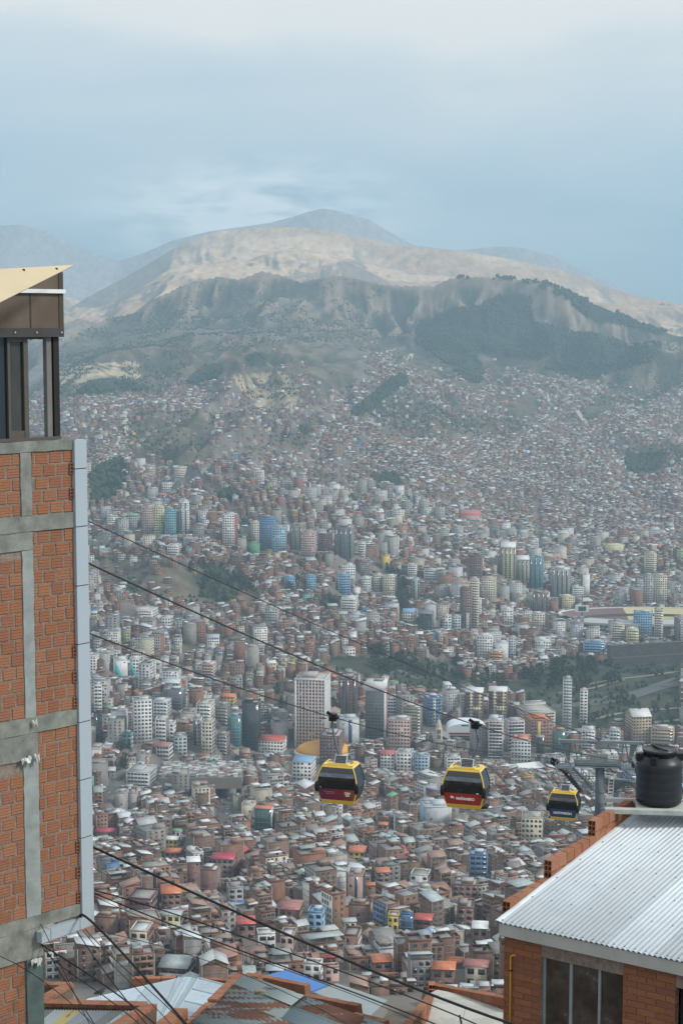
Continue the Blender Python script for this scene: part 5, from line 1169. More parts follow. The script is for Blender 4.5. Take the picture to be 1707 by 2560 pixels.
# ------------------------------------------------------------------ the unfinished brick building at the left
def left_building():
    O = P(188, 1105, 22.0); d = Vector((.723, .691, 0)).normalized(); n = Vector((d.y, -d.x, 0)); o_in = -n
    root = empty('brick_building', (O.x - 1.5, O.y - 1, O.z - 8)); tag(root, 'unfinished brick and concrete building at the left with grey cladding on its corner', 'building')
    def wl(px, py): h = hit_plane(px, py, O, n); return (h - O).dot(d), h.z - O.z
    fb = lambda bm, a0, a1, z0, z1, t0, t1, mi=0: fbox(bm, O, d, n, Z_, a0, a1, t0, t1, z0, z1, mi)
    sL = -2.4; zbot = wl(185, 2290)[1]; s107 = wl(107, 2450)[0]
    bm = bmesh.new(); fb(bm, sL, 0, zbot + .02, wl(185, 1100)[1], -.22, 0); fb(bm, sL, s107 - .002, -12, zbot + .02, -.22, 0); mk('mortar_wall', bm, M_MORT, root)
    bm = bmesh.new(); fb(bm, sL, -.08, zbot + .06, wl(185, 1100)[1] - .05, -3.5, -.23); fb(bm, sL, s107 - .06, -13, zbot + .05, -3.5, -.23); mk('inner_block', bm, M_CGR, root)
    secs = [(1124, 1279, 5, (1, 3)), (1318, 1773, 14, (9, 11, 13)), (1812, 2262, 14, (9, 11, 13))]
    c1a, c1b = wl(57, 1500)[0], wl(84, 1500)[0]; c3a, c3b = wl(62, 2100)[0], wl(99, 2100)[0]
    zB1L, zB2L, zBotL = wl(40, 1378)[1], wl(40, 1905)[1], wl(85, 2392)[1]
    bp = .205
    def row(z0, z1, a0, a1, off, hollow=False):
        x = a1; end = True
        if hollow:
            put('hollow_brick', BRH, root, O + d * (a1 - .045) + n * (-.035) + Z_ * ((z0 + z1) / 2), d, -n, Z_, .085, .12, z1 - z0); x = a1 - .10
        elif off: L = .10; put('brick', random.choice(BRK), root, O + d * (x - L / 2) + n * (-.038) + Z_ * ((z0 + z1) / 2), d, -n, Z_, L, .09, z1 - z0); x -= L + .028
        while x > a0 + .03:
            L = min(bp - .03 + random.uniform(-.006, .006), x - a0); zj = random.uniform(-.004, .004)
            put('brick', random.choice(BRK), root, O + d * (x - L / 2) + n * (-.039 + random.uniform(-.003, .004)) + Z_ * ((z0 + z1) / 2 + zj), d, -n, Z_, L, .09, z1 - z0)
            x -= L + random.choice((.03, .03, .024, .034))
    for y0, y1, nr, hol in secs:
        zt, zb = wl(185, y0)[1], wl(185, y1)[1]; ph = (zt - zb) / nr
        for k in range(nr):
            z1 = zt - k * ph - .008; z0 = z1 - ph + .020
            right_a = c1b if y0 < 1800 else c3b; la = c1a if y0 < 1800 else c3a
            row(z0, z1, right_a + .012, -.012, k % 2 == 1, k in hol)
            if not (y0 == 1318 and z1 > zB1L - .02) and not (y0 == 1812 and z1 > zB2L - .02): row(z0, z1, sL, la - .012, k % 2 == 0)
    z = zBotL - .01; k = 0
    ph = .168
    while z > wl(40, 2640)[1]: row(z - ph + .02, z, sL, wl(64, 2480)[0] - .01, k % 2 == 0); z -= ph; k += 1
    def cbox(name, a0, a1, z0, z1, t=.022, mat=M_CGR, lab=None):
        bm = bmesh.new(); m_ = max(2, int((a1 - a0) / .12)); k_ = max(2, int((z1 - z0) / .12)); r = random.Random(int(a0 * 1000 + z0 * 77))
        g = [[bm.verts.new(O + d * (a0 + (a1 - a0) * i / m_ + (r.uniform(-.006, .006) if 0 < i < m_ or True else 0)) + n * (t + r.uniform(-.004, .004)) + Z_ * (z0 + (z1 - z0) * j / k_ + r.uniform(-.005, .005))) for i in range(m_ + 1)] for j in range(k_ + 1)]
        for j in range(k_):
            for i in range(m_): bm.faces.new([g[j][i], g[j][i + 1], g[j + 1][i + 1], g[j + 1][i]])
        rim = [g[0][i] for i in range(m_ + 1)] + [g[j][m_] for j in range(1, k_ + 1)] + [g[k_][i] for i in range(m_ - 1, -1, -1)] + [g[j][0] for j in range(k_ - 1, 0, -1)]
        bk = [bm.verts.new(v.co - n * (t + .05)) for v in rim]
        for i in range(len(rim)): bm.faces.new([rim[i], rim[(i + 1) % len(rim)], bk[(i + 1) % len(rim)], bk[i]])
        o = mk(name, bm, mat, root)
        if lab: o['label'] = lab
    zt = wl(185, 1097)[1]; z = lambda y: wl(185, y)[1]
    cbox('concrete_beam', sL, 0, z(1123), zt, .026); cbox('concrete_column', c1a, c1b, z(1279) + .002, z(1123) - .002, .018)
    cbox('concrete_beam', sL, 0, z(1318), z(1279), .026); cbox('concrete_beam', sL, c1b, zB1L, z(1318) - .003, .020)
    cbox('concrete_column', c1a, c1b, z(1773) + .002, zB1L - .003, .016, M_CGR2); cbox('concrete_beam', sL, 0, z(1812), z(1773), .026); cbox('concrete_beam', sL, c3b, zB2L, z(1812) - .003, .02)
    cbox('concrete_column', c3a, c3b, z(2262) + .002, zB2L - .003, .014, M_CGR2, 'pale formed column'); cbox('concrete_beam', sL, 0, zbot, z(2262), .03); cbox('concrete_beam', sL, s107, zBotL, zbot - .003, .034)
    cbox('concrete_column', wl(66, 2480)[0], s107, -12, zBotL - .004, .03, plain('dark_green_column', (.085, .12, .11), .7, scale=3, var=.25))
    # cladding: flat plates on the corner, running on under the wall as one band
    dC = Vector((.625, .781, 0)).normalized(); nC = Vector((dC.y, -dC.x, 0)); s0 = wl(181, 1105)[0]; OC = O + d * s0 + n * .055
    def pc(px, py): h = hit_plane(px, py, OC, nC); return (h - OC).dot(dC), h.z - O.z
    w = pc(217, 1105)[0]; seams = [1097, 1170, 1314, 1461, 1606, 1800, 1943, 2087, 2290]
    zs = [pc(217 + 20 * (s_ - 1097) / 1193, s_)[1] for s_ in seams]
    for a, b_ in zip(zs, zs[1:]):
        bm = bmesh.new(); fbox(bm, OC, dC, nC, Z_, 0, w, -.12, 0, b_ + .006, a - .006); mk('cladding_panel', bm, M_CLAD, root)
    bm = bmesh.new(); fbox(bm, OC, dC, nC, Z_, .01, w - .01, -.10, -.006, zs[-1], zs[0] - .01); mk('cladding_backing', bm, M_BLK, root)
    zb1, zb0 = pc(237, 2284)[1], pc(237, 2311)[1]; sA = pc(105, 2340)[0]; sm = pc(128, 2340)[0]
    for a, b_ in ((sA, sm - .005), (sm + .005, pc(200, 2300)[0]), (pc(200, 2300)[0] + .008, w)):
        bm = bmesh.new(); fbox(bm, OC, dC, nC, Z_, a, b_, -.10, .002, zb0, zb1); mk('cladding_panel', bm, M_CLAD, root)
    bm = bmesh.new(); fb(bm, -.012, .03, zbot + .02, z(1130), -.04, .03); mk('joint_gap', bm, M_BLK, root)
    # rag ends of plastic sheet trapped in the joints
    for k_, (px, py, w_) in enumerate(((80, 1800, .07), (60, 1893, .15), (86, 1886, .09), (84, 2396, .17))):
        a, zz = wl(px, py); r = random.Random(k_ + 3); bm = bmesh.new(); m_ = 9
        t_ = [bm.verts.new(O + d * (a + w_ * (i / m_ - .5)) + n * (.05 + r.uniform(0, .03)) + Z_ * (zz + r.uniform(-.01, .03))) for i in range(m_ + 1)]
        b2 = [bm.verts.new(O + d * (a + w_ * (i / m_ - .5) + r.uniform(-.01, .01)) + n * (.06 + r.uniform(0, .05)) + Z_ * (zz - r.uniform(.01, .10))) for i in range(m_ + 1)]
        for i in range(m_): bm.faces.new([t_[i], t_[i + 1], b2[i + 1], b2[i]])
        mk('plastic_rag', bm, plain('dirty_white_plastic', (.55, .56, .52), .5, scale=20), root)
    # ---- rooftop room with tinted glazing and a slanting awning sheet
    b = lambda px, py: wl(px, py)
    room = empty('rooftop_room', O + d * -1.2 + Z_ * zt); tag(room, 'dark glazed rooftop room with a pale yellow slanting awning on the brick building', 'rooftop room')
    m_glass, t, bb = new_mat('tinted_glass', .06, .6); bb.inputs['Base Color'].default_value = (.022, .028, .034, 1)
    M_FR = plain('bronze_frame', (.085, .075, .062), .5, .4); M_FD = plain('dark_steel', (.018, .017, .014), .5); M_PAN = plain('brown_sheet', (.12, .092, .068), .75, var=.2, scale=1.6)
    zs_, zh = b(100, 1093)[1], b(120, 842)[1]; rb = lambda nm, px0, px1, za, zb_, t0, t1, mt, py=970: (lambda bm: (fb(bm, (b(px0, py)[0] if px0 is not None else sL), b(px1, py)[0], za, zb_, t0, t1), mk(nm, bm, mt, room)))(bmesh.new())
    rb('sill', None, 154, zt + .002, zs_, -.3, -.01, M_FR)
    rb('glass_pane', None, 25, zs_, zh, -.09, -.07, m_glass); rb('glass_pane', 31, 65, zs_ + .09, zh - .06, -.09, -.07, plain('olive_glass', (.05, .05, .042), .1, .6, var=.25, scale=1.5)); rb('frame_post', 25, 31, zs_, zh, -.12, -.03, M_FR)
    rb('frame_post', 65, 76, zs_, zh, -.12, -.03, M_FR); rb('frame_rail', 31, 65, zs_, zs_ + .09, -.12, -.035, M_FR); rb('frame_rail', 31, 65, zh - .06, zh, -.12, -.035, M_FR)
    rb('frame_post', 121, 133, zs_, zh, -.10, -.02, plain('grey_post', (.17, .16, .145), .6)); rb('frame_post', 134, 137, zs_, zh, -.16, -.12, plain('light_trim', (.5, .52, .53), .4)); rb('frame_post', 137, 151, zs_, zh, -.14, -.01, M_FD)
    zp = b(156, 838)[1]; zq = b(156, 680)[1]; rb('side_panel', None, 156, zh + .002, zq, -.05, .03, M_PAN, 760); rb('panel_seam', 144, 155, zh, zq - .01, .031, .04, plain('dark_brown_seam', (.07, .06, .045), .8), 760); rb('panel_seam', 72, 75, zh, zq - .2, .031, .038, plain('dark_brown_seam', (.07, .06, .045), .8), 760)
    rb('lower_rail', None, 156, zh - .002, b(100, 820)[1], -.04, .045, plain('dark_rail', (.055, .05, .05), .6), 830)
    rb('white_batten', None, 157, b(110, 733)[1], b(110, 723)[1], .04, .07, M_WHITE, 728)
    for px in (33, 87, 149): a, zz = b(px, 833); bm = bmesh.new(); fb(bm, a - .008, a + .008, zz, zz + .02, .045, .06); mk('bolt', bm, plain('steel_bolt', (.5, .5, .5), .4), room)
    tip = P(187, 662, 21.6); q = [tip, P(0, 673, 23.6), P(-330, 690, 17.4), P(-330, 922, 15.8), P(0, 757, 21.4)]
    bm = bmesh.new(); poly(bm, [q[0], q[2], q[3]], .012); mk('awning_sheet', bm, plain('pale_yellow_sheet', (.50, .42, .275), .6, .3, var=.06, scale=1.2), room)
    bm = bmesh.new(); fb(bm, sL, b(140, 970)[0], zh - .03, zh + .1, -3.2, -.1); mk('ceiling', bm, M_PAN, room)
    for px in (61, 143): 
        p = hit_plane(px, 675 if px < 100 else 672, q[0], (q[2] - q[0]).cross(q[3] - q[0]).normalized()); bm = bmesh.new(); fbox(bm, p, X_, Y_, Z_, -.012, .012, -.03, 0, -.012, .012); mk('bolt', bm, M_FD, room)
left_building()
# ------------------------------------------------------------------ the house at the right: corrugated roof, brick wall, stepped parapet, tank
M_ZINC = streaky('new_zinc_sheet', (.66, .73, .765), (.59, .655, .69), (.66, .715, .745), (1, 1, 1), .55, .5, .12, .5)
def right_house():
    e = Vector((.831, -.556, 0)).normalized(); r = Vector((.556, .831, 0)).normalized(); A0 = P(1239, 2306, 23.0)
    rb_ = ray(1587, 2035); kx = float(rb_[0] / rb_[1]); m_ = r.x / r.y; Yb = (m_ * 23.0 - A0.x) / (m_ - kx); B = P(1587, 2035, Yb); Lr = (Vector((B.x, B.y, 0)) - Vector((A0.x, A0.y, 0))).length; sl = (B.z - A0.z) / Lr
    root = empty('corrugated_roof_house', A0 - Z_ * 3); tag(root, 'brick house with a pale corrugated metal roof at the lower right', 'house')
    s3 = (r + Z_ * sl).normalized(); nr = e.cross(s3).normalized(); nr = nr if nr.z > 0 else -nr; Ls = Lr / r.dot(s3) + .9; pitch = .076; EL = 4.6
    ncor = 11; k = 0; x0 = 0.0
    while x0 < EL:
        W = ncor * pitch; bm = bmesh.new(); nu = ncor * 8; vs = []
        for j, v in enumerate((0, Ls)):
            vs.append([bm.verts.new(A0 + e * (x0 + W * i / nu + .04) + s3 * v + nr * (.0105 * math.cos(2 * math.pi * (i / 8 + .5)) + .014 + .003 * (k % 2))) for i in range(nu + 1)])
        vb = [[bm.verts.new(q.co - nr * .002) for q in row] for row in vs]
        for i in range(nu):
            bm.faces.new([vs[0][i], vs[0][i + 1], vs[1][i + 1], vs[1][i]]); bm.faces.new([vb[0][i], vb[1][i], vb[1][i + 1], vb[0][i + 1]]); bm.faces.new([vs[0][i], vb[0][i], vb[0][i + 1], vs[0][i + 1]])
        mk('roof_sheet', bm, M_ZINC, root, True); x0 += W - pitch * 1.0; k += 1
    # folded flashing on the left verge
    bm = bmesh.new(); prof = [(-.02, -.06), (-.025, .02), (.0, .034), (.05, .030), (.10, .012)]
    v0 = [bm.verts.new(A0 + e * a + nr * b_) for a, b_ in prof]; v1 = [bm.verts.new(A0 + e * a + nr * b_ + s3 * Ls) for a, b_ in prof]
    for i in range(len(prof) - 1): bm.faces.new([v0[i], v0[i + 1], v1[i + 1], v1[i]])
    mk('verge_flashing', bm, M_ZINC, root, True)
    bm = bmesh.new(); rows = [.05] + [.05 + Ls * f for f in (.16, .30, .44, .58, .72, .86)]
    for j, v in enumerate(rows):
        i = 0
        while i * pitch * 2 < EL:
            fbox(bm, A0 + e * (.04 + pitch * (i * 2 + (.0 if j else .0) + .5)) + s3 * v + nr * .030, e, s3, nr, -.008, .008, -.008, .008, 0, .009); i += 1 if j == 0 else 2
    mk('roof_screws', bm, plain('screw_grey', (.16, .17, .18), .5), root)['kind'] = 'stuff'
    # fascia, soffit, wall
    bm = bmesh.new(); fbox(bm, A0, e, r, Z_, .03, EL, .03, .075, -.185, -.012); mk('fascia_board', bm, plain('grey_fascia', (.40, .40, .365), .85, var=.10, scale=3, bump=.1), root)
    OW = A0 + r * .16
    def wp(px, py): h = hit_plane(px, py, OW, r); return (h - OW).dot(e), h.z - A0.z
    fw = lambda bm, a0, a1, z0, z1, t0, t1, mi=0: fbox(bm, Vector((OW.x, OW.y, A0.z)), e, r, Z_, a0, a1, t0, t1, z0, z1, mi)
    xl = wp(1258, 2450)[0]; w0, w1 = wp(1351, 2450)[0], wp(1556, 2450)[0]; x2 = wp(1686, 2500)[0]; zt = wp(1353, 2393)[1]
    bm = bmesh.new(); fw(bm, xl + .008, w0, -3.2, -.19, .012, .12); fw(bm, w1, x2, -3.2, zt, .012, .12); fw(bm, w0, EL, zt, -.19, .012, .12); fw(bm, x2 + .8, EL, -3.2, zt, .012, .12); mk('mortar_wall', bm, M_MORT, root)
    bm = bmesh.new(); fw(bm, xl, EL, -.19, -.03, .03, 5.2); mk('soffit', bm, plain('soffit_dark', (.10, .09, .075), .9), root)
    # side and back walls
    bm = bmesh.new(); fw(bm, xl + .01, xl + .12, -9, -.2, .13, 5.2); fw(bm, xl + .12, EL, -9, -.2, 5.1, 5.2); fw(bm, EL - .1, EL, -9, -.2, .13, 5.1); fw(bm, xl + .12, EL - .1, -3.3, -3.2, .13, 5.1); mk('side_wall', bm, M_MORT, root)
    course = .0885; zrow = zt - .0; kk = 0
    z = -.20
    while z > -1.9:
        z0 = z - course + .010
        for a0, a1 in ((xl, w0 - .004), (w1 + .004, x2)):
            if a0 == w1 + .004 and z > zt + .04: pass
            x = a1 - (0 if kk % 2 else .14)
            if kk % 2 == 0: put('brick', random.choice(BRS), root, Vector((OW.x, OW.y, A0.z)) + e * (a1 - .066) + r * .045 + Z_ * ((z0 + z) / 2), e, r, Z_, .13, .09, z - z0)
            while x > a0 + .02:
                L = min(.262, x - a0); put('brick', random.choice(BRS), root, Vector((OW.x, OW.y, A0.z)) + e * (x - L / 2) + r * (.045 + random.uniform(-.003, .003)) + Z_ * ((z0 + z) / 2 + random.uniform(-.002, .002)), e, r, Z_, L, .09, z - z0); x -= L + .010
        z -= course; kk += 1
    # window: three panes between pale mullions, set back in the wall
    mg, t, bb = new_mat('dusty_window_glass', .07, .7); tc = N(t, 'ShaderNodeTexCoord'); n_ = N(t, 'ShaderNodeTexNoise', Scale=3.0, Detail=6.0, Roughness=.6); t.links.new(tc.outputs['Object'], n_.inputs['Vector'])
    rr = ramp(t, [(.38, (.028, .024, .02)), (.56, (.06, .05, .042)), (.66, (.11, .11, .10))], n_.outputs[0]); t.links.new(rr.outputs[0], bb.inputs['Base Color']); rg = ramp(t, [(.45, .05), (.65, .35)], n_.outputs[0]); t.links.new(rg.outputs[0], bb.inputs['Roughness'])
    win = bpy.data.objects.new('window', None); link(win, root); xs = [wp(p, 2450)[0] for p in (1351, 1357, 1417, 1424, 1489, 1495, 1556)]
    for a, b_ in ((xs[1], xs[2]), (xs[3], xs[4]), (xs[5], xs[6])): bm = bmesh.new(); fw(bm, a, b_, -2.2, zt, .10, .11); mk('pane', bm, mg, root).parent = win
    for a, b_ in ((xs[0], xs[1]), (xs[2], xs[3]), (xs[4], xs[5])): bm = bmesh.new(); fw(bm, a, b_, -2.2, zt, .07, .12); mk('mullion', bm, plain('pale_aluminium', (.26, .28, .29), .45), root).parent = win
    bm = bmesh.new(); fw(bm, xs[0], xs[6], zt, zt + .03, .07, .12); mk('frame_head', bm, plain('pale_aluminium', (.26, .28, .29), .45), root).parent = win
    bm = bmesh.new(); fw(bm, x2, x2 + .8, -3.2, zt - .05, .20, .24); mk('doorway_void', bm, plain('dark_interior', (.03, .022, .02), .8), root)
    px0 = wp(1278, 2450)[0]; base = Vector((OW.x, OW.y, A0.z)) - r * .03; bm = bmesh.new(); zz = wp(1278, 2386)[1]
    tube(bm, [base + e * (px0 + .06) + r * .05 + Z_ * zz, base + e * (px0 + .02) + Z_ * zz, base + e * px0 + Z_ * (zz - .02), base + e * px0 + Z_ * (zz - 1.6)], .0135, 8); p_ = mk('gas_pipe', bm, plain('yellow_pipe', (.62, .33, .03), .45), root, True); p_['label'] = 'yellow gas pipe'
    bm = bmesh.new(); fbox(bm, base + e * px0 + Z_ * (wp(1278, 2424)[1]), e, r, Z_, -.02, .02, -.02, .03, -.008, .008); mk('pipe_clamp', bm, M_BLK, root)
    # stepped firewall of hollow bricks beyond the verge
    OS = A0 - e * .13
    hs = [hit_plane(px, py, OS, e) for px, py in ((1255, 2252), (1359, 2149), (1469, 2050))]; ts = [(h - OS).dot(r) for h in hs]; bl, bh = .25, .165
    wall = root
    for k, (h, t0) in enumerate(zip(hs, ts)):
        t1 = ts[k + 1] + .55 if k < 2 else Lr + .3; q = 0
        for rw in range(3):
            z1 = h.z - rw * (bh + .012); x = t0; i = 0
            if x < 0: x = x
            while x < t1:
                L = bl if not (i == 0 and rw % 2) else bl * .6
                c = Vector((OS.x, OS.y, 0)) + e * .062 + r * (x + L / 2) + Z_ * (z1 - bh / 2)
                if i == 0: put('hollow_brick', BRHP, root, c, e, r, Z_, .125, L, bh)
                else: put('brick', random.choice(BRP), root, c, e, r, Z_, .12, L - .012, bh)
                x += L + .004; i += 1
    # slab and water tank
    sp0, sp1 = P(1512, 2023, 26.2), P(1512, 2034, 26.2); ex = Vector((1, -.10, 0)).normalized(); ey = Vector((.10, 1, 0)).normalized(); root2 = empty('tank_slab', sp0); tag(root2, 'pale concrete slab laid across the top of the corrugated roof', 'slab')
    bm = bmesh.new(); fbox(bm, sp0, ex, ey, Z_, 0, 2.6, 0, .13, sp1.z - sp0.z, 0); fbox(bm, sp0, ex, ey, Z_, .5, 2.6, .132, .62, sp1.z - sp0.z - .02, -.02); mk('slab', bm, plain('slab_concrete', (.40, .42, .39), .9, bump=.3, var=.18, scale=5), root2)
    bm = bmesh.new(); fbox(bm, sp0, ex, ey, Z_, .03, 2.6, .63, .70, -.07, .0); mk('kerb', bm, plain('kerb_concrete', (.52, .54, .51), .9), root2)
    Yt = 26.62; C0 = P(1645, 2019, Yt); C0.z = sp0.z; kk = F / Yt; R = 58.5 / kk; zy = lambda row: (P(1645, row, Yt - R * .2).z - C0.z)
    H_ = zy(1907); root3 = empty('water_tank', C0); tag(root3, 'black plastic water tank with a screw lid on the corrugated roof', 'water tank')
    prof = [(R * .90, 0), (R * .97, .02), (R, .06)]
    for i in range(1, 5):
        z = H_ * i / 5; prof += [(R, z - .02), (R * .993, z - .01), (R * .993, z + .01), (R, z + .02)]
    prof += [(R, H_ - .03), (R * .985, H_), (R * .93, H_ + .035), (R * .74, H_ + .105), (R * .72, H_ + .11)]
    bm = bmesh.new(); lathe(bm, C0, prof, 48); mk('body', bm, plain('black_polyethylene', (.014, .016, .018), .42, .4, var=.15), root3, True)
    zt0 = H_ + .11; zt1 = zy(1873); bm = bmesh.new(); lathe(bm, C0, [(R * .70, zt0 - .01), (R * .70, zt1 - .05), (R * .745, zt1 - .045), (R * .745, zt1 - .005), (R * .70, zt1), (R * .68, zt1 - .012), (.02, zt1 - .012)], 40); lid = mk('lid', bm, plain('lid_black', (.02, .024, .026), .35, .5), root3, True)
    bm = bmesh.new(); beam(bm, C0 + Vector((-.02, -.02, zt1 + .006)), C0 + Vector((R * .22, -R * .62, zt1 + .01)), .03, .02); beam(bm, C0 + Vector((-.02, -.02, zt1 + .006)), C0 + Vector((-R * .2, R * .5, zt1 + .01)), .03, .02); mk('lid_bar', bm, M_BLK, root3)
    for a in (math.pi, 0, -math.pi / 2 - .45): bm = bmesh.new(); q = C0 + Vector((math.cos(a) * R * .84, math.sin(a) * R * .84, H_ + .08)); fbox(bm, q, Vector((math.cos(a), math.sin(a), 0)), Vector((-math.sin(a), math.cos(a), 0)), Z_, -.06, .07, -.05, .05, -.05, .06); mk('lifting_lug', bm, M_BLK, root3)
    bm = bmesh.new(); q = C0 + Vector((R * .93, -R * .38, H_ * .48)); lathe(bm, Vector((0, 0, 0)), [(.001, 0), (.035, .001), (.035, .008), (.001, .009)], 16); bmesh.ops.transform(bm, matrix=Matrix.Translation(q) @ Matrix.Rotation(math.radians(-22), 4, 'Z') @ Matrix.Rotation(math.pi / 2, 4, 'Y'), verts=bm.verts); mk('badge', bm, plain('pale_blue_badge', (.25, .45, .62), .5), root3)
right_house()
# ------------------------------------------------------------------ small roofs and brick parapets along the bottom edge
def corr_patch(name, Q, n, root, mat, amp=.012, seg=6, off=0.0, ends=True, smooth=True):
    """a corrugated sheet over the quad Q00, Q10 (along the ribs), Q01, Q11; n ribs across"""
    q00, q10, q01, q11 = Q; nr = (q10 - q00).cross(q01 - q00).normalized(); nr = nr if nr.z > 0 else -nr; bm = bmesh.new(); rows = []
    for u in (0, .5, 1):
        rows.append([bm.verts.new(q00.lerp(q10, u).lerp(q01.lerp(q11, u), i / (n * seg)) + nr * (off + amp * math.cos(2 * math.pi * i / seg))) for i in range(n * seg + 1)])
    low = [[bm.verts.new(v.co - nr * .003) for v in rw] for rw in rows]
    for a in range(2):
        for i in range(n * seg): bm.faces.new([rows[a][i], rows[a][i + 1], rows[a + 1][i + 1], rows[a + 1][i]]); bm.faces.new([low[a][i], low[a + 1][i], low[a + 1][i + 1], low[a][i + 1]])
    for e_ in (0, 2):
        for i in range(n * seg): bm.faces.new([rows[e_][i], rows[e_][i + 1], low[e_][i + 1], low[e_][i]])
    return mk(name, bm, mat, root, smooth)
def brick_line(root, p0, p1, h, w, nb=None, rows=1, mesh=BRP, L=.24):
    d = p1 - p0; T_ = d.length; d.normalize(); s = Vector((-d.y, d.x, 0)).normalized(); up = s.cross(d); up = up if up.z > 0 else -up; m_ = max(1, int(T_ / L)); st = T_ / m_
    for rw in range(rows):
        for i in range(m_ + (rw % 2)):
            a = max(0, (i - .5 * (rw % 2)) * st); b_ = min(T_, (i + 1 - .5 * (rw % 2)) * st)
            if b_ - a < .03: continue
            put('brick', random.choice(mesh), root, p0 + d * ((a + b_) / 2) - up * (h * (rw + .5) + .01 * rw) + s * random.uniform(-.006, .006), d, s, up, b_ - a - .012, w, h)
def foot(bm, pts, depth):
    t_ = [bm.verts.new(p) for p in pts]; b_ = [bm.verts.new(Vector((p.x, p.y, p.z - depth))) for p in pts]; n = len(pts)
    bm.faces.new(t_); bm.faces.new(b_[::-1])
    for k in range(n): bm.faces.new([t_[k], t_[(k + 1) % n], b_[(k + 1) % n], b_[k]])
def bottom():
    # patched rusty roof in the middle
    rust = streaky('rusty_patched_zinc', (.20, .255, .255), (.115, .05, .035), (.17, .085, .055), (.45, 2.6, 1), .50, .55); rust2 = streaky('pale_green_zinc', (.30, .36, .35), (.20, .13, .10), None, (.45, 2.6, 1), .64, .5); rust3 = streaky('bluish_zinc', (.22, .30, .33), (.16, .10, .08), None, (.45, 2.6, 1), .70, .5)
    a, b_, c = P(609, 2440, 29.0), P(985, 2572, 25.2), P(455, 2580, 25.0); dd = b_ + c - a + Z_ * -.05
    root = empty('patched_roof_house', Vector((a.x, a.y - 2, a.z - 3))); tag(root, 'house under a patched rusty corrugated roof in the bottom middle', 'house')
    B = lambda u, v: a + (b_ - a) * u + (c - a) * v + (dd - b_ - c + a) * u * v
    cuts = [0, .20, .42, .64, .85, 1.06]; mm = [rust2, rust, rust, rust3, rust]; br = [(.36, .8, 1.15), (.40, .78, 1.15), (.52, .95, 1.15), (.45, .9, 1.15), (.5, 1.15, 1.15)]
    for i in range(5):
        u0 = 0; 
        for j, u1 in enumerate(br[i]):
            if u1 <= u0: continue
            v0, v1 = cuts[i], cuts[i + 1] + .02; mat = (mm[i], rust3, rust)[j] if (i + j) % 2 == 0 else rust
            corr_patch('roof_sheet', [B(u0, v0), B(u1 + .02, v0), B(u0, v1), B(u1 + .02, v1)], max(6, int((c - a).length * (v1 - v0) / .105)), root, mat, .017, 6, .006 * (3 - j) + .004 * i)
            u0 = u1
    pl = B(.20, .16); corr_patch('roof_patch', [B(.20, .06), B(.44, .02), B(.17, .20), B(.42, .22)], 12, root, rust2, .010, 6, .05)['label'] = 'loose pale green sheet'
    bm = bmesh.new(); foot(bm, [a - Z_ * .08, b_ - Z_ * .08, dd - Z_ * .08, c - Z_ * .08], 7); mk('wall', bm, M_MORT, root)
    # the stone that holds a sheet down
    s_ = hit_plane(650, 2487, B(.2, .15) + Z_ * .08, (b_ - a).cross(c - a).normalized()); st = empty('roof_stone', s_); tag(st, 'flat mossy stone holding down the loose pale green roof sheet', 'stone')
    bm = bmesh.new(); rr = random.Random(2); vs = [bm.verts.new(s_ + Vector((math.cos(k * .7) * .105 * rr.uniform(.8, 1.1), math.sin(k * .7) * .06, z + rr.uniform(-.008, .008)))) for z in (0.02, .075) for k in range(9)]; bmesh.ops.convex_hull(bm, input=vs); mk('stone', bm, plain('mossy_stone', (.20, .20, .14), .95, bump=.5, scale=12, var=.3), st)
    # verge of orange bricks on the gable edge, and the low brick wall along the ridge
    w = empty('gable_parapet', a); tag(w, 'row of orange bricks along the left edge of the rusty roof', 'parapet')
    brick_line(w, P(600, 2436, 29.3) + Z_ * .03, P(532, 2502, 26.9) + Z_ * .03, .10, .16, L=.22); brick_line(w, P(527, 2506, 26.8), P(452, 2580, 25.0), .10, .18, L=.22)
    w = empty('ridge_parapet', P(690, 2465, 29.8)); tag(w, 'broken brick parapet running right behind the rusty roof', 'parapet')
    brick_line(w, P(612, 2434, 29.6), P(650, 2440, 29.4), .12, .14); brick_line(w, P(630, 2434, 30), P(768, 2462, 29.0), .165, .14, rows=2); brick_line(w, P(762, 2485, 28.4), P(898, 2512, 27.6), .165, .14, rows=2); brick_line(w, P(880, 2532, 27), P(965, 2552, 26.4), .16, .14, rows=2)
    bm = bmesh.new()
    for p0, p1 in ((P(630, 2436, 30), P(768, 2464, 29.0)), (P(762, 2487, 28.4), P(898, 2514, 27.6)), (P(880, 2534, 27), P(965, 2554, 26.4))): beam(bm, p0 - Z_ * .38, p1 - Z_ * .38, .13, .72)
    mk('mortar', bm, M_MORT, w)
    # blue white metal roof with a hip
    zn = streaky('fresh_blue_white_zinc', (.56, .66, .72), (.44, .54, .60), None, (1, 1, 1), .6, .32, .3); ap, hp = P(497, 2446, 33.5), P(418, 2572, 27.5); rt, lt = P(575, 2466, 32.4), P(222, 2496, 31.0)
    root = empty('blue_white_roof_house', Vector((ap.x - 2, ap.y - 3, ap.z - 3))); tag(root, 'house under a smooth bluish white metal roof behind the orange parapets', 'house')
    def sheets(A1, A2, B1, B2, n, nm='roof_sheet'):
        for k in range(n):
            f0, f1 = k / n, (k + 1) / n + .004; bm = bmesh.new(); q = [A1.lerp(A2, f0), A1.lerp(A2, f1), B1.lerp(B2, f1), B1.lerp(B2, f0)]
            q = [p + Z_ * (.004 * (k % 2)) for p in q]; poly(bm, q, .006); mk(nm, bm, zn, root)
            d_ = (q[3] - q[0]); bm = bmesh.new(); beam(bm, q[0] + Z_ * .012, q[3] + Z_ * .012, .022, .022); mk('standing_seam', bm, zn, root)
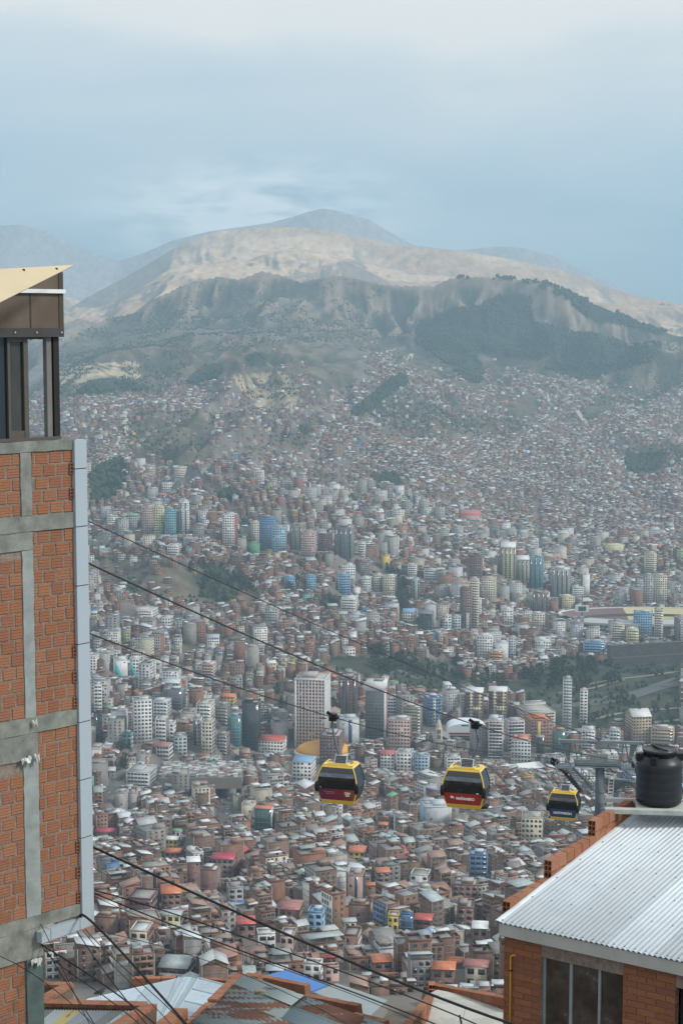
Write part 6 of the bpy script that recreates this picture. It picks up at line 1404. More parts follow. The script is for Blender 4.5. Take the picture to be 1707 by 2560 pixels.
    sheets(ap, hp, rt, P(520, 2590, 27.6), 4); sheets(ap, P(447, 2444, 33.6), hp, P(380, 2600, 27.0), 2); sheets(P(447, 2444, 33.6), lt, P(380, 2600, 27.0), P(60, 2600, 28.0), 3)
    bm = bmesh.new(); beam(bm, P(470, 2444, 33.6), P(395, 2585, 27.4), .16, .03); mk('ridge_cap', bm, zn, root, False)
    bm = bmesh.new(); foot(bm, [P(447, 2450, 33.6), P(570, 2470, 32.6), P(500, 2575, 28.2), P(230, 2600, 28.4), P(240, 2502, 31)], 9); mk('wall', bm, M_MORT, root)
    w = empty('rear_parapet', P(500, 2455, 34)); tag(w, 'brown brick parapet behind the bluish white roof', 'parapet'); brick_line(w, P(505, 2444, 34.6), P(576, 2450, 34.0), .165, .14, rows=2); brick_line(w, P(330, 2444, 35), P(440, 2442, 35), .15, .14, rows=2)
    # orange capped walls at the left around a tin plank roof
    w = empty('yard_wall', P(240, 2510, 26)); tag(w, 'orange brick capped yard wall at the bottom left below the wires', 'wall')
    p0, p1, p2 = P(100, 2502, 26.4), P(377, 2509, 25.4), P(262, 2580, 21.6)
    brick_line(w, p0, p1 - (p1 - p0).normalized() * .12, .06, .20, L=.165); brick_line(w, p1 + Z_ * .004, p2, .06, .20, L=.165)
    bm = bmesh.new(); beam(bm, p0 - Z_ * .62, p1 - Z_ * .62, .15, 1.1); beam(bm, p1 - Z_ * .62, p2 - Z_ * .62, .15, 1.1); mk('wall_body', bm, plain('dark_brick_render', (.14, .09, .065), .9, bump=.4, scale=10, var=.3), w)
    w2 = empty('yard_wall', P(140, 2470, 28)); tag(w2, 'short angled orange capped wall beside the green column', 'wall')
    q0, q1, q2 = P(95, 2456, 29.6), P(172, 2459, 29.2), P(100, 2499, 26.8); brick_line(w2, q0, q1, .06, .18, L=.165); brick_line(w2, q1 + Z_ * .004, q2, .06, .20, L=.165)
    bm = bmesh.new(); beam(bm, q0 - Z_ * .5, q1 - Z_ * .5, .14, .84); beam(bm, q1 - Z_ * .5, q2 - Z_ * .5, .14, .84); mk('wall_body', bm, plain('dark_brick_render', (.14, .09, .065), .9), w2)
    w3 = empty('yard_wall', P(420, 2540, 24)); tag(w3, 'orange capped wall end standing in front of the bluish white roof', 'wall')
    r0, r1 = P(452, 2520, 26.2), P(385, 2578, 23.2); brick_line(w3, r0, r1, .07, .22, L=.19); bm = bmesh.new(); beam(bm, r0 - Z_ * .58, r1 - Z_ * .58, .20, 1.0); mk('wall_body', bm, M_BR3, w3)
    root = empty('plank_roof', P(210, 2545, 24.4)); tag(root, 'grey and yellow tin lean-to roof inside the yard wall', 'roof'); cols = [(.13, .14, .14), (.20, .24, .26), (.26, .31, .33), (.17, .20, .22), (.38, .32, .13)]
    for k in range(7):
        f0, f1 = k / 7, (k + 1) / 7; T0, T1 = P(104, 2524, 25.9), P(352, 2530, 25.0); L0, L1 = P(20, 2600, 23.4), P(250, 2600, 22.4)
        corr_patch('roof_sheet', [T0.lerp(T1, f0), L0.lerp(L1, f0), T0.lerp(T1, f1), L0.lerp(L1, f1)], 5, root, streaky('leanto_tin_%d' % (k % 5), cols[(k * 2) % 5], (.12, .10, .08), None, (2, .6, 1), .6, .6), .010, 5, .002 * k)
    # terrace with brick parapet at the right
    root = empty('terrace', P(1160, 2520, 29.5)); tag(root, 'bare concrete roof terrace inside a low brick parapet, left of the corrugated roof house', 'terrace')
    z = P(1085, 2478, 31).z; fl = []
    for px, py in ((1068, 2486), (1092, 2474), (1290, 2512), (1290, 2600), (985, 2600)):
        x, y, zz = ray(px, py); t_ = (z - CAMZ) / float(zz); fl.append(Vector((float(x) * t_, float(y) * t_, z)))
    mt = streaky('stained_terrace_concrete', (.44, .44, .40), (.30, .30, .27), (.36, .36, .32), (1.5, 2.0, 1), .53, .9)
    bm = bmesh.new(); poly(bm, fl, .2); mk('floor_slab', bm, mt, root)
    bm = bmesh.new(); foot(bm, [p - Z_ * .21 for p in fl], 8); mk('wall', bm, M_MORT, root)
    t0, t1, t2 = P(1080, 2459, 31.4), P(1290, 2497, 30.0), P(1005, 2575, 26.0)
    brick_line(root, t0, t1, .155, .14, rows=3, L=.25); brick_line(root, P(1078, 2484, 31.0), t2, .155, .14, rows=2, L=.25)
    put('hollow_brick', BRHP, root, P(1079, 2468, 31.3), X_, Y_, Z_, .13, .2, .16); put('hollow_brick', BRHP, root, P(1079, 2480, 31.25), X_, Y_, Z_, .13, .2, .16)
    rod = P(1154, 2560, 27.5); root = empty('steel_rod', rod); tag(root, 'short dark steel rod standing on the terrace', 'rod'); bm = bmesh.new(); tube(bm, [P(1157, 2585, 27.2), P(1152, 2556, 27.3), P(1148, 2538, 27.4)], .016, 6); tube(bm, [P(1154, 2556, 27.3), P(1163, 2520, 27.5)], .003, 4); mk('rod', bm, M_BLK, root)
    # a pigeon on the bluish white roof
    pg = P(252, 2488, 31.2); root = empty('pigeon', pg); tag(root, 'dark pigeon sitting on the left eave of the bluish white roof', 'bird')
    bm = bmesh.new(); tube(bm, [pg + Vector((-.13, .02, .02)), pg + Vector((-.06, .01, .045)), pg + Vector((0, 0, .07)), pg + Vector((.05, 0, .10)), pg + Vector((.065, 0, .135)), pg + Vector((.085, 0, .15)), pg + Vector((.11, 0, .142))], [.012, .035, .05, .042, .024, .024, .004], 10); mk('body', bm, plain('pigeon_grey', (.05, .055, .065), .7), root, True)
    bm = bmesh.new()
    for s_ in (-.015, .015): beam(bm, pg + Vector((0, s_, -.02)), pg + Vector((0, s_, .03)), .006)
    mk('legs', bm, plain('pigeon_legs', (.25, .08, .06), .7), root)
bottom()
# ------------------------------------------------------------------ ropeway: pylon, cables, three cabins, passengers
YT = 136.0
M_ST = plain('galvanised_steel', (.18, .225, .245), .5, .4, var=.15, scale=1.5); M_ST2 = plain('dark_galvanised', (.12, .15, .17), .6, .4, var=.15, scale=1.5); M_YEL = plain('cabin_yellow', (.80, .56, .085), .32, .5, var=.04); M_CAB = plain('cable_steel', (.035, .037, .04), .6)
def plan_curve(pts, a, b_):
    """3-D points on the vertical plane through plan points a=(px, Y) and b=(px, Y), met by photo pixels; smooth resample"""
    pa, pb = P(a[0], 1700, a[1]), P(b_[0], 1700, b_[1]); m_ = (pb.x - pa.x) / (pb.y - pa.y); out = []
    for px, py in pts:
        x, y, z = ray(px, py); k = float(x / y); Y = (pa.x - m_ * pa.y) / (k - m_); out.append(P(px, py, Y))
    s = np.array([p.y for p in out]); c = np.polyfit(s, np.array([p.z for p in out]), 2); res = []
    for t_ in np.linspace(s[0], s[-1], 44): res.append(Vector((pa.x + m_ * (t_ - pa.y), float(t_), float(np.polyval(c, t_)))))
    return res, c, (pa, m_)
PTS = dict(A=[(160, 1272), (222, 1304), (648, 1500), (960, 1634), (1162, 1719), (1365, 1799), (1496, 1847)],
           B=[(160, 1380), (224, 1408), (430, 1500), (605, 1588), (950, 1725), (1186, 1813), (1320, 1851), (1580, 1905)],
           C=[(150, 1556), (229, 1584), (480, 1672), (738, 1768), (830, 1800), (950, 1826), (1190, 1868), (1379, 1898)])
CUR = {}
for k, a, b_, lab in (('A', (1000, 104), (1496, 136), 'upper thin ropeway line reaching the top beam of the pylon'), ('B', (1186, 94), (1582, 136), 'middle ropeway cable that carries the second cabin'), ('C', (830, 94), (1379, 136), 'lower ropeway cable that carries the nearest and third cabins')):
    cur, c, pl = plan_curve(PTS[k], a, b_); CUR[k] = (cur, c, pl); bm = bmesh.new(); tube(bm, cur, .032 if k != 'A' else .026, 6)
    tag(mk('ropeway_cable', bm, M_CAB), lab, 'cable', 'ropeway cables')
def on_cable(k, Y): cur, c, (pa, m_) = CUR[k]; return Vector((pa.x + m_ * (Y - pa.y), Y, float(np.polyval(c, Y))))
q = lambda px, py, dy=0.0: P(px, py, YT + dy)
for k, pts, lab in ((0, [(1379, 1899, 0), (1420, 1940, 4), (1452, 1976, 8), (1487, 2044, 20), (1540, 2150, 46), (1600, 2290, 90)], 'ropeway cable dropping away behind the pylon, left side'), (1, [(1580, 1905, 0), (1606, 1944, 5), (1640, 1990, 12), (1700, 2090, 34), (1760, 2230, 80)], 'ropeway cable dropping away behind the pylon, right side')):
    bm = bmesh.new(); tube(bm, [q(*p) for p in pts], .032, 6); tag(mk('ropeway_cable', bm, M_CAB), lab, 'cable', 'ropeway cables')
def pylon():
    base = q(1499, 2000); base.z = Tz(base.x, base.y); root = empty('ropeway_pylon', base); tag(root, 'grey steel ropeway pylon with catwalks and pulleys above the city', 'pylon')
    def part(nm, fn, mt=M_ST, sm=False): bm = bmesh.new(); fn(bm); return mk(nm, bm, mt, root, sm)
    r = 11.6 / F * YT
    t0 = q(1499, 1912); prof = [(r * 1.15, base.z - t0.z - 2), (r * 1.08, -8)] + [(r * 1.03, -3.2), (r * 1.06, -3.15), (r * 1.06, -3.05), (r * 1.0, -3.0), (r, 0)]
    part('column', lambda bm: lathe(bm, t0, prof, 24), M_ST2, True)
    for py in (1978, 2018): part('flange', lambda bm: lathe(bm, q(1500, py), [(r * 1.02, -.05), (r * 1.07, -.04), (r * 1.07, .04), (r * 1.02, .05)], 24), M_ST)
    c2 = q(1543, 1950, 5); part('column', lambda bm: lathe(bm, c2, [(r * .95, base.z - c2.z - 2), (r * .9, 0)], 20), M_ST2, True)
    part('arm', lambda bm: (poly(bm, [q(1508, 1938, 3), q(1600, 1953, 3), q(1560, 1960, 3), q(1535, 1966, 3), q(1508, 1955, 3)], .8, nrm=Vector((0, 1, 0)))), M_ST2)
    # main cross beam with walkway
    part('cross_beam', lambda bm: beam(bm, q(1436, 1909), q(1550, 1912), .5, .35), M_ST2)
    part('walkway', lambda bm: fbox(bm, q(1436, 1907), (q(1551, 1911) - q(1436, 1907)).normalized(), Y_, Z_, 0, (q(1551, 1911) - q(1436, 1907)).length, -.7, .9, 0, .18))
    part('walkway_fascia', lambda bm: beam(bm, q(1436, 1902, -.72), q(1551, 1906, -.72), .06, .22))
    part('equipment_panel', lambda bm: fbox(bm, q(1473, 1901, -.4), X_, Y_, Z_, 0, 1.4, 0, .1, 0, .52), plain('grey_green_panel', (.27, .30, .28), .6))
    part('handrail', lambda bm: (beam(bm, q(1395, 1915, -1), q(1546, 1920, -1), .07), beam(bm, q(1440, 1890, -.7), q(1550, 1893, -.7), .04), beam(bm, q(1440, 1896, -.7), q(1550, 1899, -.7), .03), [beam(bm, q(px, 1889, -.7), q(px, 1906, -.7), .04) for px in (1440, 1452, 1468, 1486, 1500, 1517, 1532, 1549)]))
    part('gantry_beam', lambda bm: beam(bm, q(1398, 1852), q(1608, 1858), .26, .24)); part('gantry_plate', lambda bm: fbox(bm, q(1400, 1850), X_, Y_, Z_, -.15, 0, -.25, .25, -.3, .1)); part('gantry_plate', lambda bm: fbox(bm, q(1605, 1856), X_, Y_, Z_, 0, .1, -.25, .25, -.55, .05))
    part('rail_lower', lambda bm: beam(bm, q(1412, 1862, .5), q(1600, 1866, .5), .05))
    for a_ in ((1402, 1420, 1418, 1424, 1857, 1901), (1575, 1593, 1570, 1575, 1862, 1906)):
        part('strut', lambda bm: poly(bm, [q(a_[0], a_[4], -.1), q(a_[1], a_[4], -.1), q(a_[3], a_[5], -.1), q(a_[2], a_[5], -.1)], .12, nrm=Vector((0, -1, 0))), M_ST2)
    for x0, y0, x1, y1 in ((1435, 1855, 1442, 1897), (1426, 1856, 1420, 1905), (1562, 1858, 1570, 1902), (1557, 1858, 1551, 1905), (1516, 1856, 1526, 1880)): part('post', lambda bm: beam(bm, q(x0, y0), q(x1, y1), .09), M_ST2)
    part('mast_head', lambda bm: (beam(bm, q(1495, 1852), q(1497, 1843), .2), beam(bm, q(1472, 1856, -.2), q(1490, 1857, -.2), .3, .22)), M_ST2)
    part('lamp_box', lambda bm: fbox(bm, q(1532, 1897, -.6), X_, Y_, Z_, 0, .35, 0, .3, 0, .45), plain('white_box', (.6, .62, .62), .5))
    # left service cage
    part('service_cage', lambda bm: ([beam(bm, q(px, 1890, dy), q(px, 1916, dy), .045) for px in (1390, 1398, 1406, 1413, 1420) for dy in (-.6, .7)], [beam(bm, q(1389, py, dy), q(1422, py + 1, dy), .04) for py in (1891, 1903) for dy in (-.6, .7)]))
    part('cage_floor', lambda bm: fbox(bm, q(1389, 1917), X_, Y_, Z_, 0, 1.1, -.7, .8, 0, .12))
    part('service_cage', lambda bm: ([beam(bm, q(px, 1891, dy), q(px, 1920, dy), .045) for px in (1550, 1557, 1564, 1571, 1578) for dy in (-.6, .7)], [beam(bm, q(1550, py, dy), q(1580, py + 1, dy), .04) for py in (1892, 1905) for dy in (-.6, .7)]))
    part('cage_floor', lambda bm: fbox(bm, q(1548, 1922), X_, Y_, Z_, 0, 1.1, -.7, .8, 0, .16))
    # pulley trains following the rope over the pylon
    def train(p0, p1, n, nm='pulley'):
        beam_ = lambda bm: beam(bm, p0 - Z_ * .15, p1 - Z_ * .15, .10, .22); part('pulley_frame', beam_, plain('pulley_black', (.03, .032, .034), .5))
        for i in range(n):
            c = p0.lerp(p1, i / (n - 1)); bm = bmesh.new(); lathe(bm, Vector((0, 0, 0)), [(.05, -.07), (.24, -.07), (.24, -.04), (.20, 0), (.24, .04), (.24, .07), (.05, .07)], 14)
            bmesh.ops.transform(bm, matrix=Matrix.Translation(c + Vector((-.12, -.1, .02))) @ Matrix.Rotation(math.pi / 2, 4, 'Y'), verts=bm.verts); mk(nm, bm, plain('pulley_black', (.03, .032, .034), .5), root)
    train(q(1380, 1903, -.5), q(1410, 1926, 2), 5); train(q(1415, 1932, 2.5), q(1450, 1974, 7), 8); train(q(1583, 1910, -.5), q(1606, 1942, 4), 6)
    part('catwalk_rail', lambda bm: beam(bm, q(1432, 1918, 2), q(1486, 1978, 8), .10, .14), M_ST2); part('catwalk_rail', lambda bm: beam(bm, q(1414, 1922, 2), q(1456, 1978, 8), .10, .14), M_ST2)
    for i in range(15): f = i / 14; part('catwalk_step', lambda bm: beam(bm, q(1416, 1924, 2).lerp(q(1457, 1976, 8), f), q(1432, 1922, 2).lerp(q(1484, 1976, 8), f), .14, .05), M_ST2)
    part('catwalk_rail', lambda bm: (beam(bm, q(1452, 1922, 3), q(1488, 1962, 7), .06), beam(bm, q(1452, 1932, 3), q(1487, 1972, 7), .05), [beam(bm, q(1452 + 6 * i, 1922 + 7 * i, 3 + .6 * i), q(1452 + 6 * i, 1938 + 7 * i, 3 + .6 * i), .05) for i in range(6)]))
    part('catwalk_rail', lambda bm: (beam(bm, q(1560, 1925, 3), q(1592, 1957, 7), .08), beam(bm, q(1554, 1930, 3), q(1590, 1975, 7), .08), [beam(bm, q(1556 + 4 * i, 1927 + 5 * i, 3 + .5 * i), q(1566 + 4 * i, 1927 + 5 * i, 3 + .5 * i), .06) for i in range(8)]), M_ST2)
    part('stay_wire', lambda bm: (tube(bm, [q(1508, 1978, 2), q(1590, 1965, 2)], .025, 5), tube(bm, [q(1508, 1979, 2), q(1590, 1980, 2)], .025, 5), tube(bm, [q(1568, 1950, 2), q(1600, 1985, 2)], .025, 5)), M_BLK)
    part('lower_frame', lambda bm: (beam(bm, q(1455, 1940, 2), q(1488, 1941, 2), .07), beam(bm, q(1455, 1946, 2), q(1488, 1947, 2), .05), [beam(bm, q(px, 1932, 2), q(px, 1950, 2), .05) for px in (1456, 1463, 1472, 1481)], beam(bm, q(1509, 1926, 1), q(1540, 1932, 1), .08), beam(bm, q(1509, 1934, 1), q(1535, 1940, 1), .06), beam(bm, q(1520, 1918, 1), q(1536, 1932, 1), .10)))
    ld = empty_child('ladder', root)
    for a_, b2 in ((1522, 1516), (1534, 1528)): bm = bmesh.new(); beam(bm, q(a_, 1938, -1.0), q(b2, 2030, -1.0), .055); o = mk('ladder_rail', bm, plain('pale_ladder', (.52, .55, .54), .5), root); o.parent = ld
    for i in range(12): f = i / 11.5; bm = bmesh.new(); beam(bm, q(1522 - 6 * f, 1940 + 90 * f, -1.0), q(1534 - 6 * f, 1940 + 90 * f, -1.0), .04); o = mk('rung', bm, plain('pale_ladder', (.52, .55, .54), .5), root); o.parent = ld
    bm = bmesh.new(); fbox(bm, q(1525, 1948, -1.1), X_, Y_, Z_, 0, .24, 0, .03, 0, .2); mk('number_plate', bm, M_WHITE, root)
def empty_child(name, root): o = bpy.data.objects.new(name, None); return link(o, root)
pylon()
# cabins ------------------------------------------------------------------
m, t, b = new_mat('cabin_glass', .05, .7); b.inputs['Base Color'].default_value = (.012, .014, .017, 1); b.inputs['Alpha'].default_value = .80; M_CGL = m
M_FRM = plain('cabin_black', (.02, .021, .023), .4, .5); M_GUM = plain('bumper_black', (.008, .008, .009), .6); M_ROOF = plain('cabin_roof_grey', (.16, .18, .17), .5)
LV = [(0, .93, .58), (.10, .98, .62), (.30, 1.06, .68), (.62, 1.16, .75), (.95, 1.225, .80), (1.25, 1.24, .81), (1.60, 1.19, .78), (1.92, 1.09, .72), (2.15, .99, .66), (2.30, .90, .60)]
LZ = [l[0] for l in LV]
def hx(z): return float(np.interp(z, LZ, [l[1] for l in LV]))
def hy(z): return float(np.interp(z, LZ, [l[2] for l in LV]))
def strip(bm, z0, z1, side, in_x=0.0, in_y=0.0, margin=.0, n=6):
    """a band of the cabin skin between two heights on one side: f front, k back, l left, r right"""
    zs = np.linspace(z0, z1, n + 1); rows = []
    for z in zs:
        X, Yv = hx(z) - in_x, hy(z) - in_y
        a, c = {'f': ((-X + margin, -Yv), (X - margin, -Yv)), 'k': ((X - margin, Yv), (-X + margin, Yv)), 'r': ((X, -Yv + margin), (X, Yv - margin)), 'l': ((-X, Yv - margin), (-X, -Yv + margin))}[side]
        rows.append([bm.verts.new((a[0] + (c[0] - a[0]) * i / 4, a[1] + (c[1] - a[1]) * i / 4, z)) for i in range(5)])
    for r0, r1 in zip(rows, rows[1:]):
        for i in range(4): bm.faces.new([r0[i], r0[i + 1], r1[i + 1], r1[i]])
def text_obj(root, txt, size, x, z, mat, bold=0.0, sx=1.0, name='lettering', y_off=.012):
    c = bpy.data.curves.new(name, 'FONT'); c.body = txt; c.size = size; c.align_x = 'CENTER'; c.align_y = 'CENTER'; c.offset = bold; c.extrude = .003
    tmp = bpy.data.objects.new('tmp', c); COL.objects.link(tmp); bpy.context.view_layer.update()
    me = bpy.data.meshes.new_from_object(tmp.evaluated_get(bpy.context.evaluated_depsgraph_get())); bpy.data.objects.remove(tmp)
    me.name = name; me.materials.clear(); me.materials.append(mat); o = bpy.data.objects.new(name, me)
    sl = (hy(z + .2) - hy(z - .2)) / .4; o.matrix_basis = Matrix.Translation((x, -hy(z) - y_off - .006, z)) @ Matrix.Rotation(math.pi / 2 + math.atan(sl), 4, 'X') @ Matrix.Diagonal((sx, 1, 1, 1))
    return link(o, root)
def cabin(pos, yaw, label, banner, hang, bulge, stone=1.0, seed=0):
    root = empty('cable_car_cabin', pos, yaw); root.scale = (stone,) * 3; tag(root, label, 'cable car', 'yellow cable car cabins')
    def lp(nm, fn, mt, sm=False, parent=None): bm = bmesh.new(); fn(bm); return mk(nm, bm, mt, parent or root, sm, world=False)
    lp('glazing', lambda bm: [strip(bm, .94, 2.16, s, .02, .02, .05) for s in 'fkrl'], M_CGL, True)
    lp('side_panel', lambda bm: [strip(bm, .12, .94, s, .01, .01, .04) for s in 'rlk'], M_FRM, True)
    lp('floor', lambda bm: fbox(bm, Vector((0, 0, 0)), X_, Y_, Z_, -.92, .92, -.57, .57, 0, .06), M_FRM)
    def posts(bm, yy=(-1,)):
        for sx_ in (-1, 1):
            for sy_ in yy: tube(bm, [Vector((sx_ * (hx(z) - .03), sy_ * (hy(z) - .03), z)) for z in np.linspace(.02, 2.28, 14)], .040, 6)
    lp('corner_posts', posts, M_YEL, True); lp('rear_posts', lambda bm: posts(bm, (1,)), M_FRM, True)
    lp('lower_frame', lambda bm: (strip(bm, .0, .245, 'f', -.012, -.012, .02, 3), strip(bm, .0, .16, 'r', -.012, -.012, .02, 2), strip(bm, .0, .16, 'l', -.012, -.012, .02, 2)), M_YEL)
    lp('sill_lines', lambda bm: [beam(bm, Vector((-hx(z) + .05, -hy(z) - .018, z)), Vector((hx(z) - .05, -hy(z) - .018, z)), .012) for z in (.09, .17)], plain('dark_yellow_line', (.5, .33, .04), .5))  # darker yellow lines across the front of the lower frame
    lp('upper_frame', lambda bm: (strip(bm, 2.18, 2.30, 'f', -.012, -.012, .0, 2), strip(bm, 2.18, 2.30, 'r', -.012, -.012, .0, 2), strip(bm, 2.18, 2.30, 'l', -.012, -.012, .0, 2)), M_YEL)
    lp('visor', lambda bm: strip(bm, 1.86, 2.17, 'f', -.006, -.006, .10, 2), plain('smoked_visor', (.035, .038, .045), .12, .6))
    lp('reflective_band', lambda bm: strip(bm, 1.62, 1.855, 'f', -.004, -.004, .10, 3), plain('grey_glass_band', (.13, .155, .175), .08, .7, var=.3, scale=3), True)
    lp('roof', lambda bm: (fbox(bm, Vector((0, 0, 2.30)), X_, Y_, Z_, -.90, .90, -.60, .60, 0, .035), fbox(bm, Vector((0, 0, 2.335)), X_, Y_, Z_, -.62, .62, -.52, .1, 0, .07)), M_YEL)
    lp('roof_hump', lambda bm: lathe(bm, Vector((0, .1, 2.33)), [(.8, 0), (.72, .08), (.45, .17), (.2, .2)], 20, 1, .55), M_ROOF, True)
    for s in (-1, 1):
        def bump(bm):
            lathe(bm, Vector((0, 0, 0)), [(.01, -.31), (.08, -.29), (.125, -.2), (.135, 0), (.125, .2), (.08, .29), (.01, .31)], 14); bmesh.ops.translate(bm, verts=bm.verts, vec=(s * (hx(1.0) - .02), -hy(1.0) + .0, 1.02))
        lp('bumper', bump, M_GUM, True)
    lp('seat_back', lambda bm: fbox(bm, Vector((0, .25, .2)), X_, Y_, Z_, -.95, .95, 0, .1, 0, .95), plain('dark_seat', (.04, .04, .045), .8))
    # solar panel
    def rotp(bm): bmesh.ops.transform(bm, matrix=Matrix.Translation((.14, -.38, 2.62)) @ Matrix.Rotation(math.radians(58), 4, 'X'), verts=bm.verts)
    sp = lp('solar_panel', lambda bm: (fbox(bm, Vector((0, 0, 0)), X_, Y_, Z_, -.37, .37, -.27, .27, -.04, .0), rotp(bm)), plain('panel_frame', (.66, .68, .68), .4))
    lp('cell', lambda bm: (fbox(bm, Vector((0, 0, 0)), X_, Y_, Z_, -.33, .33, -.23, .23, .002, .008), rotp(bm)), plain('solar_cell', (.018, .022, .03), .2, .6), parent=sp)
    def grid(bm):
        for i in range(1, 8): fbox(bm, Vector((-.33 + .0825 * i, 0, 0)), X_, Y_, Z_, -.004, .004, -.23, .23, .009, .012)
        for i in range(1, 5): fbox(bm, Vector((0, -.23 + .092 * i, 0)), X_, Y_, Z_, -.33, .33, -.006, .006, .009, .012)
        rotp(bm)
    lp('cell_grid', grid, plain('cell_grid_grey', (.22, .24, .26), .5), parent=sp)
    # hanger and grip (local frame)
    G = hang
    def arm(bm):
        top = Vector(G); pts = []
        for f in np.linspace(0, 1, 12): p = Vector((.05, .1, 2.45)).lerp(top, f); p.x += bulge * math.sin(math.pi * min(1, f * 1.05)) ** .8; pts.append(p)
        tube(bm, pts, [.075] * 4 + [.065] * 8, 8)
    lp('hanger_arm', arm, M_ST2, True)
    def grip(bm):
        g = Vector(G); fbox(bm, g, X_, Y_, Z_, -.16, .26, -.16, .2, -.22, .18); fbox(bm, g, Vector((.8, .2, -.55)).normalized(), Y_, Vector((.55, 0, .8)).normalized(), -.42, .1, -.07, .07, 0, .16); lathe(bm, g + Vector((.30, -.1, .02)), [(.16, -.06), (.17, .0), (.16, .06)], 10)
        beam(bm, g + Vector((-.35, 0, -.1)), g + Vector((-.75, 0, -.12)), .05)
    lp('grip', grip, M_GUM)
    lp('step', lambda bm: fbox(bm, Vector((-1.0 if bulge < 0 else 1.0, .2, -.06)), X_, Y_, Z_, -.26, .26, -.3, .4, -.02, .09), M_GUM)
    # banner with its print
    lp('banner', lambda bm: strip(bm, .25, .93, 'f', -.010, -.010, .07, 5), banner[0], True)
    return root
W_INK = plain('white_print', (.95, .95, .93), .5, var=.02); W_DIM = plain('faint_print', (.55, .40, .45), .6)
def place_cabin(kind, px, py_bottom, Y, yaw, label, mat, bulge, sc_=1.0):
    g = on_cable(kind, Y) if Y < 130 else q(1386, 1903); bot = P(px, py_bottom, Y); inv = Matrix.Rotation(-yaw, 4, 'Z'); rel = (inv @ (g - bot)) / sc_
    return cabin(bot, yaw, label, (mat,), rel, bulge, sc_), bot
m, t, b = new_mat('purple_red_banner', .4, .4); tc = N(t, 'ShaderNodeTexCoord'); sp = N(t, 'ShaderNodeSeparateXYZ'); t.links.new(tc.outputs['Object'], sp.inputs[0])
r_ = ramp(t, [(.0, (.10, .035, .10)), (.35, (.20, .025, .05)), (.66, (.22, .03, .05)), (.70, (.36, .05, .035)), (1.0, (.28, .09, .02))], mathn(t, 'ADD', mathn(t, 'MULTIPLY', sp.outputs[0], .42), .5)); t.links.new(r_.outputs[0], b.inputs['Base Color']); M_BN1 = m
YAW = -math.radians(17)
c1, _ = place_cabin('C', 851, 2003, 94, YAW, 'nearest yellow cable car with a purple and red banner, leftmost of three', M_BN1, -.16, .95)
bm = bmesh.new(); fbox(bm, Vector((.68, -hy(.60) - .022, .60)), X_, Y_, Z_, -.19, .19, 0, .006, -.19, .2); mk('logo_patch', bm, plain('logo_maroon', (.16, .03, .06), .5), c1, world=False).rotation_euler = (0, 0, 0)
text_obj(c1, 'ON', .19, .66, .72, W_INK, .008, 1.15, y_off=.03); text_obj(c1, 'GA', .15, .66, .60, W_INK, .006, 1.15, y_off=.03); text_obj(c1, 'MP', .19, .66, .47, W_INK, .008, 1.15, y_off=.03)
text_obj(c1, 'Te acompañamos', .085, -.48, .76, W_DIM, 0, 1.1); text_obj(c1, 'todos los días', .085, -.38, .66, W_DIM, 0, 1.1); text_obj(c1, '13', .09, -.98, 1.0, W_INK, .002)
c2, b2 = place_cabin('B', 1164, 2014, 94, YAW, 'yellow cable car with a red banner and passengers, middle one of three', plain('red_banner', (.36, .035, .025), .4, .4, var=.03), .42, .97)
text_obj(c2, 'EL', .17, -.62, .66, W_INK, .012, 1.3); text_obj(c2, 'MAÑANERO', .235, .13, .60, W_INK, .010, .82)
bm = bmesh.new(); fbox(bm, Vector((.86, -hy(.98) - .03, .98)), X_, Y_, Z_, -.06, -.008, 0, .006, -.035, .035); fbox(bm, Vector((.86, -hy(.98) - .03, .98)), X_, Y_, Z_, .008, .06, 0, .006, -.035, .035); mk('cabin_number_plate', bm, W_INK, c2, world=False)
c3, _ = place_cabin('C', 1409, 2045, 132, YAW, 'smaller yellow cable car with a blue banner hanging at the pylon, farthest of three', plain('blue_banner', (.03, .07, .17), .4, .4, var=.03), -.18, .97)
text_obj(c3, 'NOTIVISIÓN', .27, .0, .60, W_INK, .010, .98)
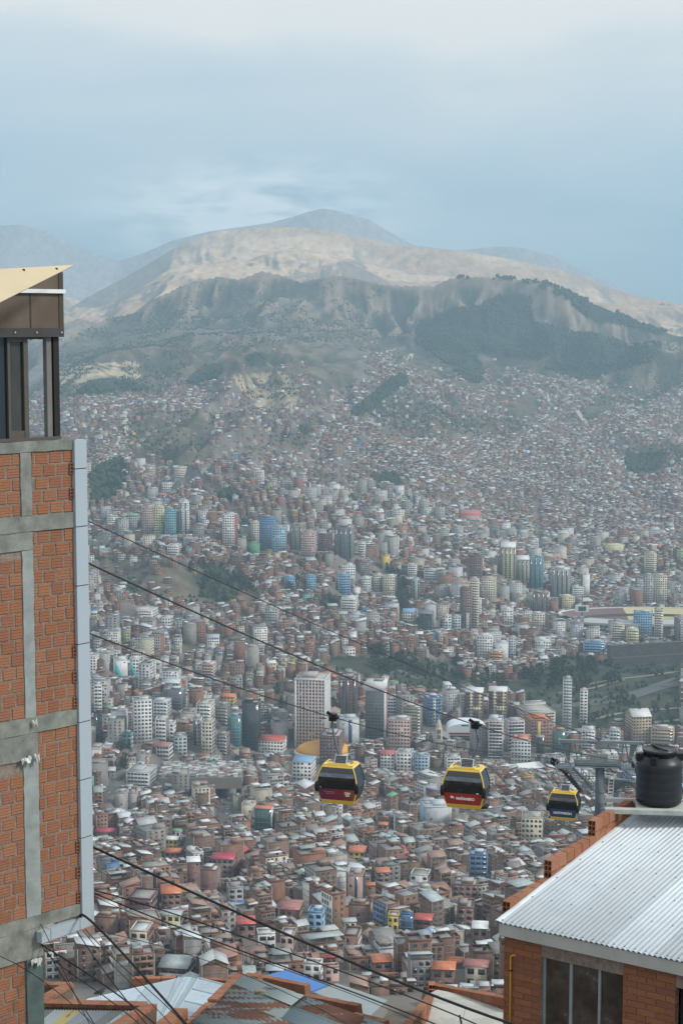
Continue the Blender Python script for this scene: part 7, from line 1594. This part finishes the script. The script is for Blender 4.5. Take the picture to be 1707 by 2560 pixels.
def person(pos, yaw, coat, label, lean=0.0, s=1.0):
    J = {'pel': (0, 0, .0, .15), 'sp': (0, .0, .22, .15), 'ch': (0, -lean * .5, .42, .17), 'nk': (0, -lean, .56, .06), 'hd': (0, -lean - .02, .70, .10), 'tp': (0, -lean - .02, .80, .075),
         'sl': (-.20, -lean * .5, .47, .07), 'el': (-.25, -.06, .22, .05), 'hl': (-.14, -.28, .14, .04), 'sr': (.20, -lean * .5, .47, .07), 'er': (.25, -.06, .22, .05), 'hr': (.14, -.28, .14, .04),
         'kl': (-.12, -.42, .03, .075), 'fl': (-.12, -.42, -.38, .05), 'tl': (-.12, -.56, -.42, .04), 'kr': (.12, -.42, .03, .075), 'fr': (.12, -.42, -.38, .05), 'tr': (.12, -.56, -.42, .04)}
    E = 'pel-sp sp-ch ch-nk nk-hd hd-tp ch-sl sl-el el-hl ch-sr sr-er er-hr pel-kl kl-fl fl-tl pel-kr kr-fr fr-tr'.split(); names = list(J)
    me = bpy.data.meshes.new('body'); me.from_pydata([J[k][:3] for k in names], [tuple(names.index(v) for v in e_.split('-')) for e_ in E], [])
    o = bpy.data.objects.new('person', me); COL.objects.link(o); md = o.modifiers.new('skin', 'SKIN'); sv = me.skin_vertices[0].data
    for i, k in enumerate(names): sv[i].radius = (J[k][3],) * 2; sv[i].use_root = (i == 0)
    o.modifiers.new('sub', 'SUBSURF').levels = 1; bpy.context.view_layer.update(); m2 = bpy.data.meshes.new_from_object(o.evaluated_get(bpy.context.evaluated_depsgraph_get())); bpy.data.objects.remove(o)
    m2.name = 'person'; m2.materials.clear(); m2.materials.append(coat); m2.materials.append(plain('skin_tone', (.30, .17, .11), .6)); m2.materials.append(plain('dark_hair', (.02, .016, .014), .7))
    for f in m2.polygons:
        f.use_smooth = True; c = f.center
        if c.z > .60: f.material_index = 2 if (c.z > .76 or c.y > -lean) else 1
    o = bpy.data.objects.new('person', m2); o.location = pos; o.rotation_euler = (0, 0, yaw); o.scale = (s,) * 3; link(o); tag(o, label, 'person')
Mx = Matrix.Translation(b2) @ Matrix.Rotation(YAW, 4, 'Z')
person(Mx @ Vector((-.32, .12, .72)), YAW, plain('grey_coat', (.10, .11, .12), .8), 'seated passenger in a grey coat, middle of the red banner cabin', 0.02)
person(Mx @ Vector((.42, .12, .70)), YAW, plain('dark_green_coat', (.05, .07, .06), .8), 'seated passenger in a dark coat at the right of the red banner cabin', .05)
person(Mx @ Vector((-.86, .12, .62)), YAW, plain('navy_coat', (.05, .06, .10), .8), 'shorter seated passenger at the left of the red banner cabin', .0, .92)
# ------------------------------------------------------------------ overhead wires close to the viewer
def wire(pts, r, label, sag=0.0, n=18):
    p = [P(*a) for a in pts]; out = []
    t_ = np.linspace(0, 1, len(p)); tt = np.linspace(0, 1, n); deg = min(3, len(p) - 1)
    cs = [np.polyfit(t_, np.array([v[k] for v in p]), min(deg, 3)) for k in range(3)]
    for f in tt: v = Vector([float(np.polyval(c, f)) for c in cs]); v.z -= sag * 4 * f * (1 - f); out.append(v)
    bm = bmesh.new(); tube(bm, out, r, 6); tag(mk('overhead_wire', bm, M_BLK), label, 'wire', 'overhead wires in front of the houses')
wire([(150, 2080, 23), (239, 2120, 22.5), (442, 2214, 21.6), (617, 2292, 21), (782, 2365, 20.4), (960, 2435, 19.8), (1124, 2508, 19.2), (1300, 2566, 18.6)], .0165, 'thick black cable sagging from the brick building to the lower right')
wire([(200, 2292, 22), (238, 2311, 21.5), (300, 2378, 21), (420, 2506, 20), (475, 2570, 19.6)], .016, 'thick black wire dropping steeply to the bluish white roof')
wire([(104, 2362, 21.4), (210, 2428, 20.8), (321, 2506, 20), (410, 2580, 19.4)], .010, 'wire from the base of the cladding band, thickest of the low bundle')
wire([(104, 2362, 21.5), (160, 2420, 21), (260, 2490, 20), (380, 2590, 19)], .0065, 'thin wire running just under the thickest of the low bundle')
wire([(115, 2370, 21.4), (150, 2430, 21), (198, 2501, 20.4), (245, 2575, 19.8)], .0065, 'steep wire falling left of the low bundle')
wire([(193, 2328, 21.8), (250, 2412, 21), (311, 2493, 20.4), (380, 2575, 19.8)], .0075, 'wire from the cladding corner passing the yard wall')
wire([(213, 2322, 22), (300, 2410, 21.4), (400, 2500, 20.6), (470, 2572, 20)], .006, 'upper wire of the pair crossing above the bluish white roof')
wire([(208, 2326, 22), (290, 2420, 21.2), (380, 2510, 20.4), (450, 2590, 19.8)], .005, 'lower wire of the pair crossing above the bluish white roof')
wire([(102, 2310, 21.5), (128, 2360, 21.2), (160, 2430, 20.6), (205, 2520, 20), (240, 2590, 19.5)], .005, 'leftmost thin wire hanging from the beam')
wire([(235, 2224, 23), (420, 2282, 22.4), (640, 2355, 21.8), (960, 2459, 20.8), (1167, 2558, 20), (1230, 2590, 19.8)], .0085, 'uppermost of the long thin wires crossing the lower city')
wire([(235, 2232, 23), (400, 2300, 22.4), (597, 2374, 21.8), (800, 2450, 21.2), (1000, 2525, 20.6), (1120, 2575, 20.2)], .009, 'second of the long thin wires crossing the lower city')
wire([(235, 2240, 23), (420, 2318, 22.4), (640, 2398, 21.8), (860, 2478, 21), (1080, 2572, 20.2)], .0045, 'third and faintest of the long thin wires')
wire([(235, 2326, 22), (420, 2370, 21.6), (560, 2420, 21), (760, 2500, 20.4), (900, 2580, 19.8)], .0045, 'thin wire crossing above the patched rusty roof')
wire([(0, 2390, 20), (90, 2440, 20), (180, 2510, 19.6), (260, 2590, 19.2)], .0055, 'thin wire low in the bottom left corner')
wire([(75, 850, 21.6), (97, 843, 23)], .004, 'short wire seen through the rooftop room opening')
# ------------------------------------------------------------------ haze: the valley air, one closed even box round everything
def make_haze():
    bm = bmesh.new()
    x, y0, y1, z0, z1 = 6700, -60, 12500, -140, 1230
    vs = [bm.verts.new((a, b, c)) for a in (-x, x) for b in (y0, y1) for c in (z0, z1)]
    bmesh.ops.convex_hull(bm, input=vs)
    me = bpy.data.meshes.new('haze'); bm.to_mesh(me)
    m = bpy.data.materials.new('valley_air'); m.use_nodes = True; t = m.node_tree; t.nodes.clear()
    o = N(t, 'ShaderNodeOutputMaterial'); v = N(t, 'ShaderNodeVolumePrincipled')
    v.inputs['Color'].default_value = HAZE_COL; v.inputs['Density'].default_value = HAZE_D; v.inputs['Anisotropy'].default_value = 0.0
    t.links.new(v.outputs[0], o.inputs['Volume']); me.materials.append(m)
    tag(link(bpy.data.objects.new('haze', me)), 'thin blue grey haze filling the valley air', kind='stuff')
HAZE_COL = (.52, .725, .85, 1); HAZE_D = 1.08e-4
make_haze()
